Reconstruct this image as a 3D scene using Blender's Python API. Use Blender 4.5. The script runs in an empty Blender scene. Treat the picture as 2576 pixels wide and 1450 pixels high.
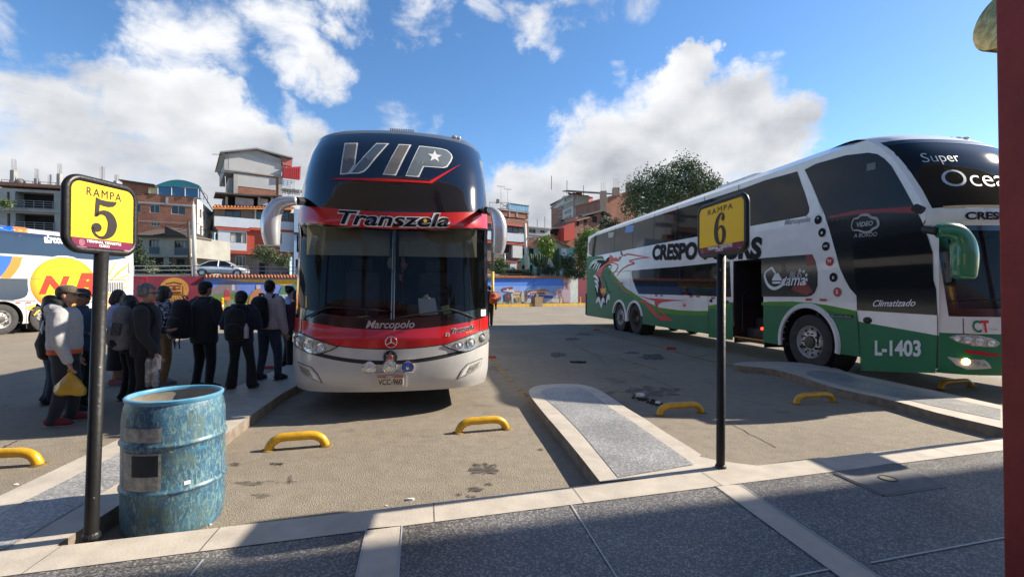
import bpy, bmesh, math, random
import numpy as np
from mathutils import Vector, Matrix, Euler, Quaternion
from mathutils.geometry import tessellate_polygon
from mathutils import noise as mnoise

# ------------------------------------------------------------------ camera, sky, sun, exposure
C = bpy.context.scene
COL = C.collection
HC, FL, PITCH, ROLL = 1.55, 1180.0, math.radians(0.44), math.radians(0.30)
f0 = Vector((0, math.cos(PITCH), math.sin(PITCH)))
r0 = Vector((1, 0, 0)); u0 = r0.cross(f0)
RT = r0*math.cos(ROLL) + u0*math.sin(ROLL)
UP = u0*math.cos(ROLL) - r0*math.sin(ROLL)
CAM = Vector((0, 0, HC))
cd = bpy.data.cameras.new('camera'); cam = bpy.data.objects.new('camera', cd); COL.objects.link(cam)
cd.sensor_width = 36.0; cd.lens = 36.0*FL/2575.0; cd.clip_start = 0.05; cd.clip_end = 3000
m = Matrix((RT, UP, -f0)).transposed().to_4x4(); m.translation = CAM
cam.matrix_world = m
C.camera = cam

SUN_EL = math.radians(32.7)
SD = Vector((0.958*math.cos(SUN_EL), 0.287*math.cos(SUN_EL), math.sin(SUN_EL))).normalized()
sl = bpy.data.lights.new('sun', 'SUN'); so = bpy.data.objects.new('sun', sl); COL.objects.link(so)
sl.energy = 5.0; sl.angle = math.radians(0.6); sl.color = (1.0, 0.90, 0.76)
so.rotation_euler = SD.to_track_quat('Z', 'Y').to_euler()
so.location = (30, 9, 40)
C.view_settings.view_transform = 'Standard'; C.view_settings.look = 'None'
C.view_settings.gamma = 1.0; C.view_settings.exposure = 0.95
C.cycles.max_bounces = 8; C.cycles.transparent_max_bounces = 12
C.cycles.use_denoising = True
C.cycles.sample_clamp_indirect = 6.0

def ray(x, y):
    return f0 + RT*((x-1287.5)/FL) + UP*((725.0-y)/FL)
def at(x, y, d):                       # point seen in direction (x, y) at d metres along the view axis
    return CAM + ray(x, y)*d
def G(x, y, z=0.0):                    # point of a level sheet
    r = ray(x, y); return CAM + r*((z-HC)/r.z)
FR = dict(A=(0,500,2.147), B=(500,560,2.686), C=(1000,480,2.339), D=(1000,1080,2.339), E=(1850,550,2.071),
          H=(1900,700,2.9), g=(2900,500,2.231), K=(2250,950,2.24), L=(2900,1100,2.231), N=(0,1000,4.143),
          P=(0,1080,2.338), p=(500,1080,2.789), Q=(0,1400,1.702), R=(1850,1150,1.933), S=(1000,1600,1.61),
          T=(2600,1450,1.808), W=(1850,850,3.624))
def fr(k, x, y):
    if k == 'V': return (x, y)
    a = FR[k]; return ((a[0]+x/a[2])*0.64375, (a[1]+y/a[2])*0.64375)
def FG(k, x, y, z=0.0): return G(*fr(k, x, y), z)
def FA(k, x, y, d): return at(*fr(k, x, y), d)

# world: Nishita sky, clouds mixed by direction
def sky():
    w = bpy.data.worlds.new('World'); C.world = w; w.use_nodes = True
    nt = w.node_tree; N = nt.nodes; Lk = nt.links; N.clear()
    out = N.new('ShaderNodeOutputWorld'); bg = N.new('ShaderNodeBackground'); bc = N.new('ShaderNodeBackground')
    st = N.new('ShaderNodeTexSky'); st.sky_type = 'NISHITA'; st.sun_disc = False
    st.sun_elevation = SUN_EL; st.sun_rotation = math.atan2(SD.x, SD.y)
    st.altitude = 1500; st.air_density = 1.0; st.dust_density = 0.5; st.ozone_density = 1.6
    hs = N.new('ShaderNodeHueSaturation'); hs.inputs['Saturation'].default_value = 1.2
    Lk.new(st.outputs[0], hs.inputs['Color']); Lk.new(hs.outputs[0], bg.inputs[0]); bg.inputs[1].default_value = 0.11
    tc = N.new('ShaderNodeTexCoord')
    B1, B2, B3 = 1.0, .72, .52
    blobs = [(-160,430,360,B1),(150,420,290,B1),(380,410,260,B1),(540,450,160,B1),(90,280,130,B1),(320,250,140,B1),(470,280,110,B1),(620,410,75,B1),(640,500,120,B1),
             (420,150,120,B2),(560,110,130,B2),(680,70,120,B2),(770,110,90,B2),(810,150,60,B3),(730,190,70,B2),(400,50,90,B3),(880,0,70,B2),(520,20,120,B3),
             (1000,20,80,B2),(1090,60,70,B3),(1230,20,60,B3),(1350,50,90,B2),(1400,105,60,B3),(1490,30,70,B2),(1590,20,80,B3),(25,50,70,B3),(755,340,75,B2),(770,430,90,B1),
             (1765,165,45,B1),(1735,215,70,B1),(1715,275,95,B1),(1795,265,90,B1),(1890,290,80,B1),(1975,268,62,B1),(1660,340,115,B1),(1800,390,180,B1),(1600,410,135,B1),
             (1910,370,120,B1),(1500,450,140,B1),(1560,235,40,B3),(1380,455,110,B2),(1260,450,80,B1),(1990,410,90,B2),(1300,540,160,B1),(800,510,130,B1),(1020,470,160,B2)]
    prev = None
    def mth(op, a, b=None, clamp=False):
        n = N.new('ShaderNodeMath'); n.operation = op; n.use_clamp = clamp
        for i, v in enumerate((a, b)):
            if v is None: continue
            if isinstance(v, (int, float)): n.inputs[i].default_value = v
            else: Lk.new(v, n.inputs[i])
        return n.outputs[0]
    nw = N.new('ShaderNodeTexNoise'); nw.inputs['Scale'].default_value = 5.5; nw.inputs['Detail'].default_value = 6; nw.inputs['Roughness'].default_value = .62; Lk.new(tc.outputs['Generated'], nw.inputs['Vector'])
    vs_ = N.new('ShaderNodeVectorMath'); vs_.operation = 'SUBTRACT'; vs_.inputs[1].default_value = (.5, .5, .5); Lk.new(nw.outputs['Color'], vs_.inputs[0])
    vm_ = N.new('ShaderNodeVectorMath'); vm_.operation = 'MULTIPLY_ADD'; vm_.inputs[1].default_value = (.25, .25, .25); Lk.new(vs_.outputs[0], vm_.inputs[0]); Lk.new(tc.outputs['Generated'], vm_.inputs[2])
    vn_ = N.new('ShaderNodeVectorMath'); vn_.operation = 'NORMALIZE'; Lk.new(vm_.outputs[0], vn_.inputs[0])
    for (x, y, r, wgt) in blobs:
        d = ray(x, y).normalized(); e1 = ray(x, y-r).normalized(); e2 = ray(x-r, y).normalized()
        ang = 0.5*(d.angle(e1)+d.angle(e2))
        dp = N.new('ShaderNodeVectorMath'); dp.operation = 'DOT_PRODUCT'; dp.inputs[1].default_value = d
        Lk.new(vn_.outputs[0], dp.inputs[0]); 
        mr = N.new('ShaderNodeMapRange'); mr.interpolation_type = 'LINEAR'
        mr.inputs[4].default_value = wgt; mr.inputs[1].default_value = math.cos(ang*1.5); mr.inputs[2].default_value = math.cos(ang*0.35)
        Lk.new(dp.outputs['Value'], mr.inputs[0])
        prev = mr.outputs[0] if prev is None else mth('MAXIMUM', prev, mr.outputs[0])
    n1 = N.new('ShaderNodeTexNoise'); n1.inputs['Scale'].default_value = 7.0; n1.inputs['Detail'].default_value = 9; n1.inputs['Roughness'].default_value = 0.60
    n1.inputs['Distortion'].default_value = 0.5
    n2 = N.new('ShaderNodeTexNoise'); n2.inputs['Scale'].default_value = 5.0; n2.inputs['Detail'].default_value = 7; n2.inputs['Roughness'].default_value = 0.5
    mp = N.new('ShaderNodeMapping'); mp.inputs['Location'].default_value = (0.37, 0.1, 0.9); mp.inputs['Scale'].default_value = (1, 1, 1.5)
    Lk.new(tc.outputs['Generated'], mp.inputs[0]); Lk.new(mp.outputs[0], n1.inputs['Vector']); Lk.new(mp.outputs[0], n2.inputs['Vector'])
    den = mth('ADD', prev, mth('MULTIPLY', mth('SUBTRACT', n1.outputs[0], 0.5), 1.7))
    cov = N.new('ShaderNodeMapRange'); cov.interpolation_type = 'SMOOTHSTEP'
    cov.inputs[1].default_value = 0.30; cov.inputs[2].default_value = 0.86; Lk.new(den, cov.inputs[0])
    # thin veil low over the horizon
    shade = mth('ADD', mth('MULTIPLY', mth('SUBTRACT', n2.outputs[0], 0.44), 2.8), mth('MULTIPLY', prev, 0.28), True)
    sz = N.new('ShaderNodeSeparateXYZ'); Lk.new(tc.outputs['Generated'], sz.inputs[0])
    low = N.new('ShaderNodeMapRange'); low.inputs[1].default_value = .34; low.inputs[2].default_value = .10; Lk.new(sz.outputs[2], low.inputs[0])
    shade = mth('ADD', shade, mth('MULTIPLY', mth('SUBTRACT', low.outputs[0], .45), .55), True)
    cr = N.new('ShaderNodeValToRGB'); cr.color_ramp.elements[0].position = 0.05; cr.color_ramp.elements[0].color = (0.80, 0.81, 0.83, 1)
    cr.color_ramp.elements[1].position = 0.95; cr.color_ramp.elements[1].color = (0.36, 0.385, 0.43, 1)
    Lk.new(shade, cr.inputs[0]); Lk.new(cr.outputs[0], bc.inputs[0]); bc.inputs[1].default_value = 0.64
    mx = N.new('ShaderNodeMixShader'); Lk.new(cov.outputs[0], mx.inputs[0]); Lk.new(bg.outputs[0], mx.inputs[1]); Lk.new(bc.outputs[0], mx.inputs[2])
    Lk.new(mx.outputs[0], out.inputs[0])
sky()

# ------------------------------------------------------------------ materials
MATS = {}
def _nodes(name):
    mt = bpy.data.materials.new(name); mt.use_nodes = True
    nt = mt.node_tree; b = nt.nodes['Principled BSDF']
    return mt, nt, nt.nodes, nt.links, b
def mat(name, col, rough=0.55, metal=0.0, var=0.12, scale=6.0, bump=0.0, bscale=40.0, coat=0.0, spec=0.5, col2=None, detail=4, emit=0.0, stretch=None, sharp=None, sheen=0.0):
    if name in MATS: return MATS[name]
    mt, nt, N, Lk, b = _nodes(name)
    tc = N.new('ShaderNodeTexCoord'); nz = N.new('ShaderNodeTexNoise')
    nz.inputs['Scale'].default_value = scale; nz.inputs['Detail'].default_value = detail; nz.inputs['Roughness'].default_value = 0.62
    vec = tc.outputs['Object']
    if stretch:
        mp = N.new('ShaderNodeMapping'); mp.inputs['Scale'].default_value = stretch; Lk.new(vec, mp.inputs[0]); vec = mp.outputs[0]
    Lk.new(vec, nz.inputs['Vector'])
    cr = N.new('ShaderNodeValToRGB'); e = cr.color_ramp.elements
    c2 = col2 or tuple(min(1, c*(1+var)) for c in col); c1 = col if col2 else tuple(c*(1-var) for c in col)
    e[0].position, e[1].position = sharp if sharp else (0.3, 0.7)
    e[0].color = (*c1, 1); e[1].color = (*c2, 1)
    Lk.new(nz.outputs[0], cr.inputs[0]); Lk.new(cr.outputs[0], b.inputs['Base Color'])
    b.inputs['Roughness'].default_value = rough; b.inputs['Metallic'].default_value = metal
    b.inputs['Specular IOR Level'].default_value = spec
    if coat: b.inputs['Coat Weight'].default_value = coat; b.inputs['Coat Roughness'].default_value = 0.06
    if sheen: b.inputs['Sheen Weight'].default_value = sheen
    if bump:
        n2 = N.new('ShaderNodeTexNoise'); n2.inputs['Scale'].default_value = bscale; n2.inputs['Detail'].default_value = 5
        Lk.new(vec, n2.inputs['Vector'])
        bp = N.new('ShaderNodeBump'); bp.inputs['Strength'].default_value = bump; bp.inputs['Distance'].default_value = 0.02
        Lk.new(n2.outputs[0], bp.inputs['Height']); Lk.new(bp.outputs[0], b.inputs['Normal'])
    if emit:
        b.inputs['Emission Color'].default_value = (*col, 1); b.inputs['Emission Strength'].default_value = emit
    MATS[name] = mt; return mt
def paint(name, col, rough=0.28, coat=0.6, var=0.07):      # vehicle paint with a little dust
    return mat(name, col, rough, 0, var, 2.5, coat=coat, detail=8)
def glass(name, tint=(0.05, 0.06, 0.07), trans=0.5, rough=0.02):
    if name in MATS: return MATS[name]
    mt, nt, N, Lk, b = _nodes(name)
    b.inputs['Base Color'].default_value = (*tint, 1); b.inputs['Roughness'].default_value = rough
    b.inputs['Specular IOR Level'].default_value = 1.0
    tr = N.new('ShaderNodeBsdfTransparent'); tr.inputs[0].default_value = (0.93, 0.96, 0.94, 1)
    fz = N.new('ShaderNodeFresnel'); fz.inputs[0].default_value = 1.5
    mu = N.new('ShaderNodeMath'); mu.operation = 'MULTIPLY_ADD'; mu.inputs[1].default_value = trans; mu.inputs[2].default_value = 1-trans
    Lk.new(fz.outputs[0], mu.inputs[0])
    nz = N.new('ShaderNodeTexNoise'); nz.inputs['Scale'].default_value = 0.9; tc = N.new('ShaderNodeTexCoord'); Lk.new(tc.outputs['Object'], nz.inputs['Vector'])
    bp = N.new('ShaderNodeBump'); bp.inputs['Strength'].default_value = 0.12; bp.inputs['Distance'].default_value = 0.03
    Lk.new(nz.outputs[0], bp.inputs['Height']); Lk.new(bp.outputs[0], b.inputs['Normal'])
    mx = N.new('ShaderNodeMixShader'); Lk.new(mu.outputs[0], mx.inputs[0]); Lk.new(tr.outputs[0], mx.inputs[1]); Lk.new(b.outputs[0], mx.inputs[2])
    Lk.new(mx.outputs[0], N['Material Output'].inputs[0])
    MATS[name] = mt; return mt
def brick(name, c1, c2, mortar, bw=0.36, bh=0.2, gap=0.02, rough=0.9, dirt=0.3):
    if name in MATS: return MATS[name]
    mt, nt, N, Lk, b = _nodes(name)
    uv = N.new('ShaderNodeUVMap'); uv.uv_map = 'UVMap'
    br = N.new('ShaderNodeTexBrick'); br.inputs['Color1'].default_value = (*c1, 1); br.inputs['Color2'].default_value = (*c2, 1); br.inputs['Mortar'].default_value = (*mortar, 1)
    br.inputs['Scale'].default_value = 1.0; br.inputs['Brick Width'].default_value = bw; br.inputs['Row Height'].default_value = bh; br.inputs['Mortar Size'].default_value = gap
    br.inputs['Bias'].default_value = -0.1
    Lk.new(uv.outputs[0], br.inputs['Vector'])
    nz = N.new('ShaderNodeTexNoise'); nz.inputs['Scale'].default_value = 0.8; nz.inputs['Detail'].default_value = 6; Lk.new(uv.outputs[0], nz.inputs['Vector'])
    mx = N.new('ShaderNodeMixRGB'); mx.blend_type = 'MULTIPLY'; mx.inputs[0].default_value = 1
    cr = N.new('ShaderNodeValToRGB'); cr.color_ramp.elements[0].color = (1-dirt, 1-dirt, 1-dirt, 1); cr.color_ramp.elements[0].position = 0.3; cr.color_ramp.elements[1].position = 0.65
    Lk.new(nz.outputs[0], cr.inputs[0]); Lk.new(br.outputs[0], mx.inputs[1]); Lk.new(cr.outputs[0], mx.inputs[2]); Lk.new(mx.outputs[0], b.inputs['Base Color'])
    b.inputs['Roughness'].default_value = rough
    bp = N.new('ShaderNodeBump'); bp.inputs['Strength'].default_value = 0.5; bp.inputs['Distance'].default_value = 0.02
    Lk.new(br.outputs['Fac'], bp.inputs['Height']); bp.invert = True; Lk.new(bp.outputs[0], b.inputs['Normal'])
    MATS[name] = mt; return mt
def terrazzo(name, base, chips, scale=55.0, rough=0.45):
    mt, nt, N, Lk, b = _nodes(name)
    tc = N.new('ShaderNodeTexCoord'); vo = N.new('ShaderNodeTexVoronoi'); vo.inputs['Scale'].default_value = scale; Lk.new(tc.outputs['Object'], vo.inputs['Vector'])
    cr = N.new('ShaderNodeValToRGB'); cr.color_ramp.interpolation = 'LINEAR'
    els = cr.color_ramp.elements; els[0].position = 0.0; els[0].color = (*base, 1); els[1].position = 1.0; els[1].color = (*chips[-1], 1)
    for i, c in enumerate(chips[:-1]):
        e = els.new(0.35+0.5*i/max(1, len(chips)-1)); e.color = (*c, 1)
    sx = N.new('ShaderNodeSeparateXYZ'); Lk.new(vo.outputs['Color'], sx.inputs[0]); Lk.new(sx.outputs[0], cr.inputs[0])
    nz = N.new('ShaderNodeTexNoise'); nz.inputs['Scale'].default_value = 1.6; nz.inputs['Detail'].default_value = 7; Lk.new(tc.outputs['Object'], nz.inputs['Vector'])
    c2 = N.new('ShaderNodeValToRGB'); c2.color_ramp.elements[0].position = 0.3; c2.color_ramp.elements[0].color = (0.68, 0.67, 0.66, 1); c2.color_ramp.elements[1].position = 0.62
    Lk.new(nz.outputs[0], c2.inputs[0])
    mx = N.new('ShaderNodeMixRGB'); mx.blend_type = 'MULTIPLY'; mx.inputs[0].default_value = 1; Lk.new(cr.outputs[0], mx.inputs[1]); Lk.new(c2.outputs[0], mx.inputs[2])
    Lk.new(mx.outputs[0], b.inputs['Base Color']); b.inputs['Roughness'].default_value = rough
    bp = N.new('ShaderNodeBump'); bp.inputs['Strength'].default_value = 0.15; bp.inputs['Distance'].default_value = 0.004
    Lk.new(vo.outputs['Distance'], bp.inputs['Height']); Lk.new(bp.outputs[0], b.inputs['Normal'])
    MATS[name] = mt; return mt
def asphalt(name='worn_asphalt'):
    mt, nt, N, Lk, b = _nodes(name)
    tc = N.new('ShaderNodeTexCoord'); v = tc.outputs['Object']
    def nz(s, d=6, r=0.6):
        n = N.new('ShaderNodeTexNoise'); n.inputs['Scale'].default_value = s; n.inputs['Detail'].default_value = d; n.inputs['Roughness'].default_value = r
        Lk.new(v, n.inputs['Vector']); return n.outputs[0]
    def ramp(src, p0, c0, p1, c1):
        c = N.new('ShaderNodeValToRGB'); e = c.color_ramp.elements; e[0].position = p0; e[0].color = (*c0, 1); e[1].position = p1; e[1].color = (*c1, 1); Lk.new(src, c.inputs[0]); return c.outputs[0]
    def mul(a, c, f=1.0):
        mx = N.new('ShaderNodeMixRGB'); mx.blend_type = 'MULTIPLY'; mx.inputs[0].default_value = f; Lk.new(a, mx.inputs[1]); Lk.new(c, mx.inputs[2]); return mx.outputs[0]
    base = ramp(nz(0.35, 5), 0.32, (0.262, 0.222, 0.168), 0.68, (0.35, 0.303, 0.232))
    fine = mul(ramp(nz(90, 4, 0.75), 0.36, (0.55, 0.54, 0.52), 0.56, (1, 1, 1)), ramp(nz(6, 7, 0.7), 0.33, (0.80, 0.79, 0.78), 0.6, (1, 1, 1)))
    stain = ramp(nz(0.9, 8, 0.65), 0.30, (0.55, 0.53, 0.52), 0.40, (1, 1, 1))
    w = N.new('ShaderNodeTexVoronoi'); w.inputs['Scale'].default_value = 120; Lk.new(v, w.inputs['Vector'])
    col = mul(mul(base, fine), stain)
    Lk.new(col, b.inputs['Base Color']); b.inputs['Roughness'].default_value = 0.88
    bp = N.new('ShaderNodeBump'); bp.inputs['Strength'].default_value = 0.7; bp.inputs['Distance'].default_value = 0.007
    ad = N.new('ShaderNodeMath'); ad.operation = 'ADD'; Lk.new(nz(50, 8, 0.75), ad.inputs[0]); Lk.new(w.outputs['Distance'], ad.inputs[1])
    Lk.new(ad.outputs[0], bp.inputs['Height']); Lk.new(bp.outputs[0], b.inputs['Normal'])
    MATS[name] = mt; return mt

# ------------------------------------------------------------------ mesh helpers
def tag(o, label=None, cat=None, group=None, kind=None):
    if label: o['label'] = label
    if cat: o['category'] = cat
    if group: o['group'] = group
    if kind: o['kind'] = kind
    return o
def empty(name, loc=(0, 0, 0), rz=0.0, parent=None):
    o = bpy.data.objects.new(name, None); COL.objects.link(o); o.location = loc; o.rotation_euler = (0, 0, rz); o.empty_display_size = 0.2
    if parent: o.parent = parent
    return o
def kids(o): return [c for c in bpy.data.objects if c.parent == o]
def copy_tree(o, parent=None):
    c = o.copy(); COL.objects.link(c)
    if parent is not None: c.parent = parent
    for ch in kids(o): copy_tree(ch, c)
    return c
class MB:
    def __init__(s): s.v = []; s.f = []; s.mi = []; s.uv = []; s.m = 0
    def face(s, pts, uv=None):
        b = len(s.v); s.v += [tuple(p) for p in pts]; s.f.append(tuple(range(b, b+len(pts)))); s.mi.append(s.m); s.uv.append(uv)
    def add(s, vs, fs, uvs=None):
        b = len(s.v); s.v += [tuple(p) for p in vs]
        for i, f in enumerate(fs): s.f.append(tuple(b+k for k in f)); s.mi.append(s.m); s.uv.append(uvs[i] if uvs else None)
    def bx(s, x0, x1, y0, y1, z0, z1, M=None):
        v = [Vector(p) for p in ((x0,y0,z0),(x1,y0,z0),(x1,y1,z0),(x0,y1,z0),(x0,y0,z1),(x1,y0,z1),(x1,y1,z1),(x0,y1,z1))]
        if M: v = [M @ p for p in v]
        s.add(v, [(0,3,2,1),(4,5,6,7),(0,1,5,4),(1,2,6,5),(2,3,7,6),(3,0,4,7)]); return s
    def prism(s, poly, ext):               # 3D polygon pushed along a vector, closed
        n = len(poly); a = [Vector(p) for p in poly]; e = Vector(ext); v = a+[p+e for p in a]
        nrm = Vector((0, 0, 0))
        for i in range(n): nrm += a[i].cross(a[(i+1) % n])
        flip = nrm.dot(e) > 0
        f = [tuple(range(n))[::-1] if flip else tuple(range(n)), tuple(range(n, 2*n)) if flip else tuple(range(2*n-1, n-1, -1))]
        for i in range(n):
            j = (i+1) % n; q = (i, j, n+j, n+i); f.append(q if flip else q[::-1])
        s.add(v, f); return s
    def poly2(s, pts, z0, z1): return s.prism([(p[0], p[1], z0) for p in pts], (0, 0, z1-z0))
    def tube(s, path, r, n=8, caps=True, sq=1.0, up=None):
        P = [Vector(p) for p in path]; k = len(P); R = r if isinstance(r, (list, tuple)) else [r]*k
        T = [(P[min(i+1, k-1)]-P[max(i-1, 0)]).normalized() for i in range(k)]
        u = Vector(up) if up else (Vector((0, 0, 1)) if abs(T[0].z) < 0.9 else Vector((1, 0, 0)))
        vs = []; prev = None
        for i in range(k):
            a = (u if prev is None else prev); x = (a - T[i]*a.dot(T[i]))
            x = x.normalized() if x.length > 1e-6 else Vector((1, 0, 0)); prev = x; y = T[i].cross(x)
            rr = R[i]; rx, ry = rr if isinstance(rr, tuple) else (rr, rr*sq)
            for j in range(n):
                t = 2*math.pi*j/n; vs.append(P[i]+x*(rx*math.cos(t))+y*(ry*math.sin(t)))
        fs = []
        for i in range(k-1):
            for j in range(n):
                j2 = (j+1) % n; fs.append((i*n+j, i*n+j2, (i+1)*n+j2, (i+1)*n+j))
        if caps: fs.append(tuple(range(n))[::-1]); fs.append(tuple((k-1)*n+j for j in range(n)))
        s.add(vs, fs); return s
    def lathe(s, prof, c=(0, 0, 0), n=24, axis=None, close=True):
        c = Vector(c); q = Vector((0, 0, 1)).rotation_difference(Vector(axis)) if axis else Quaternion()
        vs = []; k = len(prof)
        for (r, z) in prof:
            for j in range(n):
                t = 2*math.pi*j/n; vs.append(c+q @ Vector((r*math.cos(t), r*math.sin(t), z)))
        fs = []
        for i in range(k-1):
            for j in range(n):
                j2 = (j+1) % n; fs.append((i*n+j, i*n+j2, (i+1)*n+j2, (i+1)*n+j))
        if close: fs.append(tuple(range(n))[::-1]); fs.append(tuple((k-1)*n+j for j in range(n)))
        s.add(vs, fs); return s
    def ball(s, c, r, n=10, m=7, rot=None):
        c = Vector(c); r = r if isinstance(r, (tuple, list)) else (r, r, r); vs = [Vector((0, 0, -r[2]))]
        for i in range(1, m):
            p = -math.pi/2+math.pi*i/m
            for j in range(n):
                t = 2*math.pi*j/n; vs.append(Vector((r[0]*math.cos(p)*math.cos(t), r[1]*math.cos(p)*math.sin(t), r[2]*math.sin(p))))
        vs.append(Vector((0, 0, r[2]))); fs = []
        for j in range(n): fs.append((0, 1+(j+1) % n, 1+j))
        for i in range(m-2):
            for j in range(n):
                j2 = (j+1) % n; a = 1+i*n; fs.append((a+j, a+j2, a+n+j2, a+n+j))
        a = 1+(m-2)*n
        for j in range(n): fs.append((a+j, a+(j+1) % n, len(vs)-1))
        if rot is not None: vs = [rot @ v for v in vs]
        s.add([c+v for v in vs], fs); return s
    def build(s, name, mats, parent=None, smooth=False, bevel=0.0, seg=2, M=None, auto=None):
        me = bpy.data.meshes.new(name)
        vs = [tuple(M @ Vector(p)) for p in s.v] if M else s.v
        me.from_pydata(vs, [], s.f)
        mats = mats if isinstance(mats, (list, tuple)) else [mats]
        for x in mats: me.materials.append(x)
        me.polygons.foreach_set('material_index', s.mi)
        if any(u is not None for u in s.uv):
            ul = me.uv_layers.new(name='UVMap'); i = 0; dat = ul.data
            for f, u in zip(s.f, s.uv):
                for k in range(len(f)):
                    if u: dat[i].uv = u[k]
                    i += 1
        me.update()
        if smooth or auto: me.polygons.foreach_set('use_smooth', [True]*len(me.polygons))
        o = bpy.data.objects.new(name, me); COL.objects.link(o)
        if auto: 
            try: me.set_sharp_from_angle(angle=math.radians(auto))
            except Exception: pass
        if parent: o.parent = parent
        if bevel:
            md = o.modifiers.new('bevel', 'BEVEL'); md.width = bevel; md.segments = seg; md.limit_method = 'ANGLE'; md.angle_limit = math.radians(40)
        return o
def rrect(x0, x1, y0, y1, r, n=5):
    pts = []
    for (cx, cy, a) in ((x1-r, y1-r, 0), (x0+r, y1-r, 90), (x0+r, y0+r, 180), (x1-r, y0+r, 270)):
        for i in range(n+1):
            t = math.radians(a+90*i/n); pts.append((cx+r*math.cos(t), cy+r*math.sin(t)))
    return pts
def smooth_path(pts, n=4, closed=False):   # Catmull-Rom through 2D or 3D points
    P = [Vector(p) for p in pts]; k = len(P); out = []
    rng = range(k) if closed else range(k-1)
    for i in rng:
        p0 = P[(i-1) % k] if closed or i > 0 else P[0]; p1 = P[i]; p2 = P[(i+1) % k]
        p3 = P[(i+2) % k] if closed or i+2 < k else P[-1]
        for j in range(n):
            t = j/n; out.append(0.5*((2*p1)+(p2-p0)*t+(2*p0-5*p1+4*p2-p3)*t*t+(3*p1-p0-3*p2+p3)*t**3))
    if not closed: out.append(P[-1])
    return out
_txt = {}
def text2d(s, size=1.0, shear=0.0, bold=0.0, space=1.0, xs=1.0, align='CENTER'):
    cu = bpy.data.curves.new('t', 'FONT'); cu.body = s; cu.size = size; cu.shear = shear; cu.offset = bold; cu.space_character = space
    cu.align_x = align; cu.align_y = 'CENTER'; cu.resolution_u = 4
    o = bpy.data.objects.new('t', cu); COL.objects.link(o); bpy.context.view_layer.update()
    me = o.evaluated_get(bpy.context.evaluated_depsgraph_get()).to_mesh()
    vs = [(v.co.x*xs, v.co.y) for v in me.vertices]; fs = [tuple(p.vertices) for p in me.polygons]
    o.to_mesh_clear(); bpy.data.objects.remove(o); bpy.data.curves.remove(cu)
    return vs, fs
def tri2d(poly):
    return [tuple(t) for t in tessellate_polygon([[Vector((p[0], p[1], 0)) for p in poly]])]
def subdiv2d(vs, fs, L):
    V = [tuple(v) for v in vs]; out = []; st = []
    for f in fs:
        for i in range(1, len(f)-1): st.append((f[0], f[i], f[i+1]))
    cache = {}
    while st:
        a, b, c = st.pop(); e = [(a, b, c), (b, c, a), (c, a, b)]
        l = [math.dist(V[x], V[y]) for x, y, _ in e]; k = max(range(3), key=lambda i: l[i])
        if l[k] <= L: out.append((a, b, c)); continue
        x, y, z = e[k]; key = (min(x, y), max(x, y))
        if key not in cache: V.append(tuple((p+q)/2 for p, q in zip(V[x], V[y]))); cache[key] = len(V)-1
        mm = cache[key]; st.append((x, mm, z)); st.append((mm, y, z))
    return V, out
def ccw(poly):
    a = sum(poly[i][0]*poly[(i+1) % len(poly)][1]-poly[(i+1) % len(poly)][0]*poly[i][1] for i in range(len(poly)))
    return poly if a > 0 else poly[::-1]
# ------------------------------------------------------------------ setting: road, islands, walkway, terminal
ASPH = asphalt()
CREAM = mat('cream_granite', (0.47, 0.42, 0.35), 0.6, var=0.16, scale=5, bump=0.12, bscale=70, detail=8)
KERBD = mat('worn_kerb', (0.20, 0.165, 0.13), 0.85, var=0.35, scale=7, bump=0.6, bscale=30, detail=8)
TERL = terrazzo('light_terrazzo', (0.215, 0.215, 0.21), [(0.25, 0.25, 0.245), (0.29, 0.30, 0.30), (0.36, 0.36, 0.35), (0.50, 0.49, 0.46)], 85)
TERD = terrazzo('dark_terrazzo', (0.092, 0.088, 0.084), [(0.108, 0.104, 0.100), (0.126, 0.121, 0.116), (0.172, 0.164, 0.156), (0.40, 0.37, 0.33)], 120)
b = MB(); b.bx(-260, 260, -60, 300, -0.5, 0.0)
tag(b.build('road', ASPH), kind='structure')

def strip_between(outer_l, outer_r): return outer_l + outer_r[::-1]
def g2(k, pts, z): return [FG(k, x, y, z).to_2d() for x, y in pts]
def island(outer, inner, z, name='traffic_island', lab=None):
    outer = ccw(outer); mbk = MB()
    mbk.m = 0; n = len(outer)
    mbk.face([(p.x, p.y, z) for p in outer]); mbk.m = 1
    for i in range(n):
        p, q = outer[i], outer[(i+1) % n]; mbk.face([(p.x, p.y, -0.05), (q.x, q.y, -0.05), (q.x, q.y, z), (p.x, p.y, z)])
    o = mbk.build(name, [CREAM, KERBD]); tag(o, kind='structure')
    md = o.modifiers.new('bevel', 'BEVEL'); md.width = 0.018; md.segments = 2; md.limit_method = 'ANGLE'
    if inner:
        b = MB(); inner = ccw(inner); b.face([(p.x, p.y, z+0.004) for p in inner]); q = b.build('pavement', TERL); tag(q, kind='structure')
    return o
IZ = 0.12
V2 = lambda pts: [Vector(p) for p in pts]
out6 = smooth_path(V2(g2('R', [(955,1409),(790,1200),(640,1020),(540,905),(455,800),(420,750),(425,715),(470,690),(560,677),(700,672),(830,680),(930,710),(1010,755),(1150,850),(1300,940),(1450,1040),(1600,1130),(1720,1208)], IZ)), 3)
out6 += V2(g2('T', [(240,600),(330,618),(420,634),(530,650),(650,662),(650,690)], IZ))
in6 = smooth_path(V2(g2('R', [(1090,1380),(900,1150),(780,1010),(640,870),(545,790),(510,745),(530,715),(620,700),(760,698),(850,718),(950,790),(1040,860),(1200,960),(1400,1100),(1550,1200),(1660,1285)], IZ)), 3)
island(out6, in6, IZ)
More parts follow.
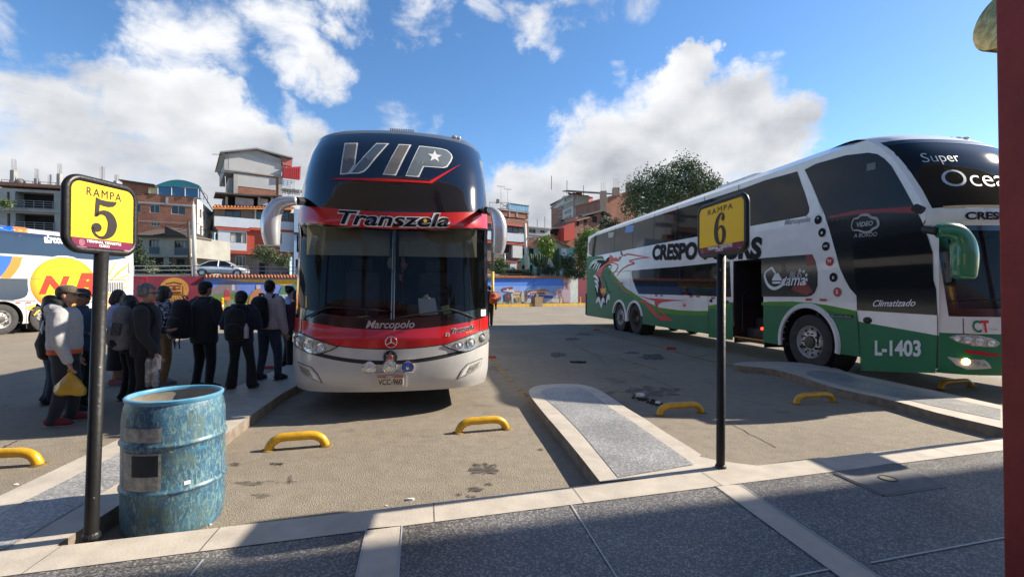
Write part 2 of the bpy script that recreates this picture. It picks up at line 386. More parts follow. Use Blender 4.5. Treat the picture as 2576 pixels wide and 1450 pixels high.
out5 = V2([(-3.40,2.2),(-3.50,3.0),(-3.78,4.6),(-4.05,6.6),(-4.26,8.4),(-4.75,12.0),(-5.05,14.2),(-4.4,15.0),(-3.9,14.2),(-3.62,11),(-3.2,6.55),(-3.04,5.65),(-2.95,5.19),(-2.83,4.6),(-2.62,3.2),(-2.5,2.3)])
island(out5, V2([(-3.18,2.5),(-3.30,3.3),(-3.52,4.7),(-3.58,5.1),(-3.52,5.32),(-3.35,5.38),(-3.20,5.28),(-3.13,5.0),(-2.88,3.3),(-2.78,2.6)]), IZ)
out7 = smooth_path(V2(g2('L', [(2300,1280),(1700,1140),(1320,1035),(800,920),(480,815),(250,757),(0,732)], IZ)+[p for p in g2('L', [(-80,712),(60,697),(440,700),(780,742),(930,790),(1280,865),(1780,970),(2300,1085)], IZ)]), 3)
ext = [(5.6,4.9),(7.2,5.3)]
island(V2([(6.3, 4.6)])+out7+V2([(7.0, 5.4)]), smooth_path(V2(g2('L', [(2250,1205),(1700,1090),(1320,1000),(820,890),(600,825),(560,790),(650,778),(850,800),(1100,860),(1700,990),(2250,1110)], IZ)), 3), IZ)
# more bays out to either side, seen only past the column and from the side
def kerbY(x): return 3.336+0.28*x
WZ = 0.12
b = MB(); xs = [-16, 16]
poly = [(-16, kerbY(-16)), (-16, -8), (22, -8), (22, kerbY(22))]
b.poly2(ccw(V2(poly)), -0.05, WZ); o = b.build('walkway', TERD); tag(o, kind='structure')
kd = Vector((1, 0.28)).normalized(); kn = Vector((kd.y, -kd.x))
def strip(p0, p1, w0, w1, z, m, name):
    d = (Vector(p1)-Vector(p0)).normalized(); n = Vector((d.y, -d.x)); b = MB()
    a, c = Vector(p0), Vector(p1); q = [a+n*w0, c+n*w0, c+n*w1, a+n*w1]; q = ccw(q)
    b.face([(p.x, p.y, z) for p in q]); o = b.build(name, m); tag(o, kind='structure'); return o
strip((-16, kerbY(-16)), (22, kerbY(22)), 0.004, 0.27, WZ+0.004, CREAM, 'kerb')
b = MB(); A0 = Vector((-16, kerbY(-16))); A1 = Vector((22, kerbY(22)))
b.face([(A0.x, A0.y-.004, 0), (A1.x, A1.y-.004, 0), (A1.x, A1.y-.004, WZ+.003), (A0.x, A0.y-.004, WZ+.003)])
JOINT = mat('pale_joint', (0.45, 0.46, 0.46), 0.4); JD = mat('dark_joint', (0.06, 0.06, 0.06), 0.8)
def cross_strip(k1, a, k2, c, w):
    p = FG(k1, *a, WZ).to_2d(); q = FG(k2, *c, WZ).to_2d(); d = (q-p).normalized()
    strip(p, p+d*3.2, 0, w, WZ+0.004, CREAM, 'paving_strip')
    for off in (-0.008, w): strip(p, p+d*3.2, off, off+0.008, WZ+0.008, JOINT, 'paving_joint')
cross_strip('S', (915,730), 'S', (890,1050), 0.2)
cross_strip('T', (520,800), 'T', (1480,1440), 0.19)
def joint(k, a, c, w=0.008, m=JOINT, z=WZ+0.0075):
    p = FG(k, *a, WZ).to_2d(); q = FG(k, *c, WZ).to_2d(); strip(p, q, 0, w, z, m, 'paving_joint')
joint('S', (1985,600), (2275,1060)); joint('T', (1440,1350), (2440,1162), 0.012, z=WZ+.006); joint('T', (870,1448), (1180,1390), 0.012, z=WZ+.006)
joint('Q', (700,1400), (1340,1330), 0.006, JD); joint('Q', (1255,1450), (1345,1340), 0.012)
for x in (-2.5, -1.75, -0.52, 0.45, 1.52, 2.6, 3.9): strip((x, kerbY(x)), (x+.05, kerbY(x)-.27), 0, .004, WZ+.0075, JD, 'paving_joint')
# painted lines and stains on the asphalt
YEL = mat('worn_yellow_line', (0.42, 0.26, 0.08), 0.85, var=0.5, scale=9, col2=(0.28, 0.20, 0.10), detail=8)
OIL = mat('oil_stain', (0.075, 0.063, 0.052), 0.7, var=0.4, scale=12, detail=8)
OIL2 = mat('faded_patch', (0.13, 0.113, 0.092), 0.85, var=0.3, scale=6, detail=8)
def wear(m_, s, lo, hi):                  # worn through in patches
    nt = m_.node_tree; N = nt.nodes; tc = N.new('ShaderNodeTexCoord'); n = N.new('ShaderNodeTexNoise'); n.inputs['Scale'].default_value = s; n.inputs['Detail'].default_value = 9; n.inputs['Roughness'].default_value = .7; nt.links.new(tc.outputs['Object'], n.inputs['Vector'])
    r = N.new('ShaderNodeMapRange'); r.inputs[1].default_value = lo; r.inputs[2].default_value = hi; nt.links.new(n.outputs[0], r.inputs[0]); nt.links.new(r.outputs[0], N['Principled BSDF'].inputs['Alpha'])
wear(OIL, 14, .40, .58); wear(OIL2, 7, .42, .62); wear(YEL, 9, .40, .56)
def line(k, pts, w, m=YEL, z=0.004, name='road_marking'):
    P = [FG(k, x, y, 0).to_2d() for x, y in pts]; b = MB(); L, Rr = [], []
    for i, p in enumerate(P):
        d = (P[min(i+1, len(P)-1)]-P[max(0, i-1)]).normalized(); n = Vector((d.y, -d.x)); L.append(p+n*w/2); Rr.append(p-n*w/2)
    for i in range(len(P)-1): b.face([(q.x, q.y, z) for q in (L[i], Rr[i], Rr[i+1], L[i+1])])
    tag(b.build(name, m), kind='structure')
line('R', [(640,205),(920,275),(1200,345),(1440,405)], 0.13); line('R', [(1450,410),(1640,465),(1840,515),(2030,560)], 0.13)
line('R', [(750,385),(970,468)], 0.1); line('R', [(95,430),(190,555),(290,665)], 0.10); line('R', [(330,700),(400,770)], 0.12)
line('R', [(1090,480),(1370,565)], 0.14); line('R', [(1640,480),(1840,445)], 0.09); line('R', [(570,168),(850,170)], 0.2)
line('p', [(1050,1290),(1210,1225),(1480,1075),(1590,1000)], 0.10); line('N', [(-100,1430),(300,1395)], .1)
CRK = mat('road_crack', (0.05, 0.045, 0.04), .95, var=.3)
def crack(k, pts, w=.012, seed=1):
    r = random.Random(seed); q = []
    for i in range(len(pts)-1):
        for j in range(8): t = j/8; q.append((pts[i][0]+(pts[i+1][0]-pts[i][0])*t+r.uniform(-6, 6), pts[i][1]+(pts[i+1][1]-pts[i][1])*t+r.uniform(-3, 3)))
    line(k, q+[pts[-1]], w, CRK, .0045, 'road_crack')
crack('T', [(480,380),(780,540)], .010, 3); crack('R', [(900,560),(1250,600),(1500,700)], .012, 4); crack('Q', [(0,600),(120,545)], .02, 5); crack('R', [(350,260),(700,330),(1000,520)], .012, 6)
rs = random.Random(3)
def stain(k, x, y, rx, ry, m=OIL, z=0.005, n=26, j=0.35, name='road_stain'):
    pts = []
    for i in range(n):
        t = 2*math.pi*i/n; q = 1+rs.uniform(-j, j); pts.append(FG(k, x+rx*q*math.cos(t), y+ry*q*math.sin(t), 0))
    pts = ccw([p.to_2d() for p in pts]); b = MB(); b.face([(p.x, p.y, z) for p in pts]); tag(b.build(name, m), kind='structure')
stain('S', 1440, 375, 95, 36); stain('S', 1375, 500, 45, 14); stain('S', 1460, 470, 25, 9); stain('S', 1350, 545, 30, 7); stain('S', 1270, 535, 20, 8); stain('S', 1790, 250, 20, 8)
stain('S', 130, 340, 42, 8); stain('S', 110, 455, 120, 9, OIL2); stain('S', 215, 440, 14, 26, OIL2); stain('S', 40, 540, 60, 16, OIL2)
stain('R', 640, 455, 60, 20); stain('R', 745, 335, 50, 12); stain('R', 1350, 470, 90, 22); stain('R', 1200, 440, 60, 8); stain('R', 1330,735,230,35,OIL2); stain('R', 830, 300, 70, 8, OIL2)
stain('Q', 1560, 705, 40, 12); stain('Q', 1650, 830, 120, 12, OIL2); stain('Q', 1840, 700, 40, 8)
# terminal building behind and over the walkway: canopy, back wall, red columns
RED = mat('maroon_paint', (0.27, 0.034, 0.028), 0.55, var=0.22, scale=4, bump=0.12, detail=9, spec=.3)
def terminal():
    t = empty('terminal_building', (0, -7, 0)); tag(t, 'terminal building with a high canopy roof shading the walkway', 'building')
    inv = Vector((0, 7, 0))
    b = MB(); zr = 9.0; dx, dy = SD.x/SD.z*(zr-WZ), SD.y/SD.z*(zr-WZ)
    s0 = Vector((-1.455, 2.50)); sl = 0.262
    def edge(X): return s0.y+dy+sl*(X-s0.x-dx)
    poly = [(-30, edge(-30)), (-30, edge(-30)-7), (45, edge(45)-7), (45, edge(45))]
    b.poly2(ccw([Vector((x, y+7)) for x, y in poly]), zr, zr+0.25); b.build('canopy_roof', mat('canopy_cream', (0.78, 0.74, 0.62), 0.7), t)
    b = MB(); b.bx(-30, 45, -0.3, 0, 0, 5.2); b.build('wall', mat('terminal_wall', (0.42, 0.30, 0.24), 0.7), t)
    b = MB()
    for x in range(-26, 42, 4): b.bx(x, x+2.6, 0.003, 0.05, 0.1, 3.4)
    b.build('shop_window', glass('shop_glass', (0.02, 0.025, 0.03), 0.2), t)
    b = MB(); b.bx(-30, 45, 0.003, 0.12, 3.7, 4.9); b.build('fascia', RED, t)
    for x in (-24, -14, -4, 14, 24, 34): b = MB(); y_ = edge(x)-6.5+7; b.bx(x-.22, x+.22, y_-.22, y_+.22, WZ, 9.0); b.build('column', RED, t)
    return t
terminal()
def column():
    e = FA('g', 2228, 600, 2.17); x0 = e.x
    c = empty('red_column', (x0+0.30, 1.95, WZ)); tag(c, 'square maroon painted column filling the right edge of the picture', 'column')
    lean = math.radians(-0.6)
    b = MB(); b.poly2(rrect(-0.28, 0.28, -0.22, 0.22, 0.012, 3), 0, 8.88); o = b.build('shaft', RED, c); o.rotation_euler = (0, lean*0, 0)
    c.rotation_euler = (0, math.radians(-.75), math.radians(3))
    return c, x0
colm, colx = column()
# small things on the ground
def hatch():
    P = [FG('T', x, y, WZ) for x, y in ((1200,725),(1540,880),(1978,813),(1630,655))]
    cen = sum(P, Vector())/4; h = empty('access_cover', (cen.x, cen.y, WZ)); tag(h, 'square concrete access cover with a round lifting hole in the walkway', 'access cover')
    q = ccw([(p-cen).to_2d() for p in P]); b = MB(); b.poly2(q, 0, 0.014); b.build('cover_plate', mat('cover_concrete', (0.15, 0.145, 0.14), 0.6, var=0.2, scale=8, bump=0.1), h, bevel=0.003)
    b = MB()
    for i in range(4):
        p, r = Vector(q[i]), Vector(q[(i+1) % 4]); d = (r-p).normalized(); n = Vector((d.y, -d.x))
        w = [p, r, r+n*0.014, p+n*0.014]; b.poly2(ccw(w), 0, 0.010)
    b.build('cover_frame', mat('steel_edge', (0.30, 0.31, 0.32), 0.35, 0.8), h)
    hp = FG('T', 1570, 768, WZ)-cen; b = MB(); b.lathe([(0.052,0.0145),(0.062,0.0145),(0.062,0.019),(0.052,0.019)], (hp.x, hp.y, 0), 28, close=False); b.build('lifting_ring', JD, h)
    b = MB(); b.lathe([(0.0,0.0148),(0.052,0.0148)], (hp.x, hp.y, 0), 28, close=False); b.build('lifting_hole', mat('pale_grit', (0.30, 0.28, 0.2), 0.9, bump=.4), h)
hatch()
YP = mat('yellow_gloss', (0.66, 0.36, 0.012), 0.35, var=0.25, scale=9, bump=0.15, bscale=60, coat=0.2, detail=8)
YP2 = mat('yellow_scuffed', (0.18, 0.11, 0.03), 0.7, var=0.4, scale=14, detail=8)
arcs = [('S', (75,255), (440,225), 'yellow wheel stop on sunlit ground between the blue drum and the VIP bus', 1),
        ('S', (1270,145), (1575,120), 'yellow wheel stop in front of the VIP bus, beside the sunlit island', 1),
        ('R', (1400,910), (1720,890), 'yellow wheel stop standing in shade just left of the RAMPA 6 pole', .95),
        ('T', (920,230), (1182,214), 'dull yellow wheel stop in shade right of the RAMPA 6 pole', .95),
        ('T', (1940,125), (2160,110), 'yellow wheel stop in deep shadow under the nose of the green bus', .95),
        ('Q', (-330,735), (258,705), 'yellow wheel stop cut by the left edge of the picture', 1)]
for i, (k, a, c, lab, sc) in enumerate(arcs):
    p, q = FG(k, *a, 0), FG(k, *c, 0)
    if i == 5: p = q+(p-q).normalized()*0.66
    L = (q-p).length; u = (q-p).normalized(); ob = empty('wheel_stop', p); ob.rotation_euler = (0, 0, math.atan2(u.y, u.x)); tag(ob, lab, 'wheel stop', 'yellow wheel stops at the bay ends')
    h = 0.115*sc; r = 0.042*sc
    path = smooth_path([(0.0,0,-0.03),(0.012,0,0.03),(0.05,0,0.085),(0.12,0,h),(0.22,0,h+.004),(L-0.22,0,h+.004),(L-0.12,0,h),(L-0.05,0,0.085),(L-0.012,0,0.03),(L,0,-0.03)], 4)
    b = MB(); b.tube(path, r, 14, up=(0, 1, 0)); b.build('pipe', YP, ob, smooth=True)
    for x in (0.0, L):
        b = MB(); b.lathe([(r*1.7,0.0),(r*1.6,0.006),(r*1.0,0.014)], (x, 0, 0), 14, close=False); b.build('foot_weld', YP2, ob, smooth=True)
def block(k, x, y, lab, rz=0.1, s=1.0, group='red marker blocks along the bay lines'):
    p = FG(k, x, y, 0); b = MB(); a = MB()
    v = [(-.16,-.06,0),(.16,-.06,0),(.16,.06,0),(-.16,.06,0),(-.12,-.03,.055),(.12,-.03,.055),(.12,.03,.055),(-.12,.03,.055)]
    b.add([Vector(q)*s for q in v], [(0,3,2,1),(4,5,6,7),(0,1,5,4),(1,2,6,5),(2,3,7,6),(3,0,4,7)])
    o = b.build('lane_marker', mat('red_marker', (0.40, 0.028, 0.03), 0.55, var=0.3, scale=12), bevel=0.006); o.location = p; o.rotation_euler = (0, 0, rz); tag(o, lab, 'lane marker', group)
block('R', 930, 270, 'small red marker block on the bay line beside the rear wheels of the green bus'); block('R', 1487, 412, 'larger red marker block on the bay line, just left of the RAMPA 6 pole', s=1.05)
block('R', 130, 478, 'red marker block on the broken yellow line by the right headlight of the VIP bus', .3, .85); block('p', 1565, 1000, 'red marker block behind the legs of the man in jeans', .2); block('p', 1045, 578, 'red marker block on the sunlit asphalt behind the queue', .2)
def scrap(k, x, y, rx, lab, m, name, cat, h=0.012, z=0.0, seed=1):
    r = random.Random(seed); p = FG(k, x, y, z); n = 9; pts = []
    for i in range(n):
        t = 2*math.pi*i/n; q = r.uniform(.6, 1.1); pts.append((rx*q*math.cos(t), rx*.6*q*math.sin(t)))
    b = MB(); top = [(px, py, h*r.uniform(.4, 1.4)) for px, py in pts]; b.face(top+[]) ; b.add([(px, py, 0) for px, py in pts]+top, [(i, (i+1) % n, n+(i+1) % n, n+i) for i in range(n)])
    o = b.build(name, m); o.location = p; tag(o, lab, cat)
PAPER = mat('white_paper', (0.80, 0.79, 0.76), 0.8, var=0.05); RUB = mat('black_rubber', (0.018, 0.018, 0.019), 0.8, var=0.3, bump=.2)
scrap('S', 970, 565, 0.030, 'crumpled white paper scrap on the sunlit asphalt near the kerb', PAPER, 'paper_scrap', 'litter', .012, seed=2)
scrap('S', 820, 603, 0.012, 'tiny white litter scrap at the kerb edge', PAPER, 'paper_scrap', 'litter', .006, seed=5)
scrap('Q', 1398, 1102, 0.018, 'small white scrap of litter at the foot of the blue drum', PAPER, 'paper_scrap', 'litter', .008, seed=7)
scrap('Q', 110, 836, 0.022, 'small white scrap of litter left of the black RAMPA 5 pole', PAPER, 'paper_scrap', 'litter', .006, seed=9)
scrap('R', 790, 512, 0.22, 'flat black piece of rubber lying in the shaded empty bay', RUB, 'rubber_scrap', 'litter', .03, seed=11)
rr = random.Random(8); b = MB()
for i in range(70):
    t = rr.random(); p = FG('R', 1215+t*190+rr.gauss(0, 14), 775+t*55+rr.gauss(0, 9), 0); s_ = rr.uniform(.008, .028); b.ball(p+Vector((0, 0, s_*.4)), (s_, s_*rr.uniform(.6, 1), s_*.6), 6, 4)
tag(b.build('gravel', mat('dark_debris', (0.035, 0.028, 0.022), 0.95, var=0.5, scale=20)), kind='stuff')
scrap('R', 1255, 768, 0.085, 'white torn plastic lying on the heap of dark grit', PAPER, 'plastic_scrap', 'litter', .05, seed=13)
scrap('R', 1392, 828, 0.05, 'white plastic scrap beside the wheel stop, at the end of the grit', PAPER, 'plastic_scrap', 'litter', .04, seed=14)
# ---- wall line with murals, verge in front, upper street behind
WA = Vector((-22.97, 37.0)); WB = Vector((2.9, 55.0)); wd = (WB-WA).normalized(); wn = Vector((wd.y, -wd.x))   # wn points to the camera side
def wl(s, off=0.0, z=0.0): q = WA+wd*s+wn*off; return Vector((q.x, q.y, z))
def whit(k, x, y, off=0.0):            # pixel -> (s, z) on the wall plane
    r = ray(*fr(k, x, y)); n = Vector((wn.x, wn.y, 0)); p0 = wl(0, off); t = (p0-CAM).dot(n)/r.dot(n); P = CAM+r*t
    return ((P.to_2d()-WA).dot(wd), P.z)
_a, _b = whit('B', 900, 1403), whit('W', 1200, 848)
WT = lambda s: _a[1]+(_b[1]-_a[1])*(s-_a[0])/(_b[0]-_a[0])
zU = lambda s, o: WT(s)-.14+.055*min(10, max(0, -o-.3))
sM0 = whit('B', 798, 1400)[0]; sEnd = whit('H', 1045, 1200)[0]
GRASS = mat('grass_blades', (0.07, 0.13, 0.022), 0.8, var=0.4, scale=30)
def slab(name, s0, s1, o0, o1, z0, z1, m, kind='structure'):
    b = MB(); q = [wl(s0, o0), wl(s1, o0), wl(s1, o1), wl(s0, o1)]; b.poly2(ccw([p.to_2d() for p in q]), z0, z1); return tag(b.build(name, m), kind=kind)
slab('verge', -30, 75, 0.4, 2.6, -0.05, 0.16, mat('soil', (0.09, 0.075, 0.04), 0.95, var=.3, scale=12))
YK = mat('yellow_kerb_paint', (0.60, 0.33, 0.02), 0.6, var=0.3, scale=3, detail=8)
gap = whit('W', 850, 1240, 2.6)[0]; gap2 = whit('W', 930, 1240, 2.6)[0]
slab('kerb', -30, gap, 2.6, 2.85, -0.05, 0.30, YK); slab('kerb', gap2, 75, 2.6, 2.85, -0.05, 0.30, YK)
b = MB(); SS = [-34, 0, 12, 24, 36, 48, 62, 80]; OO = [-.3, -4, -10.3, -45]
for i in range(len(SS)-1):
    for j in range(3): b.face([wl(s_, o_, zU(s_, o_)) for s_, o_ in ((SS[i], OO[j]), (SS[i+1], OO[j]), (SS[i+1], OO[j+1]), (SS[i], OO[j+1]))])
    b.face([wl(SS[i], -.3, -.1), wl(SS[i+1], -.3, -.1), wl(SS[i+1], -.3, zU(SS[i+1], -.3)), wl(SS[i], -.3, zU(SS[i], -.3))])
tag(b.build('upper_street', mat('street_concrete', (0.20, 0.19, 0.175), 0.9)), kind='structure')
b = MB(); rg = random.Random(5)
for i in range(9000):
    s_ = rg.uniform(-12, 42); o_ = rg.uniform(0.5, 2.5); p = wl(s_, o_, 0.15); h = rg.uniform(.06, .2)*(1+1.2*max(0, mnoise.noise((s_*.7, o_, 0)))); a = rg.uniform(0, 6.3); d = Vector((math.cos(a), math.sin(a), 0))*0.03
    b.face([p-d, p+d, p+Vector((rg.uniform(-.06, .06), rg.uniform(-.06, .06), h))])
tag(b.build('grass', GRASS), kind='stuff')
# ------------------------------------------------------------------ buses
WHITE = paint('white_paint', (0.74, 0.72, 0.70)); SILVER = paint('silver_paint', (0.50, 0.49, 0.47), 0.32, 0.5, 0.10)
BRED = paint('bus_red', (0.50, 0.008, 0.010)); BGREEN = paint('bus_green', (0.006, 0.155, 0.062), 0.5, 0.0); LGREEN = paint('leaf_green', (0.05, 0.25, 0.012), 0.5, 0.0)
NAVY = paint('navy_gloss', (0.006, 0.007, 0.014), 0.10, 1.0, 0.2); BLACK = paint('black_gloss', (0.008, 0.008, 0.009), 0.18, 0.6, 0.2)
DGLASS = mat('tinted_glass', (0.012, 0.014, 0.016), 0.04, var=0.2, scale=1, spec=0.22, bump=0.02, bscale=1.2)
MATTE = mat('black_plastic', (0.015, 0.015, 0.016), 0.6, var=0.2); RUBBER = mat('tyre_rubber', (0.045, 0.042, 0.040), 0.85, var=0.3, scale=9, bump=0.3, bscale=60)
STEEL = mat('wheel_steel', (0.56, 0.55, 0.53), 0.4, 0.35, var=0.2, scale=14); CHROME = mat('chrome', (0.75, 0.75, 0.75), 0.1, 1.0, var=0.03)
LENS = mat('lamp_lens', (0.66, 0.67, 0.66), 0.06, 0.3, var=0.25, scale=18, coat=1.0); LBACK = mat('lamp_housing', (0.50, 0.50, 0.48), 0.22, 0.55, var=0.35, scale=25, coat=1.0)
BLENS = mat('blue_lens', (0.03, 0.10, 0.42), 0.08, 0.2, var=0.5, scale=30, coat=1.0)
DARKIN = mat('dark_interior', (0.016, 0.015, 0.015), 0.8, var=0.3); DASH = mat('dashboard_grey', (0.045, 0.045, 0.046), 0.6, var=0.2, bump=.1)
TXW = mat('white_vinyl', (0.75, 0.75, 0.74), 0.4, var=0.03); TXK = mat('black_vinyl', (0.010, 0.010, 0.012), 0.6, var=0.1, spec=.15); TXG = mat('grey_vinyl', (0.30, 0.30, 0.31), 0.4)
TXR = mat('red_vinyl', (0.62, 0.012, 0.015), 0.35, var=0.08); TXY = mat('yellow_vinyl', (0.75, 0.40, 0.02), 0.4)
REFL = mat('red_reflector', (0.42, 0.012, 0.02), 0.3, var=0.15, scale=30); AMBER = mat('amber_lens', (0.75, 0.18, 0.01), 0.2, var=0.2)
def lerp_tab(tab):
    zs = [p[0] for p in tab]; ys = [p[1] for p in tab]
    return lambda z: float(np.interp(z, zs, ys))
class Bus:
    def __init__(s, root, hw, yc, a=0.28, b=0.30, pw=8, L=13.5):
        s.root, s.hw, s.yc, s.a, s.b, s.pw, s.L = root, hw, yc, a, b, pw, L
        bpy.context.view_layer.update(); s.M = Matrix.Translation(root.location) @ Matrix.Rotation(root.rotation_euler.z, 4, 'Z'); s.I = s.M.inverted()
    def Y(s, x, z):
        u = min(1.0, abs(x)/s.hw(z)); return s.yc(z)+s.a*u*u+s.b*u**s.pw
    def P(s, x, z, off=0.0):              # front skin point pushed out by off
        h = s.hw(z); x = max(-h, min(h, x)); p = Vector((x, s.Y(x, z), z))
        if off:
            e = 0.004; sx = 1 if x >= 0 else -1; xa = x-sx*e
            tx = Vector((sx*e, s.Y(x, z)-s.Y(xa, z), 0)); tz = Vector((0, s.Y(x, z+e)-s.Y(x, z), e))
            n = tx.cross(tz); n = n.normalized() if n.length else Vector((0, -1, 0))
            if n.y > 0 or (abs(n.y) < .05 and n.x*sx < 0): n = -n
            p = p+n*off
        return p
    def SP(s, y, z, off=0.0, sd=-1): return Vector((sd*(s.hw(z)+off), y, z))
    def lray(s, k, x, y): 
        r = ray(*fr(k, x, y)); return s.I @ CAM, (s.I.to_3x3() @ r)
    def hit(s, k, x, y):                  # pixel -> (x, z) on the front skin
        o, d = s.lray(k, x, y); lo, hi = 0.5, 16.0; f = lambda t: (o.y+t*d.y)-s.Y(o.x+t*d.x, o.z+t*d.z)
        for t in np.linspace(3, 12, 181):
            if f(t) > 0: hi = t; lo = t-0.05; break
        for _ in range(30):
            mth = (lo+hi)/2
            if f(mth) > 0: hi = mth
            else: lo = mth
        return (o.x+hi*d.x, o.z+hi*d.z)
    def shit(s, k, x, y, sd=-1):          # pixel -> (y, z) on the side skin
        o, d = s.lray(k, x, y); h = s.hw(1.5)
        for _ in range(12):
            t = (sd*h-o.x)/d.x; h = s.hw(o.z+t*d.z)
        return (o.y+t*d.y, o.z+t*d.z)
    def grid(s, name, zlo, zhi, m, u0=-1, u1=1, off=0.0, nu=28, nz=6, parent=None, smooth=True):
        b = MB(); us = np.linspace(u0, u1, nu+1)
        if u0 == -1 and u1 == 1: us = np.sin(us*math.pi/2)
        vs = []
        for i in range(nz+1):
            for u in us:
                z0 = zlo(u) if callable(zlo) else zlo; z1 = zhi(u) if callable(zhi) else zhi
                z = z0+(z1-z0)*i/nz; vs.append(s.P(u*s.hw(z), z, off))
        n = len(us); fs = [(i*n+j, i*n+j+1, (i+1)*n+j+1, (i+1)*n+j) for i in range(nz) for j in range(n-1)]
        b.add(vs, fs); return b.build(name, m, parent or s.root, smooth=smooth)
    def fpoly(s, name, pts, m, off, parent=None, L=0.08, mirror=False, th=0.0):
        b = MB()
        for sg in ((1, -1) if mirror else (1,)):
            q = [(p[0]*sg, p[1]) for p in pts]; q = ccw(q); v, f = subdiv2d(q, tri2d(q), L); b.add([s.P(x, z, off) for x, z in v], f)
            if th:
                n = len(q)
                for i in range(n):
                    a, c = q[i], q[(i+1) % n]; b.face([s.P(*a, off), s.P(*c, off), s.P(*c, off-th), s.P(*a, off-th)])
        return b.build(name, m, parent or s.root)
    def spoly(s, name, pts, m, off, parent=None, L=0.6, sd=-1):
        b = MB(); q = ccw(pts); L = min(L, .16) if max(p[1] for p in q) > 3.02 else L; v, f = subdiv2d(q, tri2d(q), L); b.add([s.SP(y, z, off, sd) for y, z in v], f); return b.build(name, m, parent or s.root)
    def ftext(s, name, txt, cx, cz, width, m, off, bold=0.0, shear=0.0, xs=1.0, curve=0.0, parent=None, h=None, space=1.0, tilt=0.0):
        v, f = text2d(txt, 1.0, shear, bold, space); x0 = min(p[0] for p in v); x1 = max(p[0] for p in v); k = width/(x1-x0); kz = h if h else k
        mid = (x0+x1)/2; q = [((p[0]-mid)*k, p[1]*kz) for p in v]; v2, f2 = subdiv2d(q, f, 0.07); b = MB()
        b.add([s.P(cx+x, cz+z+curve*((cx+x)/1.28)**2+tilt*x, off) for x, z in v2], f2); return b.build(name, m, parent or s.root)
    def stext(s, name, txt, p0, p1, m, off, bold=0.0, shear=0.0, parent=None, h=1.0, sd=-1, space=1.0):
        # baseline mid-line from p0 (left in picture) to p1 (right in picture), side coordinates
        v, f = text2d(txt, 1.0, shear, bold, space); x0 = min(p[0] for p in v); x1 = max(p[0] for p in v); b = MB()
        k = math.dist(p0, p1)/(x1-x0)
        def mp(p):
            t = (p[0]-x0)/(x1-x0); return s.SP(p0[0]+(p1[0]-p0[0])*t, p0[1]+(p1[1]-p0[1])*t+p[1]*k*h, off, sd)
        b.add([mp(p) for p in v], f); return b.build(name, m, parent or s.root)
    def roof(s, z, m):
        b = MB(); us = np.sin(np.linspace(-1, 1, 25)*math.pi/2); h = s.hw(z)
        fr_ = [s.P(u*h, z) for u in us]; b.face(fr_+[Vector((h, s.L, z)), Vector((-h, s.L, z))]); return b.build('roof', m, s.root)
    def sides(s, bands, mats, rear, sds=(1, -1), name='body_side'):
        for sd in sds:
            b = MB()
            for (z0, z1, mi) in bands:
                b.m = mi; zs = np.linspace(z0, z1, max(2, int((z1-z0)/0.12)+1))
                for i in range(len(zs)-1):
                    za, zb = zs[i], zs[i+1]; ya = s.Y(s.hw(za), za); yb = s.Y(s.hw(zb), zb)
                    b.face([s.SP(ya, za, 0, sd), s.SP(s.L, za, 0, sd), s.SP(s.L, zb, 0, sd), s.SP(yb, zb, 0, sd)])
            b.build(name, mats, s.root, auto=30)
        b = MB(); zs = [z0 for z0, _, _ in bands]+[bands[-1][1]]
        pts = [Vector((-s.hw(z), s.L, z)) for z in np.linspace(zs[0], zs[-1], 20)]; b.face(pts+[Vector((-p.x, p.y, p.z)) for p in pts[::-1]]); b.build('rear_panel', rear, s.root)
def wheel(root, x, y, sd, r=0.52, w=0.28, dirty=False, front=True):
    g = empty('wheel', (x, y, r), 0, root)
    ax = (sd, 0, 0); b = MB()
    b.lathe([(r*.60,-w), (r*.90,-w), (r,-w*.85), (r,-w*.15), (r*.985,-w*.06), (r*.93,0.0), (r*.74,.008), (r*.62,-.012), (r*.60,-.03)], (0, 0, 0), 40, ax, False); b.build('tyre', RUBBER, g, auto=40)
    rim = mat('rusty_rim', (0.11, 0.075, 0.055), 0.7, 0.3, var=0.3, scale=10) if dirty else STEEL
    b = MB(); dp = -0.05 if front else -0.13
    b.lathe([(r*.61,-.035), (r*.585,-.005), (r*.56,-.03), (r*.53,-.09), (r*.48,-.11 if front else -.16), (r*.40,dp), (r*.24,dp+.015), (r*.23,dp-.01), (0.01,dp-.012)], (0, 0, 0), 32, ax, False); b.build('rim', rim, g, auto=35)
    b = MB(); b.lathe([(r*.225,dp-.02), (r*.215,dp+.05), (r*.14,dp+.065), (0.005,dp+.065)], (0, 0, 0), 20, ax, False); b.build('hub', mat('hub_dark', (0.10, 0.09, 0.08), 0.6, 0.5, var=.3, scale=20), g, auto=35)
    b = MB()
    for i in range(10):
        t = 2*math.pi*i/10; b.lathe([(.016,0), (.016,.03), (.010,.036)], Vector((sd*(dp+.008), .32*r*math.cos(t), .32*r*math.sin(t))), 8, ax)
        t += .314; b.ball(Vector((sd*(-.075 if front else -.155), .475*r*math.cos(t), .475*r*math.sin(t))), (.012, .028, .028), 8, 5)
    b.build('wheel_nut', MATTE, g)
    return g
def lin(c, sd): return lambda u: c+(sd-c)*u*u
def inset(poly, d):
    q = ccw([tuple(p) for p in poly]); n = len(q); out = []
    for i in range(n):
        a, p, c = Vector(q[i-1]), Vector(q[i]), Vector(q[(i+1) % n]); e1 = (p-a).normalized(); e2 = (c-p).normalized()
        n1 = Vector((-e1.y, e1.x)); n2 = Vector((-e2.y, e2.x)); bi = (n1+n2); L = bi.length
        bi = bi/L if L > 1e-6 else n1; k = max(0.45, bi.dot(n1)); out.append(tuple(p+bi*(d/k)))
    return out
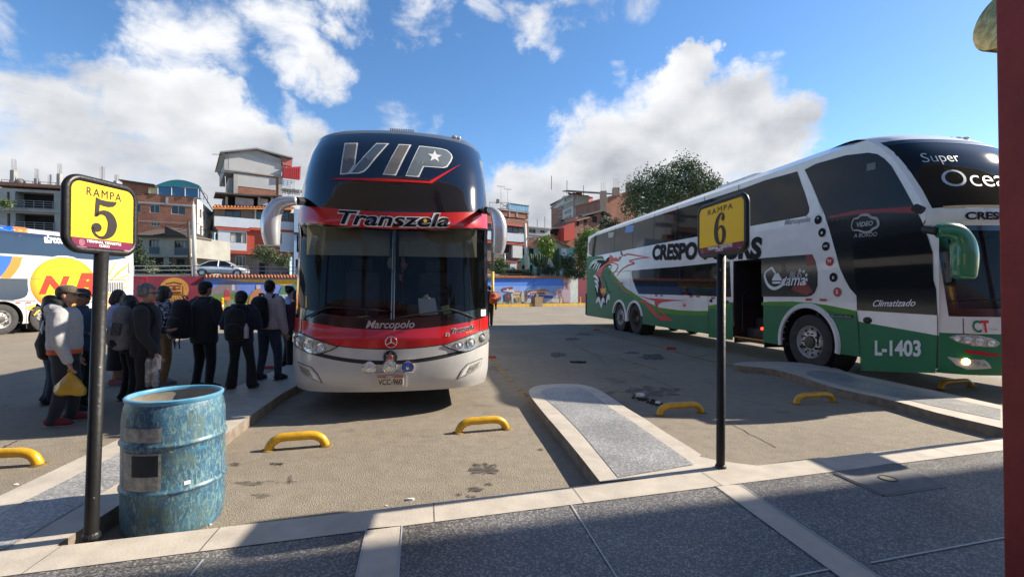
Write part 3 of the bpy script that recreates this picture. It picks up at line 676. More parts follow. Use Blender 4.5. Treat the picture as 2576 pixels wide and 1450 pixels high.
def disc_on(root, c, n, r, name, mats, prof=None, seg=28):
    b = MB(); b.lathe(prof or [(r, 0), (r, .01), (0.001, .012)], c, seg, n, False); return b.build(name, mats, root, auto=40)
# ---- the VIP bus
YAW = math.radians(9.8)
vip = empty('double_decker_bus', (-1.484, 5.75, 0), YAW); tag(vip, 'red, white and navy double-decker coach seen head-on, VIP lettered on its upper windscreen', 'bus')
V = Bus(vip, lerp_tab([(0.2,1.22),(0.33,1.245),(0.5,1.27),(0.85,1.285),(1.3,1.28),(2.6,1.28),(3.0,1.27),(3.4,1.25),(3.65,1.235),(3.80,1.215),(3.89,1.185),(3.95,1.13),(3.985,1.03)]),
        lerp_tab([(0.2,.10),(0.33,.05),(0.42,.005),(0.55,0),(0.66,.005),(0.75,.02),(0.85,.035),(0.98,.045),(1.05,.075),(1.10,.085),(1.22,.10),(2.33,.27),(2.35,.215),(2.44,.20),(2.56,.23),(2.66,.25),(3.0,.37),(3.3,.52),(3.55,.70),(3.72,.86),(3.82,.98),(3.90,1.12),(3.955,1.32),(3.985,1.62)]), L=13.4)
zb, zs, zr, zk, zw = lin(.315, .30), lin(.655, .86), lin(.835, .99), lin(1.075, 1.215), lin(1.21, 1.36)
wt, rb, rt = lin(2.325, 2.43), lin(2.345, 2.455), lin(2.56, 2.68)
V.grid('bumper', zb, zs, SILVER, nz=8); V.grid('bumper_seam', lambda u: zs(u)-.001, lambda u: zs(u)+.05, MATTE, off=-.006, nz=1)
V.grid('grille_panel', lambda u: zs(u)+.048, zr, SILVER, nz=4); V.grid('front_seam', lambda u: zr(u)-.001, lambda u: zr(u)+.012, MATTE, off=-.004, nz=1)
V.grid('front_hatch', lambda u: zr(u)+.011, zk, BRED, nz=6); V.grid('windscreen_surround', zk, zw, BLACK, nz=3)
V.grid('windscreen_surround', wt, rb, BLACK, nz=2); V.grid('destination_band', rb, rt, BRED, nz=6)
V.grid('upper_windscreen', rt, lin(3.80, 3.74), NAVY, nz=16); V.grid('roof_cap', lin(3.80, 3.74), 3.985, mat('roof_grey', (0.10, 0.105, 0.11), 0.35, coat=.5), nz=8)
V.roof(3.985, mat('roof_grey', (0.1, 0.1, 0.1)))
bot = MB(); bot.bx(-1.2, 1.2, .5, 13.3, .36, .42); bot.build('underbody', DARKIN, vip)
WG = glass('windscreen_glass', (0.012, 0.014, 0.014), 0.84, 0.015)
V.grid('windscreen', zw, wt, WG, u0=-.965, u1=.965, nz=10)
for sg in (-1, 1): V.grid('window_post', zw, wt, BLACK, u0=.955*sg, u1=1.0*sg, nu=6, nz=6, off=.002)
V.sides([(.30,.86,0),(.86,1.25,0),(1.25,2.45,2),(2.45,2.72,0),(2.72,3.74,2),(3.74,3.985,3)], [SILVER, BRED, DGLASS, mat('roof_grey', (.1,.1,.1))], BRED)
for sg in (-1, 1):
    V.grid('corner_seam', lambda u: zr(u)+.012, zk, MATTE, u0=.885*sg, u1=.893*sg, nu=1, nz=4, off=.003)
for y in (2.75, 9.6, 10.95):
    for sd in (-1, 1): wheel(vip, sd*1.22, y, sd)
# cabin behind the glass
cab = MB(); cab.bx(-1.2, 1.2, .62, 6, .98, 1.02); cab.bx(-1.2, 1.2, 2.6, 2.64, 1.0, 2.5); cab.bx(-1.22, 1.22, .7, 3, 2.44, 2.5)
cab.build('cabin', DARKIN, vip)
d_ = MB(); d_.bx(-1.17, 1.17, .62, 1.0, 1.0, 1.22); d_.bx(.15, .95, .72, 1.05, 1.2, 1.36); d_.build('dashboard', DASH, vip, bevel=.03)
d_ = MB(); d_.lathe([(.21,-.012),(.235,0),(.21,.012)], (.55, 1.15, 1.52), 28, (0, -.6, .8), False); d_.tube([(.34,1.15,1.52),(.55,1.15,1.5),(.76,1.15,1.52)], .02, 6); d_.tube([(.55,1.15,1.5),(.55,.98,1.3)], .03, 6); d_.build('steering_wheel', MATTE, vip)
CURT = mat('maroon_curtain', (0.24, 0.05, 0.035), 0.9, var=.4, scale=2, stretch=(14, 1, .6))
for x0, x1 in ((-1.0,-.7), (-.45,.05), (.75,1.0)):
    cb = MB(); pts = [(x0+(x1-x0)*i/24, 2.3+.05*math.sin(i*1.7)) for i in range(25)]
    for i in range(24): cb.face([(*pts[i],1.2),(*pts[i+1],1.2),(*pts[i+1],2.42),(*pts[i],2.42)])
    cb.build('curtain', CURT, vip, smooth=True)
for x in (-.55, .55):
    sb = MB(); sb.poly2(rrect(x-.25, x+.25, 1.5, 1.66, .06), 1.05, 1.85); sb.poly2(rrect(x-.15, x+.15, 1.52, 1.64, .05), 1.86, 2.05); sb.build('seat', mat('seat_cloth', (.10,.09,.10), .95), vip, bevel=.03)
vis = MB(); vis.bx(-1.1, -.06, .5, .52, 2.02, 2.40); vis.bx(.06, 1.1, .5, .52, 2.02, 2.40); vis.build('visor_reflection', mat('reflected_ceiling_beige', (0.45, 0.42, 0.27), .8), vip)  # pale visors stand in for the canopy ceiling reflected in the windscreen
fan = MB()
fc = V.hit('D', 1350, 175); fp = V.P(*fc)+Vector((0, .16, 0))
for rr_ in (.10, .075, .05, .02): fan.tube([fp+Vector((rr_*math.cos(t), 0, rr_*math.sin(t))) for t in np.linspace(0, 6.283, 20)], .004, 5)
for k in range(5):
    t = k*1.2566; fan.face([fp+Vector((.015*math.cos(t+a), .01, .015*math.sin(t+a))) if r_ == 0 else fp+Vector((.085*math.cos(t+a), .02*r_, .085*math.sin(t+a))) for r_, a in ((0,-.5),(0,.5),(1,.45),(-1,-.2))])
fan.tube([fp+Vector((0,.02,-.1)), fp+Vector((0,.05,-.25))], .012, 6); fan.build('dashboard_fan', MATTE, vip)
# lettering and trim
def hp(k, pts): return [V.hit(k, x, y) for x, y in pts]
STL = mat('letter_taupe', (0.16, 0.145, 0.125), .35, var=.05, coat=.5); STB = mat('letter_slate', (0.085, 0.11, 0.135), .35, var=.05, coat=.5); STG = mat('letter_grey', (0.15, 0.175, 0.185), .35, var=.05, coat=.5)
let = [([(812,188),(934,186),(908,385),(846,470),(768,475)], STL), ([(1100,188),(1218,190),(1030,410),(990,448),(940,466),(848,468)], STB),
       ([(1305,197),(1420,203),(1280,483),(1155,475)], STL), ([(1492,211),(1690,235),(1745,250),(1785,285),(1797,318),(1780,360),(1748,405),(1715,415),(1535,402),(1490,497),(1365,487)], STG)]
for pts, m_ in let:
    q = hp('C', pts); L_ = V.fpoly('lettering', q, TXW, .004); V.fpoly('letter_fill', inset(q, .017), m_, .008, parent=L_)
st = V.hit('C', 1632, 312); V.fpoly('star', [(st[0]+(.10 if i % 2 == 0 else .042)*math.sin(math.pi*i/5), st[1]+(.105 if i % 2 == 0 else .044)*math.cos(math.pi*i/5)) for i in range(10)], TXW, .012)
V.fpoly('red_swoosh', hp('C', [(668,527),(750,505),(950,508),(1580,537),(1868,383),(1605,556),(1100,537),(745,521)]), TXR, .006)
c0 = V.hit('C', 740, 885); c1 = V.hit('C', 1775, 885); wT = (c1[0]-c0[0]); cx = (c0[0]+c1[0])/2; cz = 2.452
V.ftext('lettering_outline', 'Transzela', cx, cz, wT, TXW, .005, bold=.075, shear=.25, curve=.09, h=.235)
V.ftext('lettering', 'Transzela', cx, cz, wT*.982, TXK, .010, bold=.022, shear=.25, curve=.09, h=.235)
for (px, py, m_) in ((1058,893,BLENS), (1545,898,TXY)):
    q = V.hit('C', px, py); V.fpoly('letter_dot', [(q[0]+.022*math.cos(t), q[1]+.026*math.sin(t)) for t in np.linspace(0, 6.28, 14)[:-1]], m_, .013)
q0, q1 = V.hit('D', 1005, 445), V.hit('D', 1450, 445); V.ftext('maker_lettering', 'Marcopolo', (q0[0]+q1[0])/2, 1.135, q1[0]-q0[0], mat('silver_letter', (.5,.48,.45), .3, .7), .012, bold=.02, shear=.35, curve=.05)
q0, q1 = V.hit('D', 1785, 500), V.hit('D', 1990, 455); V.ftext('small_outline', 'Transzela', (q0[0]+q1[0])/2, (q0[1]+q1[1])/2+.0, (q1[0]-q0[0])*1.02, TXW, .005, bold=.06, shear=.25, tilt=(q1[1]-q0[1])/(q1[0]-q0[0]))
V.ftext('small_lettering', 'Transzela', (q0[0]+q1[0])/2, (q0[1]+q1[1])/2, q1[0]-q0[0], TXK, .009, bold=.015, shear=.25, tilt=(q1[1]-q0[1])/(q1[0]-q0[0]))
q2 = V.hit('D', 1945, 503); V.ftext('yellow_script', 'Ivan Soto', q2[0], q2[1], .085, TXY, .006, shear=.4, tilt=.25)
q3 = V.hit('D', 1750, 530); V.ftext('numeral_emblem', '12', q3[0], q3[1], .055, TXW, .005, bold=.05, shear=.2); V.ftext('numeral_emblem', '12', q3[0], q3[1], .050, TXK, .009, bold=.0, shear=.2)
# star badge, spot lamps, plate, lights
sc = V.hit('D', 1235, 597); p = V.P(*sc, .012); b = MB()
b.tube([p+Vector((.068*math.cos(t), 0, .068*math.sin(t))) for t in np.linspace(0, 2*math.pi, 33)], .006, 6, caps=False)
for k in range(3):
    t = math.pi/2+k*2*math.pi/3; b.tube([p, p+Vector((.066*math.cos(t), 0, .066*math.sin(t)))], [.014, .004], 4)
b.build('star_badge', CHROME, vip, smooth=True)
for (px, py, rr_, m_) in ((1040,830,60,LENS), (1222,818,62,LENS), (1385,828,60,BLENS)):
    q = V.hit('D', px, py); r_ = rr_*.64375/2.339*5.7/1180; p = V.P(*q, .03)
    l = disc_on(vip, p+Vector((0, .06, 0)), (0, -1, 0), r_, 'spot_lamp', CHROME, [(r_*.5,-.02),(r_*.9,.03),(r_,.055),(r_*1.0,.068),(r_*.9,.07),(r_*.86,.062)])
    disc_on(l, p+Vector((0, .06, 0)), (0, -1, 0), r_, 'lens', m_, [(r_*.87,.06),(r_*.6,.068),(r_*.25,.072),(.001,.072)])
    disc_on(l, p+Vector((0, .06, 0)), (0, -1, 0), r_, 'bulb', CHROME, [(r_*.3,.072),(r_*.24,.082),(.001,.085)], 14)
q = V.hit('D', 1228, 735); p = V.P(*q, .0)+Vector((0, .012, 0)); e = disc_on(vip, p, (0, -1, 0), .078, 'round_badge', MATTE, [(.085,0),(.085,.022),(.078,.026),(.001,.024)])
b = MB(); b.prism([p+Vector(((.076 if i % 2 == 0 else .04)*math.sin(math.pi*i/6), -.027, (.076 if i % 2 == 0 else .04)*math.cos(math.pi*i/6))) for i in range(12)], (0, -.006, 0)); b.build('badge_star', CHROME, e)
disc_on(e, p+Vector((0, -.033, 0)), (0, -1, 0), .035, 'badge_centre', mat('copper_badge', (.45,.14,.07), .3, .6), [(.036,0),(.03,.006),(.001,.008)])
b = MB(); pa, pb = V.P(*V.hit('D', 990, 885), .05), V.P(*V.hit('D', 1440, 870), .05); b.tube([pa, pb], .009, 6); b.build('lamp_bar', STEEL, vip)
q = V.hit('D', 1228, 945); p = V.P(*q, .02)
pl = MB(); pl.bx(p.x-.158, p.x+.158, p.y-.012, p.y, p.z-.066, p.z+.066); pl = pl.build('number_plate', mat('plate_face', (.55,.48,.38), .4, var=.1, scale=25), vip, bevel=.004)
def flat_text(txt, c, w, m, parent, y, h=None, bold=0.0, name='plate_text', shear=0.0):
    v, f = text2d(txt, 1, shear, bold); x0 = min(a[0] for a in v); x1 = max(a[0] for a in v); k = w/(x1-x0); b = MB(); b.add([(c[0]+(a[0]-(x0+x1)/2)*k, y, c[1]+a[1]*(h or k)) for a in v], f); return b.build(name, m, parent)
flat_text('VCC-960', (p.x, p.z-.018), .28, TXK, pl, p.y-.0145, h=.095, bold=.01)
b = MB(); b.bx(p.x-.15, p.x+.15, p.y-.0135, p.y-.012, p.z+.036, p.z+.06); b.build('plate_header', mat('plate_red', (.45,.12,.06), .5), pl); flat_text('PERU', (p.x, p.z+.047), .08, TXW, pl, p.y-.0145)
b = MB(); b.prism([p+Vector((a*.20, .012, c*.088)) for a, c in ((-1,-1),(1,-1),(1,1),(-1,1))], (0, -.009, 0)); b.build('plate_frame', SILVER, vip, bevel=.004)
hl = hp('D', [(330,490),(360,500),(430,528),(560,580),(738,640),(690,665),(620,690),(545,705),(480,690),(420,660),(355,625),(335,590)])
hb = None
def lamp_unit(pts, sg, discs):
    q = [(x*sg, z) for x, z in pts]; o = V.fpoly('headlight', q, LBACK, .012, th=.03)
    V.fpoly('headlight_rim', inset(q, -.012), MATTE, .006, parent=o)
    for (x, z, r_) in discs:
        p = V.P(x*sg, z, .014); n = V.P(x*sg, z, .1)-V.P(x*sg, z, 0)
        l = disc_on(o, p, n, r_, 'reflector', CHROME, [(r_,0),(r_*1.0,.014),(r_*.9,.014),(r_*.6,.003),(r_*.45,.001)]); disc_on(l, p, n, r_, 'lens', LENS, [(r_*.62,.006),(r_*.4,.02),(.001,.026)], 18)
dd = [(*V.hit('D', 395, 573), .055), (*V.hit('D', 488, 625), .066), (*V.hit('D', 597, 643), .05)]
lamp_unit(hl, 1, dd); lamp_unit(hl, -1, dd)
fo = hp('D', [(385,780),(505,828),(560,890),(598,962),(520,930),(440,885),(398,845)]); fi = hp('D', [(400,805),(488,850),(522,918),(470,895),(425,862)]); fl = hp('D', [(492,838),(545,885),(580,945),(530,922),(505,870)])
for sg in (1, -1):
    o = V.fpoly('fog_lamp', [(x*sg, z) for x, z in fo], SILVER, .008, th=.02); V.fpoly('fog_rim', inset([(x*sg, z) for x, z in fo], -.008), MATTE, .004, parent=o)
    V.fpoly('lens', [(x*sg, z) for x, z in fi], mat('fog_lens', (.32,.31,.26), .08, .3, var=.3, scale=25, coat=1), .014, parent=o); V.fpoly('led_strip', [(x*sg, z) for x, z in fl], mat('led_dots', (.75,.75,.72), .3, var=.3, scale=60), .013, parent=o)
# wipers, centre post, mirrors, roof bits
def on_glass(k, pts, off): return [V.P(*V.hit(k, x, y), off) for x, y in pts]
for pts in ([(480,368),(560,330),(650,288),(700,280)], [(1985,380),(1880,335),(1800,308),(1770,303)]):
    b = MB(); b.tube(on_glass('D', pts, .035), .012, 6); arm = b.build('wiper', MATTE, vip)
    bl = [(700,280),(900,293),(1200,317)] if pts[0][0] < 1000 else [(1770,303),(1550,335),(1290,380)]
    b = MB(); b.tube(on_glass('D', bl, .03), .009, 6); b.build('wiper_blade', MATTE, arm)
b = MB(); b.tube([V.P(0.015, z, .002) for z in np.linspace(1.2, 2.33, 8)], (.022), 6, sq=.5); b.build('centre_post', BLACK, vip)
def mirror(k, pts, d0, stub):
    P = [FA(k, x, y, d0) for x, y, r in pts]; R = [r*.64375/FR[k][2]*d0/1180 for x, y, r in pts]
    P = [V.I @ p for p in P]; sp = smooth_path([(*p, r) for p, r in zip(P, R)], 4) if False else None
    Q, RR = [], []
    pp = smooth_path(P, 4); rr_ = smooth_path([(r, 0) for r in R], 4)
    last = pp[-1]; dirn = (pp[-1]-pp[-2]).normalized(); r_e = rr_[-1][0]
    pp += [last+dirn*r_e*.12, last+dirn*r_e*.2]; rr_ = [r[0] for r in rr_]+[r_e*.85, r_e*.45]
    b = MB(); b.tube(pp, [(r, r*.8) for r in rr_], 16); o = b.build('mirror', mat('mirror_silver', (.66,.66,.67), .26, .5, var=.06, coat=.4), vip, smooth=True)
    b = MB(); s2 = [V.I @ FA(k, x, y, d) for x, y, d in stub]; b.tube(s2, .05, 8); b.build('mirror_stub', MATTE, o)
    g_ = MB(); ctr = P[4]; g_.tube([P[3]+Vector((0,.085,0)), P[5]+Vector((0,.085,0))], .075, 10, sq=.2); g_.build('mirror_glass', CHROME, o)
    return o
mirror('C', [(372,710,40),(290,718,52),(200,752,66),(148,835,82),(133,930,86),(138,1030,79),(150,1125,62)], 5.65, [(365,712,5.65),(400,715,5.8),(440,715,6.2)])
mirror('C', [(2112,800,22),(2150,800,36),(2195,845,55),(2220,930,69),(2224,1030,70),(2216,1130,63),(2203,1200,48)], 6.15, [(2110,800,6.2),(2080,800,6.6)])
b = MB()
for i in range(14):
    q = V.P(-.12+i*.026, 3.93, .0); b.bx(q.x-.008, q.x+.008, q.y-.02, q.y+.16, 3.92, 3.962)
b.build('roof_vent', mat('vent_grey', (.42,.42,.40), .6), vip)
for x in (-.02, .82, .88): 
    q = V.P(x, 3.90 if x > .5 else 3.96, 0); b = MB(); b.ball(q, (.05,.06,.03), 10, 6); b.build('marker_lamp', LENS, vip, smooth=True)
q = V.hit('D', 2075, 330); V.fpoly('permit_sticker', [(q[0]+a*.04, q[1]+c*.045) for a, c in ((-1,-1),(1,-1),(1,1),(-1,1))], TXW, .006)
q = V.hit('D', 462, 230); V.fpoly('yellow_sticker', [(q[0]+a*.012, q[1]+c*.075) for a, c in ((-1,-1),(1,-1),(.2,1),(-1,1))], TXY, .004)
# loose things behind the windscreen
def inside(k, pts, dy, name, m, lab, cat):
    P = [vip.matrix_world @ (V.P(*V.hit(k, x, y))+Vector((0, dy, 0))) for x, y in pts]; c = sum(P, Vector())/len(P)
    b = MB(); n = (P[1]-P[0]).cross(P[2]-P[0]).normalized(); n = n if n.y > 0 else -n
    b.prism([p-c for p in P], n*.006); o = b.build(name, m); o.location = c; tag(o, lab, cat); return o, P, c
bpy.context.view_layer.update()
cb, P_, c_ = inside('D', [(1480,200),(1635,195),(1665,345),(1495,355)], .03, 'clipboard', mat('pale_sheet', (.78,.86,.84), .7, var=.04), 'clipboard with pale green sheets propped behind the windscreen of the VIP bus', 'clipboard')
b = MB(); t_ = V.P(*V.hit('D', 1555, 195))+Vector((0, .02, 0)); t_ = vip.matrix_world @ t_-c_; b.bx(t_.x-.045, t_.x+.045, t_.y-.012, t_.y, t_.z-.015, t_.z+.012); b.bx(t_.x-.022, t_.x+.022, t_.y-.012, t_.y, t_.z+.01, t_.z+.04); b.build('clip', STEEL, cb)
inside('D', [(1690,275),(1765,255),(1790,330),(1715,348)], .03, 'paper_note', mat('green_note', (.50,.62,.28), .8, var=.03), 'small yellow-green note beside the clipboard behind the windscreen', 'note')
ch = MB(); 
for (px, py, r_) in ((1335,1235,.02), (1340,1260,.03), (1345,1300,.045), (1335,1350,.02), (1318,1400,.03), (1318,1425,.022)): ch.ball(V.P(*V.hit('C', px, py))+Vector((0, .1, 0)), (r_, r_*.7, r_*1.2), 9, 6)
p = V.P(*V.hit('C', 1338, 1200))+Vector((0, .1, 0)); ch.tube([p+Vector((0,0,.15)), p+Vector((0,0,-.35))], .004, 5)
o = ch.build('windscreen_charm', mat('charm_gold', (.38,.26,.14), .4, .2, var=.5, scale=25, col2=(.35,.05,.04)), smooth=True, M=vip.matrix_world); tag(o, 'string of gold and red trinkets hanging behind the centre of the windscreen', 'charm')
ch = MB(); ch.ball(V.P(*V.hit('C', 1220, 1275))+Vector((0, .1, 0)), (.038, .03, .075), 10, 7); ch.tube([V.P(*V.hit('C', 1222, 1200))+Vector((0, .1, .1)), V.P(*V.hit('C', 1220, 1330))+Vector((0, .1, 0))], .004, 5)
o = ch.build('windscreen_charm', mat('charm_pale', (.40,.38,.22), .5, var=.4, scale=30), smooth=True, M=vip.matrix_world); tag(o, 'pale olive pendant hanging just left of the windscreen centre post', 'charm')
# ---- the green and white bus at the right
grn = empty('double_decker_bus', (7.82, 6.93, 0), math.radians(10)); tag(grn, 'white and green double-decker coach with a hummingbird on its flank, door open', 'bus')
B = Bus(grn, lerp_tab([(0.2,1.28),(3.0,1.28),(4.30,1.21),(4.40,1.13),(4.47,1.0),(4.52,.82)]),
        lerp_tab([(.2,.12),(.36,.05),(.5,0),(.9,.02),(1.2,.06),(2.6,.26),(2.66,.20),(2.87,.20),(3.2,.36),(3.6,.60),(3.93,.84),(4.17,1.08),(4.32,1.30),(4.42,1.6),(4.48,1.95),(4.52,2.4)]), a=.20, b=.22, L=16.6)
def sp(k, pts): return [B.shit(k, x, y) for x, y in pts]
B.grid('front_bumper', .36, .97, BGREEN, nz=6); B.grid('front_panel', .97, 1.22, WHITE, nz=3); B.grid('lower_windscreen', 1.22, 2.6, glass('windscreen_glass', ()), u0=-.93, u1=.93, nz=10)
for sg in (-1, 1): B.grid('windscreen_pillar', 1.22, 2.6, WHITE, u0=.925*sg, u1=1.0*sg, nu=6, nz=8)
B.grid('windscreen_border', 1.22, 1.34, BLACK, u0=-.93, u1=.93, off=.004, nz=1); B.grid('windscreen_border', 2.52, 2.6, BLACK, u0=-.93, u1=.93, off=.004, nz=1)
for sg in (-1, 1): B.grid('windscreen_border', 1.3, 2.56, BLACK, u0=.86*sg, u1=.93*sg, nu=3, nz=8, off=.005)
B.grid('front_band', 2.6, 2.88, WHITE, nz=4); B.grid('upper_windscreen', 2.88, 4.17, DGLASS, u0=-.97, u1=.97, nz=14)
for sg in (-1, 1): B.grid('upper_pillar', 2.88, 4.17, WHITE, u0=.965*sg, u1=1.0*sg, nu=6, nz=12)
B.grid('upper_border', 4.09, 4.18, BLACK, u0=-.97, u1=.97, off=.004, nz=2); B.grid('roof_cap', 4.17, 4.52, WHITE, nz=9); B.roof(4.52, WHITE)
B.grid('chrome_strip', 2.865, 2.895, CHROME, u0=-.9, u1=.9, off=.012, nz=1)
ci = MB(); ci.bx(-1.2, 1.2, .6, 15, .42, .46); ci.bx(-1.2, 1.2, 2.75, 2.8, .5, 2.6); ci.bx(-1.2, 1.2, .7, 3, 2.56, 2.6); ci.build('cabin', DARKIN, grn)
ci = MB(); ci.bx(-1.1, 1.1, .55, .95, .46, 1.2); ci.build('dashboard', DASH, grn, bevel=.03)
# near side wall with wheel arches and the open doorway
AX = (2.95, 11.15, 12.58); zbase = .42; AZ = .56
def arch(yc, R, z0, n=20, rev=False):
    a0 = math.asin((z0-AZ)/R)
    pts = [(yc+R*math.cos(t), AZ+R*math.sin(t)) for t in np.linspace(math.pi-a0, a0, n)]; return pts
dl = B.shit('K', 1640, 840)[0]; dr = B.shit('K', 1375, 700)[0]; dtop = B.shit('K', 1480, 145)[1]
yF = B.Y(1.28, .6)
low = [(yF, zbase)]+arch(AX[0], .70, zbase)+[(dl, zbase), (dl, dtop), (dr, dtop), (dr, zbase)]+arch(AX[1], .66, zbase)+arch(AX[2], .66, zbase)+[(B.L, zbase), (B.L, 2.6), (yF, 2.6)]
B.spoly('body_side', low, WHITE, 0, L=1.5)
B.sides([(2.6, 3.0, 0),(3.0,4.3,0),(4.3,4.52,0)], [WHITE], BGREEN, sds=(-1,), name='upper_side'); B.sides([(.42, 4.52, 0)], [WHITE], BGREEN, sds=(1,))
b = MB()
for i in range(13):
    za, zc = .42+i*(2.18/13), .42+(i+1)*(2.18/13); ya, yb_ = B.Y(B.hw(za), za), B.Y(B.hw(zc), zc)
    if abs(ya-yF) > .004 or abs(yb_-yF) > .004: b.face([B.SP(ya, za), B.SP(yF, za, -.001), B.SP(yF, zc, -.001), B.SP(yb_, zc)])
if b.v: b.build('front_corner', WHITE, grn)
b = MB()                                    # wells, stairwell
for y in AX: w_ = MB(); w_.lathe([(.70,0), (.70,-.5), (.05,-.5)], (-1.27, y, AZ), 32, (-1, 0, 0), False); w_.build('wheel_well', DARKIN, grn)
b.bx(-1.25, -.35, dl, dl+.02, .3, dtop); b.bx(-1.25, -.35, dr-.02, dr, .3, dtop); b.bx(-.37, -.35, dl, dr, .3, dtop); b.bx(-1.25, -.35, dl, dr, dtop-.02, dtop); b.build('stairwell', DARKIN, grn)
b = MB(); b.bx(-1.2, -.4, dl+.03, dr-.03, .36, .44); b.bx(-.9, -.4, dl+.03, dr-.03, .44, .68); b.bx(-.65, -.4, dl+.03, dr-.03, .68, .92); b.build('step', DASH, grn)
b = MB(); b.bx(-1.255, -1.22, dl+.02, dr-.02, .44, .465); b.build('step_edge', mat('step_yellow', (.62,.30,.02), .5), grn)
b = MB(); y_ = dr-.12; b.tube([(-1.1, y_, .6), (-1.1, y_, 1.5), (-.8, y_, 1.75)], .016, 6); b.build('grab_rail', MATTE, grn); b = MB(); b.tube([(-1.12, dl+.1, .5), (-1.12, dl+.1, 1.6)], .016, 6); b.build('grab_rail', MATTE, grn)
q = B.shit('K', 1507, 747); b = MB(); b.ball((-.9, q[0], q[1]), .035, 10, 7); b.build('step_lamp', mat('red_lamp', (1, .02, .01), .3, emit=6), grn)
b = MB(); b.prism([(-.36, dl+.25, 1.75), (-.36, dl+.65, 1.75), (-.36, dl+.65, 2.0), (-.36, dl+.25, 2.0)], (-.01, 0, 0)); b.build('notice', mat('dim_notice', (.12,.12,.13), .8), grn)
for i, y in enumerate(AX): wheel(grn, -1.24, y, -1, AZ, front=(i != 1), dirty=(i == 1)); wheel(grn, 1.24, y, 1, AZ)
for y, R in zip(AX, (.80, .715, .715)):
    b = MB(); t = np.linspace(math.pi*1.06, -math.pi*.06, 30); ri = R-.10
    if y == AX[1]: t = np.linspace(math.pi*.93, -.19, 30)
    if y == AX[2]: t = np.linspace(math.pi*1.06, .22, 30)
    for i in range(29):
        a, c = t[i], t[i+1]; f = lambda r, a, o: (-1.28-o, y-r*math.cos(a)*-1, AZ+r*math.sin(a))
        b.face([f(R, a, .005), f(R, c, .005), f(R-.03, c, .04), f(R-.03, a, .04)]); b.face([f(R-.03, a, .04), f(R-.03, c, .04), f(ri, c, .03), f(ri, a, .03)]); b.face([f(ri, a, .03), f(ri, c, .03), f(ri, c, -.06), f(ri, a, -.06)])
    b.build('wheel_arch_trim', WHITE, grn, smooth=True)
# glazing and livery on the near side
SG = lambda n, k, pts, m_, off=.004, par=None: B.spoly(n, sp(k, pts), m_, off, par)
def spm(lst): return [B.shit(k, x, y) for k, x, y in lst]
B.spoly('upper_window_strip', spm([('E',985,768),('E',1500,600),('E',1830,497),('E',2200,378),('g',200,455),('g',480,378),('g',520,500),('g',560,600),('g',585,680),('g',583,730),('g',560,766),('g',55,857),('E',2230,692),('E',1830,770),('E',1400,850),('E',965,935),('E',932,915),('E',930,835),('E',950,790)]), DGLASS, .005)
B.spoly('front_side_glazing', spm([('g',545,363),('g',640,312),('g',900,238),('g',1100,215),('g',1180,228),('g',1240,268),('g',1300,330),('g',1400,500),('g',1505,690),('g',1560,800),('g',1620,960),('L',1640,-100),('L',1690,60),('L',1703,292),('L',1350,270),('L',1000,248),('L',995,120),('L',940,60),('L',900,-10),('g',850,1220),('g',800,1030),('g',760,890),('g',720,760),('g',660,620),('g',610,500)]), mat('side_glass', (.014,.017,.022), .12, var=.15, scale=1, spec=.25), .005)
B.spoly('driver_window', spm([('g',965,1030),('g',1010,985),('g',1200,958),('g',1600,895),('g',1660,1080),('L',1670,60),('L',1000,70),('L',985,-60)]), DGLASS, .009)
SG('red_stripe', 'g', [(740,775),(860,745),(1000,716),(1200,704),(1490,684),(1515,742),(1250,736),(1000,752),(780,785)], mat('dark_red_vinyl', (.22,.012,.022), .35), .010)
SG('lower_window_strip', 'K', [(485,238),(900,203),(1345,158),(1358,470),(1000,455),(548,443),(520,385),(500,330),(487,280)], DGLASS)
lw = SG('lower_window_strip', 'K', [(1622,130),(1850,112),(2068,96),(2098,160),(2116,260),(2115,370),(2092,430),(2060,458),(2020,468),(1626,466)], mat('printed_glass', (.03,.037,.04), .12, spec=.7), .005)
SG('window_print', 'K', [(2010,100),(2066,97),(2090,150),(2095,185),(2020,195),(2020,150)], mat('print_red', (.20,.015,.025), .2, spec=.7), .009, lw); SG('window_print', 'K', [(1880,400),(1960,340),(2030,350),(2075,420),(2020,455),(1950,430)], MATS['print_red'], .009, lw)
SG('window_print', 'K', [(1790,130),(1840,220),(1830,300),(1900,400),(2020,440),(2060,452),(1900,425),(1780,395),(1700,370),(1760,330),(1800,250)], mat('print_black', (.012,.014,.015), .15, spec=.7), .0075, lw)
b = MB()
def band_top(y): return 0
grn_top = spm([('K',105,112),('K',235,112),('K',250,150),('K',300,230),('K',360,310),('K',430,385),('K',520,445),('K',620,510),('K',720,560),('K',900,585),('K',1060,592),('K',1160,591)])
def clip_low(pts): return pts
rear_low = [(B.L, zbase)]+arch(AX[2], .635, zbase)[::-1]+arch(AX[1], .635, zbase)[::-1]
rx = sp('K', [(1162,592)])[0][0]
B.spoly('green_livery', grn_top+[(rx, zbase)]+[(p[0], p[1]) for p in (arch(AX[1], .665, zbase)+arch(AX[2], .665, zbase))]+[(B.L, zbase), (B.L, 3.2)], BGREEN, .004, L=1.2)
m1 = sp('K', [(1160,546),(1250,530),(1350,515)]); dpan = m1+[(dr+.002, m1[-1][1]), (dr+.002, .36), (rx, .33)]
B.spoly('green_livery', [(x, z) for x, z in dpan], BGREEN, .006)
f1 = sp('K', [(1626,515),(1700,509),(1900,508),(2050,519),(2200,540),(2455,592)])+sp('L', [(1010,345),(1350,405),(1705,468)])
B.spoly('green_livery', [(dl, zbase), (dl, f1[0][1])]+f1+[(yF, f1[-1][1]), (yF, zbase)]+arch(AX[0], .705, zbase), BGREEN, .004, L=1.2)
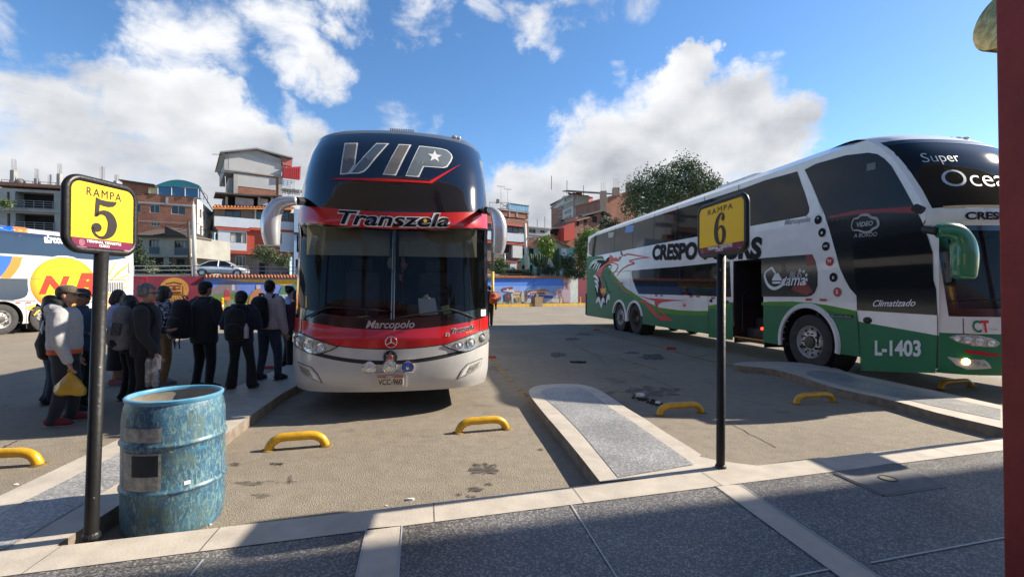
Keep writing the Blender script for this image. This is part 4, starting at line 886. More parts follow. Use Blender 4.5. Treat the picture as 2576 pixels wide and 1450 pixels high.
def bandp(pts, th, m_, off):
    q = pts+[(y, z-th*(.4+.6*math.sin(math.pi*min(1, .15+.8*i/len(pts))))) for i, (y, z) in list(enumerate(pts))[::-1]]; B.spoly('light_green_band', q, m_, off)
bandp(grn_top[2:], .17, LGREEN, .007); bandp(f1[:7], .10, LGREEN, .007); bandp(m1, .13, LGREEN, .009)
sd = spm([('L',1030,575),('L',1300,588),('L',1700,600),('L',1690,795),('L',1300,785),('L',1040,770)]); B.spoly('door_skirt', sd, BGREEN, .012)
b = MB(); dq = spm([('L',1000,250),('L',1030,700)])
for k, pts in (('L', [(998,250),(1008,345),(1038,765)]), ('L', [(1706,292),(1708,465),(1697,790)]), ('K', [(475,240),(485,440)]), ('K', [(1160,455),(1162,792)]), ('K', [(105,270),(480,240)])):
    q = sp(k, pts)
    for i in range(len(q)-1):
        a, c = Vector(q[i]), Vector(q[i+1]); n = (c-a).normalized(); n = Vector((n.y, -n.x))*.006; b.face([B.SP(*(a+n), .014), B.SP(*(c+n), .014), B.SP(*(c-n), .014), B.SP(*(a-n), .014)])
for x, z0, z1 in ((5.2,3.22,4.28),(6.7,3.22,4.28),(8.2,3.22,4.28),(9.7,3.22,4.28),(11.4,3.22,4.28),(13.2,3.22,4.28),(7.9,1.52,2.36),(9.2,1.52,2.36)): b.face([B.SP(x-.01, z0, .008), B.SP(x+.01, z0, .008), B.SP(x+.01, z1, .008), B.SP(x-.01, z1, .008)])
b.build('panel_seam', MATTE, grn)
# hummingbird livery
RV, WV, KV = TXR, TXW, TXK
HB = empty('hummingbird_livery', (0, 0, 0), 0, grn)
def hb(name, pts, m_, off): B.spoly(name, sp('K', pts), m_, off, HB)
def sw(name, k, pts, w, m_, off, par=None):
    q = [Vector(p) for p in sp(k, pts)]; q = smooth_path(q, 3); n = len(q); b = MB(); Ls, Rs = [], []
    for i, p in enumerate(q):
        d = (q[min(i+1, n-1)]-q[max(i-1, 0)]).normalized(); t = Vector((d.y, -d.x))*w*.5*max(.15, math.sin(math.pi*(.12+.8*i/(n-1)))); Ls.append(p+t); Rs.append(p-t)
    for i in range(n-1): b.face([B.SP(*Ls[i], off), B.SP(*Ls[i+1], off), B.SP(*Rs[i+1], off), B.SP(*Rs[i], off)])
    b.build(name, m_, par or HB)
hb('wing_black', [(115,228),(140,180),(200,146),(255,152),(285,120),(312,128),(292,180),(250,205),(210,230),(190,262),(178,250),(200,200),(160,195)], KV, .008)
for pts in ([(120,222),(140,185),(165,165),(190,160)], [(150,225),(170,185),(190,168)], [(170,235),(186,195),(205,172)], [(188,245),(204,200),(222,176)]): sw('wing_feather', 'K', pts, .09, WV, .012)
sw('wing_outline', 'K', [(112,222),(128,180),(165,150),(215,140),(270,150)], .05, WV, .010)
hb('red_plumage', [(160,278),(200,222),(250,185),(288,160),(298,98),(318,112),(330,130),(356,122),(366,142),(385,112),(404,120),(372,160),(330,160),(290,185),(240,235),(215,290),(235,380),(262,440),(240,470),(212,400),(200,330),(185,300)], RV, .010)
hb('wing_black', [(148,285),(186,275),(210,300),(225,350),(222,390),(205,420),(196,370),(172,325)], KV, .011)
for pts in ([(155,285),(185,300),(200,335)], [(165,325),(188,345),(196,385)], [(172,365),(186,390),(190,430)]): sw('wing_feather', 'K', pts, .16, WV, .014)
hb('wing_black', [(165,385),(205,395),(225,440),(300,448),(295,500),(270,520),(255,545),(225,505),(200,500),(182,470)], KV, .009)
for pts in ([(178,520),(195,488),(208,500),(222,560)], [(222,565),(230,515),(242,490),(252,518)], [(268,525),(278,475),(294,468),(290,500)]): sw('wing_feather', 'K', pts, .22, WV, .014)
sw('bird_outline', 'K', [(395,98),(410,108),(450,95),(490,100),(560,112),(650,124)], .06, RV, .012); sw('bird_outline', 'K', [(650,124),(560,132),(470,152),(490,165),(512,176),(450,196),(395,235),(365,275),(355,290)], .06, RV, .012)
sw('bird_outline', 'K', [(285,175),(330,172),(368,195),(350,240),(318,280),(330,330)], .06, RV, .012); sw('bird_outline', 'K', [(330,330),(390,350),(410,345),(400,375),(430,420),(500,440)], .06, RV, .012)
sw('wing_line', 'K', [(232,250),(255,205),(310,190),(300,230),(285,290)], .05, KV, .012); sw('wing_line', 'K', [(240,280),(255,330),(270,370),(290,430),(320,420)], .05, KV, .012); sw('wing_line', 'K', [(400,110),(392,65),(410,105),(440,108)], .05, KV, .012)
hb('tail_flash', [(548,456),(640,478),(760,486),(975,500),(850,505),(760,514),(722,530),(716,560),(760,600),(800,640),(855,678),(742,672),(690,630),(640,580),(600,512),(535,530),(560,508),(605,492),(640,530),(690,590),(740,635),(785,640),(730,580),(690,535),(690,505),(620,485)], RV, .010)
sw('wing_line', 'K', [(632,590),(638,620),(660,655)], .05, LGREEN, .012)
# lettering on the side
a0, a1 = B.shit('V', 1641, 637), B.shit('V', 1917, 626); B.stext('side_lettering', 'CRESPO TOURS', a0, a1, TXK, .012, bold=.055, shear=.12, h=.86)
sm = lambda n, s_, k, p0, p1, m_, **kw: B.stext(n, s_, B.shit(k, *p0), B.shit(k, *p1), m_, .014, **kw)
sm('maker_lettering', 'Marcopolo', 'g', (370,825), (595,793), TXG, bold=.02, shear=.3); sm('side_script', 'Climatizado', 'L', (1143,192), (1517,186), TXW, bold=.012, shear=.45); sm('fleet_number', 'L-1403', 'L', (1160,583), (1562,588), TXW, bold=.035, h=1.2)
sm('side_lettering', 'A BORDO', 'g', (975,940), (1180,925), TXG, bold=.015, shear=.2); sm('window_lettering', 'BUS', 'K', (1868,284), (1990,276), TXG, bold=.04, shear=.3); sm('window_lettering', 'cama', 'K', (1800,330), (2010,322), TXW, shear=.35, bold=.01)
lab = SG('maker_plate', 'L', [(760,285),(965,290),(965,322),(765,312)], MATTE, .010); sm('side_lettering', 'Mercedes-Benz', 'L', (775,298), (955,306), TXG, bold=.01)
sw('badge_outline', 'g', [(955,850),(975,795),(1010,785),(1040,760),(1100,758),(1130,780),(1175,790),(1190,830),(1180,860),(1140,880),(1120,900),(1070,908),(1010,890),(970,890),(955,850)], .05, TXG, .014, grn); sm('side_lettering', 'VIDEO', 'g', (1000,845), (1145,830), TXG, bold=.04, shear=.2)
# window emblem: a bag-like mark in a ring
sw('window_emblem', 'K', [(1700,222),(1660,260),(1660,310),(1690,370),(1740,395),(1800,370),(1830,330),(1850,290)], .075, TXW, .014, grn); hbp = lambda n, pts: B.spoly(n, sp('K', pts), TXW, .014, grn)
hbp('window_emblem', [(1745,265),(1775,258),(1805,310),(1800,326),(1718,326),(1722,310)]); hbp('window_emblem', [(1720,335),(1798,335),(1790,352),(1725,354)]); sw('window_emblem', 'K', [(1690,240),(1715,215),(1740,245),(1755,275)], .06, TXW, .014, grn)
for (x, y) in ((1965,238),(1998,246),(2020,278),(2022,318),(2008,350)): q = B.shit('K', x, y); B.spoly('window_star', [(q[0]+(.05 if i % 2 == 0 else .02)*math.sin(math.pi*i/5), q[1]+(.05 if i % 2 == 0 else .02)*math.cos(math.pi*i/5)) for i in range(10)], TXW, .014)
for i, (k, x, y, m_, s_) in enumerate((('g',662,800,KV,'*'), ('g',697,910,KV,'o'), ('g',730,1030,KV,'WC'), ('g',763,1162,REFL,'TV'), ('g',796,1300,KV,'z'), ('g',830,1428,REFL,'5'))):
    q = B.shit(k, x, y); r_ = .088; o = B.spoly('service_icon', [(q[0]+r_*math.cos(t), q[1]+r_*math.sin(t)) for t in np.linspace(0, 6.283, 25)[:-1]], m_, .012); w_ = .05 if len(s_) == 1 else .10
    B.stext('icon_mark', s_, (q[0]+w_/2, q[1]), (q[0]-w_/2, q[1]), TXW, .016, bold=.03, parent=o, h=1.0)
for (k, x, y, w_) in (('K',703,455,9),('K',750,458,9),('K',1010,463,12),('K',1070,464,14),('K',1200,478,16),('K',2040,492,28),('K',2165,495,31)): SG('side_reflector', k, [(x-w_,y-7-w_*.1),(x+w_,y-7-w_*.1),(x+w_,y+7+w_*.1),(x-w_,y+7+w_*.1)], REFL, .010)
for (k, x, y, m_, r_) in (('K',948,540,AMBER,.07),('K',1182,502,MATTE,.06),('K',1325,512,MATTE,.05),('L',1090,335,MATTE,.075)): q = B.shit(k, x, y); b = MB(); b.ball(B.SP(*q), (.03, r_*1.2, r_*.8), 12, 7); b.build('side_lamp', m_, grn, smooth=True)
q = sp('K', [(218,395),(265,392),(262,432),(222,435)]); B.spoly('yellow_permit', q, TXY, .015)
SG('window_sticker', 'E', [(1235,690),(1300,682),(1290,735),(1228,745)], mat('blue_sticker', (.06,.22,.55), .4), .009); SG('window_sticker', 'E', [(1090,745),(1140,738),(1128,778),(1092,785)], mat('cream_sticker', (.45,.43,.33), .5), .009); SG('window_sticker', 'g', [(1090,312),(1165,298),(1165,360),(1085,375)], mat('dim_sticker', (.10,.11,.13), .5), .010)
SG('upper_divider', 'g', [(487,378),(545,362),(610,500),(660,620),(700,740),(640,760),(590,745),(590,700),(560,600),(520,470)], WHITE, .010)
# front of the green bus
def bp_(k, pts): return [B.hit(k, x, y) for x, y in pts]
hl_ = B.fpoly('headlight', bp_('L', [(1800,482),(1860,460),(2050,465),(2200,500),(2242,538),(2200,570),(2000,560),(1860,522)]), LBACK, .012, th=.03)
for (x, y, r_) in ((1870,492,.05),(1960,505,.065),(2060,520,.07),(2160,535,.06)): p = B.P(*B.hit('L', x, y), .014); n = B.P(*B.hit('L', x, y), .1)-B.P(*B.hit('L', x, y)); disc_on(hl_, p, n, r_*.8, 'lens', LENS, [(r_*.8,0),(r_*.7,.015),(r_*.3,.022),(.001,.024)])
B.fpoly('headlight', [(-x, z) for x, z in bp_('L', [(1800,482),(1860,460),(2050,465),(2200,500),(2242,538),(2200,570),(2000,560),(1860,522)])], LBACK, .012, th=.03)
B.fpoly('fog_surround', bp_('L', [(1785,652),(1900,668),(2100,678),(2135,700),(2168,752),(1960,762),(1860,725)]), SILVER, .008)
fgl = B.fpoly('fog_lamp', bp_('L', [(1885,672),(2090,680),(2130,735),(1950,742)]), LBACK, .013); p = B.P(*B.hit('L', 1945, 695), .016); n = B.P(*B.hit('L', 1945, 695), .1)-B.P(*B.hit('L', 1945, 695))
disc_on(fgl, p, n, .05, 'lit_bulb', mat('lit_lamp', (1.0,.62,.22), .3, emit=4.5), [(.05,0),(.04,.02),(.001,.026)])
B.fpoly('red_reflector', bp_('L', [(1925,590),(2080,606),(2232,630),(2238,655),(2080,640),(1945,620)]), REFL, .012)
B.fpoly('front_seam', bp_('L', [(1918,320),(1926,320),(1932,460),(1924,460)]), MATTE, .004)
q0, q1 = B.hit('L', 1995, 395), B.hit('L', 2105, 400); B.ftext('initial_lettering', 'C', q0[0]+.06, q0[1], .10, BGREEN, .010, bold=.02, h=.24); B.ftext('initial_lettering', 'T', q0[0]+.16, q0[1], .11, RV, .013, bold=.03, h=.24); B.ftext('small_lettering', 'TOURS', q0[0]+.27, q0[1]-.03, .11, TXG, .010)
q0 = B.hit('g', 1915, 770); B.ftext('front_lettering', 'CRESPO TOURS', q0[0]+.78, q0[1], 1.5, TXK, .012, bold=.035, h=.155*1.0)
q0, q1 = B.hit('g', 1535, 262), B.hit('g', 1885, 262); B.ftext('script_lettering', 'Super', (q0[0]+q1[0])/2, q0[1]-.02, q1[0]-q0[0], mat('pale_vinyl', (.42,.50,.58), .4), .008, shear=.35, bold=-.006, h=.26)
q0 = B.hit('g', 1735, 450); B.ftext('script_lettering', 'Oceano', q0[0]+.72, q0[1], 1.45, mat('pale_vinyl', (.42,.50,.58), .4), .008, shear=.35, bold=-.006, h=.44)
def gmirror():
    d0 = 6.75; pts = [(1700,900,58),(1790,892,70),(1880,920,78),(1930,1000,92),(1942,1100,102),(1940,1200,100),(1937,1290,92)]
    P = [B.I @ FA('g', x, y, d0) for x, y, r in pts]; R = [r*.64375/2.231*d0/1180 for x, y, r in pts]
    pp = smooth_path(P, 4); rr_ = [r[0] for r in smooth_path([(r, 0) for r in R], 4)]; dn = (pp[-1]-pp[-2]).normalized(); pp += [pp[-1]+dn*.03, pp[-1]+dn*.045]; rr_ += [rr_[-1]*.9, rr_[-1]*.6]
    b = MB(); b.tube(pp, [(r, r*.75) for r in rr_], 16); o = b.build('mirror', paint('mirror_green', (.015, .17, .085)), grn, smooth=True)
    b = MB(); b.tube([B.I @ FA('g', 1600, 880, 6.95), B.I @ FA('g', 1640, 885, 6.85), B.I @ FA('g', 1705, 900, d0)], .065, 10); b.build('mirror_stub', MATTE, o); b = MB(); b.tube([B.I @ FA('g', 1500, 690, 7.25), B.I @ FA('g', 1570, 720, 7.15)], .06, 8); b.build('mirror_stub', MATTE, o)
    b = MB(); b.tube([P[3]+Vector((0,.1,0)), P[6]+Vector((0,.1,-.02))], .12, 10, sq=.2); b.build('mirror_glass', CHROME, o)
gmirror()
b = MB(); b.tube([B.P(*B.hit('L', 1790, 170), .04), B.P(*B.hit('L', 2300, 155), .04)], .01, 6); b.build('wiper', MATTE, grn)
for (x, y) in ((1350,112),(1800,98),(1870,97),(1940,98)):
    p = B.I @ FA('g', x, y, 8.3); b = MB(); b.ball((p.x, p.y, max(4.3, p.z)), (.07,.07,.03), 10, 6); b.build('marker_lamp', AMBER if x < 1500 else LENS, grn, smooth=True)
b = MB(); b.poly2(rrect(-.7, .5, 5.2, 7.0, .2), 4.52, 4.64); b.build('roof_unit', WHITE, grn, bevel=.04)
b = MB(); b.bx(-1.30, -1.0, 16.6, 16.75, .45, 1.5); b.bx(1.0, 1.3, 16.6, 16.75, .45, 1.5); b.build('rear_lamp_column', MATTE, grn)

# ---- the NB bus on the left
R0 = Vector((-16.87, 20.9, 0)); F0 = Vector((-17.45, 16.0, 0)); dn_ = (R0-F0).normalized()
yawN = math.atan2(-dn_.x, dn_.y)
org = R0-dn_*13.4-Vector((math.cos(yawN), math.sin(yawN), 0))*1.28
nb = empty('double_decker_bus', org, yawN); tag(nb, 'white double-decker coach with an orange sun and red NB letters on its side', 'bus')
NB = Bus(nb, lerp_tab([(0.2,1.26),(0.5,1.28),(2.8,1.28),(3.45,1.245),(3.62,1.18),(3.72,1.06),(3.78,.88)]), lerp_tab([(.2,.1),(.5,0),(1.2,.1),(2.5,.3),(3.5,.8),(3.78,1.8)]), a=.25, b=.25, L=13.4)
NWH = paint('nb_white', (.52,.51,.50)); NBLUE = paint('nb_blue', (.01,.10,.46)); NOR = paint('nb_orange', (.72,.20,.012)); NNAVY = mat('nb_navy_glass', (.022,.04,.075), .10, var=.1, scale=1, spec=.6)
NB.grid('front_panel', .34, 3.78, NWH, nz=20); NB.roof(3.78, NWH); NB.grid('windscreen', 1.2, 3.5, DGLASS, off=.006, nz=12)
def np_(k, pts): return [NB.shit(k, x, y, 1) for x, y in pts]
w1 = NB.shit('P', 20, 448, 1)[0]; w2 = NB.shit('P', 425, 430, 1)[0]
yF2 = NB.Y(1.28, .6); AN = sorted([w1, w2, 2.8]); AZ = .52
lowN = [(yF2, .34)]
for y in AN: lowN += arch(y, .62, .34)
lowN += [(13.4, .34), (13.4, 1.5), (yF2, 1.5)]
NB.spoly('body_side', lowN, NWH, 0, L=1.5, sd=1); NB.sides([(1.5, 3.78, 0)], [NWH], NWH, sds=(1,), name='upper_side'); NB.sides([(.34, 3.78, 0)], [NWH], NWH, sds=(-1,))
b = MB()
for y in AN: b.lathe([(.62,0), (.62,-.5), (.05,-.5)], (1.27, y, .52), 28, (1, 0, 0), False)
b.bx(-1.2, 1.2, .5, 13.3, .36, .4); b.build('underbody', DARKIN, nb)
for y in AN: wheel(nb, 1.24, y, 1, dirty=False); wheel(nb, -1.24, y, -1)
def NP(n, k, pts, m_, off=.004, par=None): return NB.spoly(n, np_(k, pts), m_, off, par, sd=1)
z1 = np_('A', [(0,872),(500,908),(0,1062),(1000,1108)])
NB.spoly('window_strip', [(1.2, z1[0][1]), (1.2, z1[2][1]), np_('A', [(560,1085)])[0], np_('N', [(1735,72)])[0], np_('N', [(1900,55)])[0], np_('N', [(2050,30)])[0], np_('A', [(1010,1060)])[0], (12.3, z1[1][1]), (11.5, z1[1][1]+.02)], NNAVY, .005, sd=1)
NP('blue_band', 'A', [(-400,790),(100,824),(113,870),(-400,835)], NBLUE); NP('orange_band', 'A', [(100,824),(212,834),(232,880),(113,870)], NOR)
NP('blue_band', 'A', [(-300,1050),(105,1075),(85,1135),(50,1190),(0,1250),(-300,1240)], NBLUE, .006); NP('orange_band', 'A', [(105,1075),(188,1082),(165,1160),(130,1210),(88,1258),(0,1256),(50,1190),(85,1135)], NOR, .006)
NP('lower_window', 'N', [(-400,352),(440,375),(452,470),(455,560),(440,625),(400,665),(330,692),(200,715),(-400,700)], NNAVY)
def ell(cx, cz, ry, rz, n=56): return [(cx+ry*math.cos(t), cz+rz*math.sin(t)) for t in np.linspace(0, 2*math.pi, n+1)[:-1]]
lft, rgt, tpp, bttm = NB.shit('N', 445, 480, 1), NB.shit('N', 1575, 480, 1), NB.shit('N', 1040, -5, 1), NB.shit('N', 1040, 905, 1)
cy, cz_ = (lft[0]+rgt[0])/2, (tpp[1]+bttm[1])/2; ry, rz = abs(lft[0]-rgt[0])/2, abs(tpp[1]-bttm[1])/2
sun = NB.spoly('sun_disc', ell(cy, cz_, ry, rz), TXW, .009, sd=1)
def sun_mat():
    mt, nt, N, Lk, bs = _nodes('sun_print'); tc = N.new('ShaderNodeTexCoord'); mp = N.new('ShaderNodeMapping'); mp.inputs['Location'].default_value = (0, -cy/ry, -(cz_+.12)/rz); mp.inputs['Scale'].default_value = (0, 1/ry, 1/rz)
    Lk.new(tc.outputs['Object'], mp.inputs[0]); g_ = N.new('ShaderNodeTexGradient'); g_.gradient_type = 'SPHERICAL'; Lk.new(mp.outputs[0], g_.inputs[0]); cr = N.new('ShaderNodeValToRGB'); e = cr.color_ramp.elements
    e[0].position = .02; e[0].color = (.78,.16,.008,1); e[1].position = .42; e[1].color = (.85,.62,.01,1); x = e.new(.18); x.color = (.82,.33,.01,1); Lk.new(g_.outputs[0], cr.inputs[0]); Lk.new(cr.outputs[0], bs.inputs['Base Color']); bs.inputs['Roughness'].default_value = .3; return mt
NB.spoly('sun_print', ell(cy, cz_, ry*.945, rz*.945), sun_mat(), .013, sun, L=.3, sd=1)
NRED = mat('nb_red', (.72,.035,.008), .35, var=.05)
a0, a1 = NB.shit('N', 620, 480, 1), NB.shit('N', 1125, 482, 1); NB.stext('side_lettering', 'N', a0, a1, NRED, .018, bold=.06, shear=.28, sd=1, h=.78)
a0, a1 = NB.shit('N', 1180, 476, 1), NB.shit('N', 1570, 480, 1); NB.stext('side_lettering', 'B', a0, a1, NRED, .018, bold=.06, shear=.28, sd=1, h=.85)
a0, a1 = NB.shit('A', 368, 930, 1), NB.shit('A', 640, 948, 1); NB.stext('roof_lettering', 'airconfort', a0, a1, TXW, .012, bold=.05, sd=1, h=1.4)
OR2 = mat('ray_orange', (.75,.33,.03), .35); OR3 = mat('ray_yellow', (.82,.55,.05), .35)
for pts, m_ in (([(1745,320),(1880,82),(1888,84),(1765,330)], OR3), ([(1770,405),(1905,250),(2065,135),(2070,155),(1930,275),(1790,412)], OR2), ([(1860,385),(2060,300),(2066,320),(1890,390)], OR3), ([(1980,420),(2066,395),(2066,410),(1990,430)], OR3), ([(2000,510),(2066,490),(2066,510),(2005,525)], OR3)): NP('ray_stripe', 'N', pts, m_, .008)
gr = NP('engine_grille', 'N', [(1690,415),(2015,418),(2012,588),(1690,590)], NWH, .006)
b = MB()
for i in range(11):
    x = 1700+i*28; b.face([NB.SP(*q, .012, 1) for q in np_('N', [(x,425),(x+13,425),(x+10,580),(x-3,580)])])
b.build('grille_slot', MATTE, gr)
NP('engine_grille', 'N', [(1690,605),(1990,605),(1985,640),(1690,640)], OR2, .008)
b = MB()
for i in range(9):
    x = 1700+i*30; b.face([NB.SP(*q, .010, 1) for q in np_('N', [(x,655),(x+14,655),(x+12,860),(x-2,860)])])
b.build('grille_slot', OR2, gr)
NP('side_stripe', 'N', [(430,825),(480,800),(580,790),(570,815),(500,845),(440,850)], OR3, .006); NP('side_stripe', 'N', [(540,950),(600,880),(690,850),(690,865),(620,900),(560,960)], OR3, .006)
for (x, y) in ((288,752),(462,750),(1385,722),(700,745)): NP('side_reflector', 'N', [(x-38,y-8),(x+38,y-8),(x+38,y+8),(x-38,y+8)], REFL, .016)
NP('side_reflector', 'N', [(460,860),(535,860),(530,878),(462,878)], AMBER, .008)
b = MB()
for k, pts in (('N', [(0,362),(900,368),(1500,378),(2060,384)]), ('N', [(0,722),(700,722),(1500,735)]), ('N', [(415,740),(425,1170)]), ('N', [(2075,110),(2085,600)]), ('N', [(800,10),(1740,70)])):
    q = np_(k, pts)
    for i in range(len(q)-1):
        a, c = Vector(q[i]), Vector(q[i+1]); n = (c-a).normalized(); n = Vector((n.y, -n.x))*.006; b.face([NB.SP(*(a+n), .020, 1), NB.SP(*(c+n), .020, 1), NB.SP(*(c-n), .020, 1), NB.SP(*(a-n), .020, 1)])
b.build('panel_seam', mat('seam_grey', (.10,.10,.10), .8), nb)
b = MB(); q = np_('N', [(2100,85),(2165,90),(2165,280),(2100,275)]); v = NB.SP(*q[0], 0, 1)
b.bx(1.255, 1.288, 13.15, 13.37, q[2][1], q[0][1]); b.build('rear_lamp', mat('grey_lens', (.35,.35,.35), .2), nb, bevel=.02)
# ------------------------------------------------------------------ ramp signs and the drum
SBLK = mat('sign_black', (0.012, 0.012, 0.012), 0.42, var=0.5, scale=14, bump=0.1, bscale=50, detail=8)
def pole_mat():
    mt = mat('chipped_black', (0.012, 0.012, 0.012), 0.5, bump=0.15, bscale=30, col2=(0.20, 0.19, 0.17), sharp=(0.675, 0.70), scale=24, detail=6, spec=.3); return mt
SYEL = mat('sign_yellow', (0.88, 0.54, 0.014), 0.42, var=0.03, scale=2); SMAR = mat('sign_maroon', (0.17, 0.012, 0.055), 0.42, var=0.06); SINK = mat('sign_ink', (0.022, 0.016, 0.012), 0.45, var=0.1)
def vstroke(pts, n=5):
    P = smooth_path([(a, b, c) for a, b, c in pts], n); L, Rr = [], []
    for i, p in enumerate(P):
        d = (P[min(i+1, len(P)-1)]-P[max(i-1, 0)]); d = Vector((d.x, d.y)).normalized(); t = Vector((-d.y, d.x))*p.z; c = Vector((p.x, p.y)); L.append(c+t); Rr.append(c-t)
    return [[L[i], L[i+1], Rr[i+1], Rr[i]] for i in range(len(P)-1)]
def ring2(cx, cy, r, n=20): return [[Vector((cx+r*math.cos(2*math.pi*i/n), cy+r*math.sin(2*math.pi*i/n))) for i in range(n)]]
NUM = {'5': [[Vector(p) for p in ((.16,1.76),(.34,1.69),(.62,1.68),(1.0,1.73),(.97,1.60),(.86,1.48),(.66,1.43),(.45,1.44),(.31,1.48),(.27,.98),(.22,.93),(.11,.92))]]
            + vstroke([(.17,.97,.055),(.30,1.10,.075),(.50,1.15,.11),(.70,1.05,.16),(.82,.80,.185),(.82,.52,.185),(.72,.26,.15),(.54,.09,.09),(.34,.055,.055),(.17,.14,.05),(.07,.30,.05),(.05,.46,.055)]) + ring2(.20,.47,.195),
       '6': vstroke([(.90,1.46,.05),(.84,1.62,.055),(.66,1.72,.06),(.46,1.62,.10),(.28,1.36,.15),(.19,1.02,.18),(.17,.68,.185),(.23,.36,.17),(.38,.12,.12),(.58,.05,.075),(.78,.15,.12),(.88,.40,.155),(.88,.66,.15),(.78,.90,.11),(.62,1.0,.07),(.46,.95,.055),(.34,.80,.04)]) + ring2(.79,1.44,.15)}
def sign(L, R_, top, bot, pole_px, num, lab, foot=None):
    # L, R_: world XY of the plate's picture-left and picture-right edges; top/bot world z
    c = (L+R_)/2; w = (R_-L).length; u = (R_-L).normalized(); foot = foot or G(*pole_px, WZ)
    s = empty('ramp_sign', (foot.x, foot.y, WZ)); tag(s, lab, 'ramp sign')
    zc = (top+bot)/2; H = top-bot; pc = Vector((c.x-foot.x, c.y-foot.y, zc-WZ))
    b = MB(); b.tube([(0, 0, -.02), (0, 0, .02), (pc.x, pc.y, bot-WZ+.02)], [.034, .034, .034], 16); b.build('pole', pole_mat(), s, smooth=True)
    b = MB(); b.lathe([(.034,.03),(.042,.02),(.046,.0)], (0, 0, 0), 16, close=False); b.build('pole_foot', SBLK, s)
    p = empty('sign_plate', pc, math.atan2(u.y, u.x), s)
    b = MB(); out = rrect(-w/2+.02, w/2-.02, -H/2+.02, H/2-.02, .075, 8); path = [(x, 0, z) for x, z in out]+[(out[0][0], 0, out[0][1])]; b.tube(path, .021, 10, caps=False, up=(0, 1, 0)); b.build('frame', SBLK, p, smooth=True)
    b = MB(); b.prism([(x, -.012, z) for x, z in out], (0, .024, 0)); b.build('backing', SBLK, p)
    fw, fh = w-.075, H-.075; sf = .052; rr_ = rrect(-fw/2, fw/2, -fh/2, fh/2, .05, 6); zcut = -fh/2+fh*.135
    for sd in (-1, 1):
        f = lambda pts, o: [(x*(-sd), sd*(.0122+o), z) for x, z in pts]
        b = MB(); b.face(f([q for q in rr_], .002)[::1]); fo = b.build('sign_face', SYEL, p)
        low = [q for q in rr_ if q[1] <= zcut]; xs = max(q[0] for q in low); lowp = sorted(low, key=lambda q: math.atan2(q[1]-zcut-.3, q[0])); lowp = [(-fw/2, zcut)]+[q for q in lowp]+[(fw/2, zcut)]
        b = MB(); b.face(f(lowp, .004)); b.build('maroon_strip', SMAR, fo)
        def tx(t, cx, cz, wd, m_, o, bold=0.0, hh=None, space=1.0):
            v, fs = text2d(t, 1, 0, bold, space); x0 = min(a[0] for a in v); x1 = max(a[0] for a in v); k = wd/(x1-x0); b = MB(); b.add(f([(cx+(a[0]-(x0+x1)/2)*k, cz+a[1]*(hh or k)) for a in v], o), fs); b.build('lettering', m_, fo)
        tx('RAMPA', .0, fh/2-.050, fw*.56, SINK, .004, .0, .066, 1.25)
        tx('TERMINAL TERRESTRE', .0, zcut-fh*.045, fw*.56, TXW, .006, .03); tx('CUSCO', .0, zcut-fh*.10, fw*.17, TXW, .006, .04)
        b = MB(); k = fh*.655/1.78
        for q in NUM[num]: b.face(f([((a.x-.5)*k*1.12, -fh/2+fh*.15+a.y*k) for a in q], .0045))
        b.build('numeral', SINK, fo)
        b = MB(); cxe = -fw/2+.055
        for r0_, r1_ in ((.016,.013),(.010,.007),(.004,0)):
            for i in range(16):
                t0, t1 = 2*math.pi*i/16, 2*math.pi*(i+1)/16; e_ = lambda r, t: (cxe+r*math.cos(t), zcut-.027+r*1.1*math.sin(t)); b.face(f([e_(r0_, t0), e_(r0_, t1), e_(r1_, t1), e_(r1_, t0)], .006))
        b.face(f([(cxe-.028, zcut-.052), (cxe+.028, zcut-.052), (cxe+.028, zcut-.049), (cxe-.028, zcut-.049)], .006)); b.face(f([(fw/2-.06, zcut-.052), (fw/2-.03, zcut-.052), (fw/2-.03, zcut-.046), (fw/2-.06, zcut-.046)], .006))
        b.build('sign_emblem', mat('emblem_pink', (.50,.22,.28), .5), fo)
    return s
L5, R5 = at(154.4, 528, 2.48), at(343, 565, 2.92)
sign(L5.to_2d(), R5.to_2d(), at(250, 452, 2.70).z, at(250, 641, 2.70).z, (229.5, 1350), '5', 'yellow RAMPA 5 sign on a chipped black pole beside the blue drum')
def V6(x, y): return fr('E', x, y)
L6, R6 = at(*V6(1822, 737), 4.19), at(*V6(2225, 665), 3.48)
sign(L6.to_2d(), R6.to_2d(), at(*V6(2020, 470), 3.83).z, at(*V6(2020, 932), 3.83).z, (1812, 1175), '6', 'yellow RAMPA 6 sign on a black pole in front of the green bus')

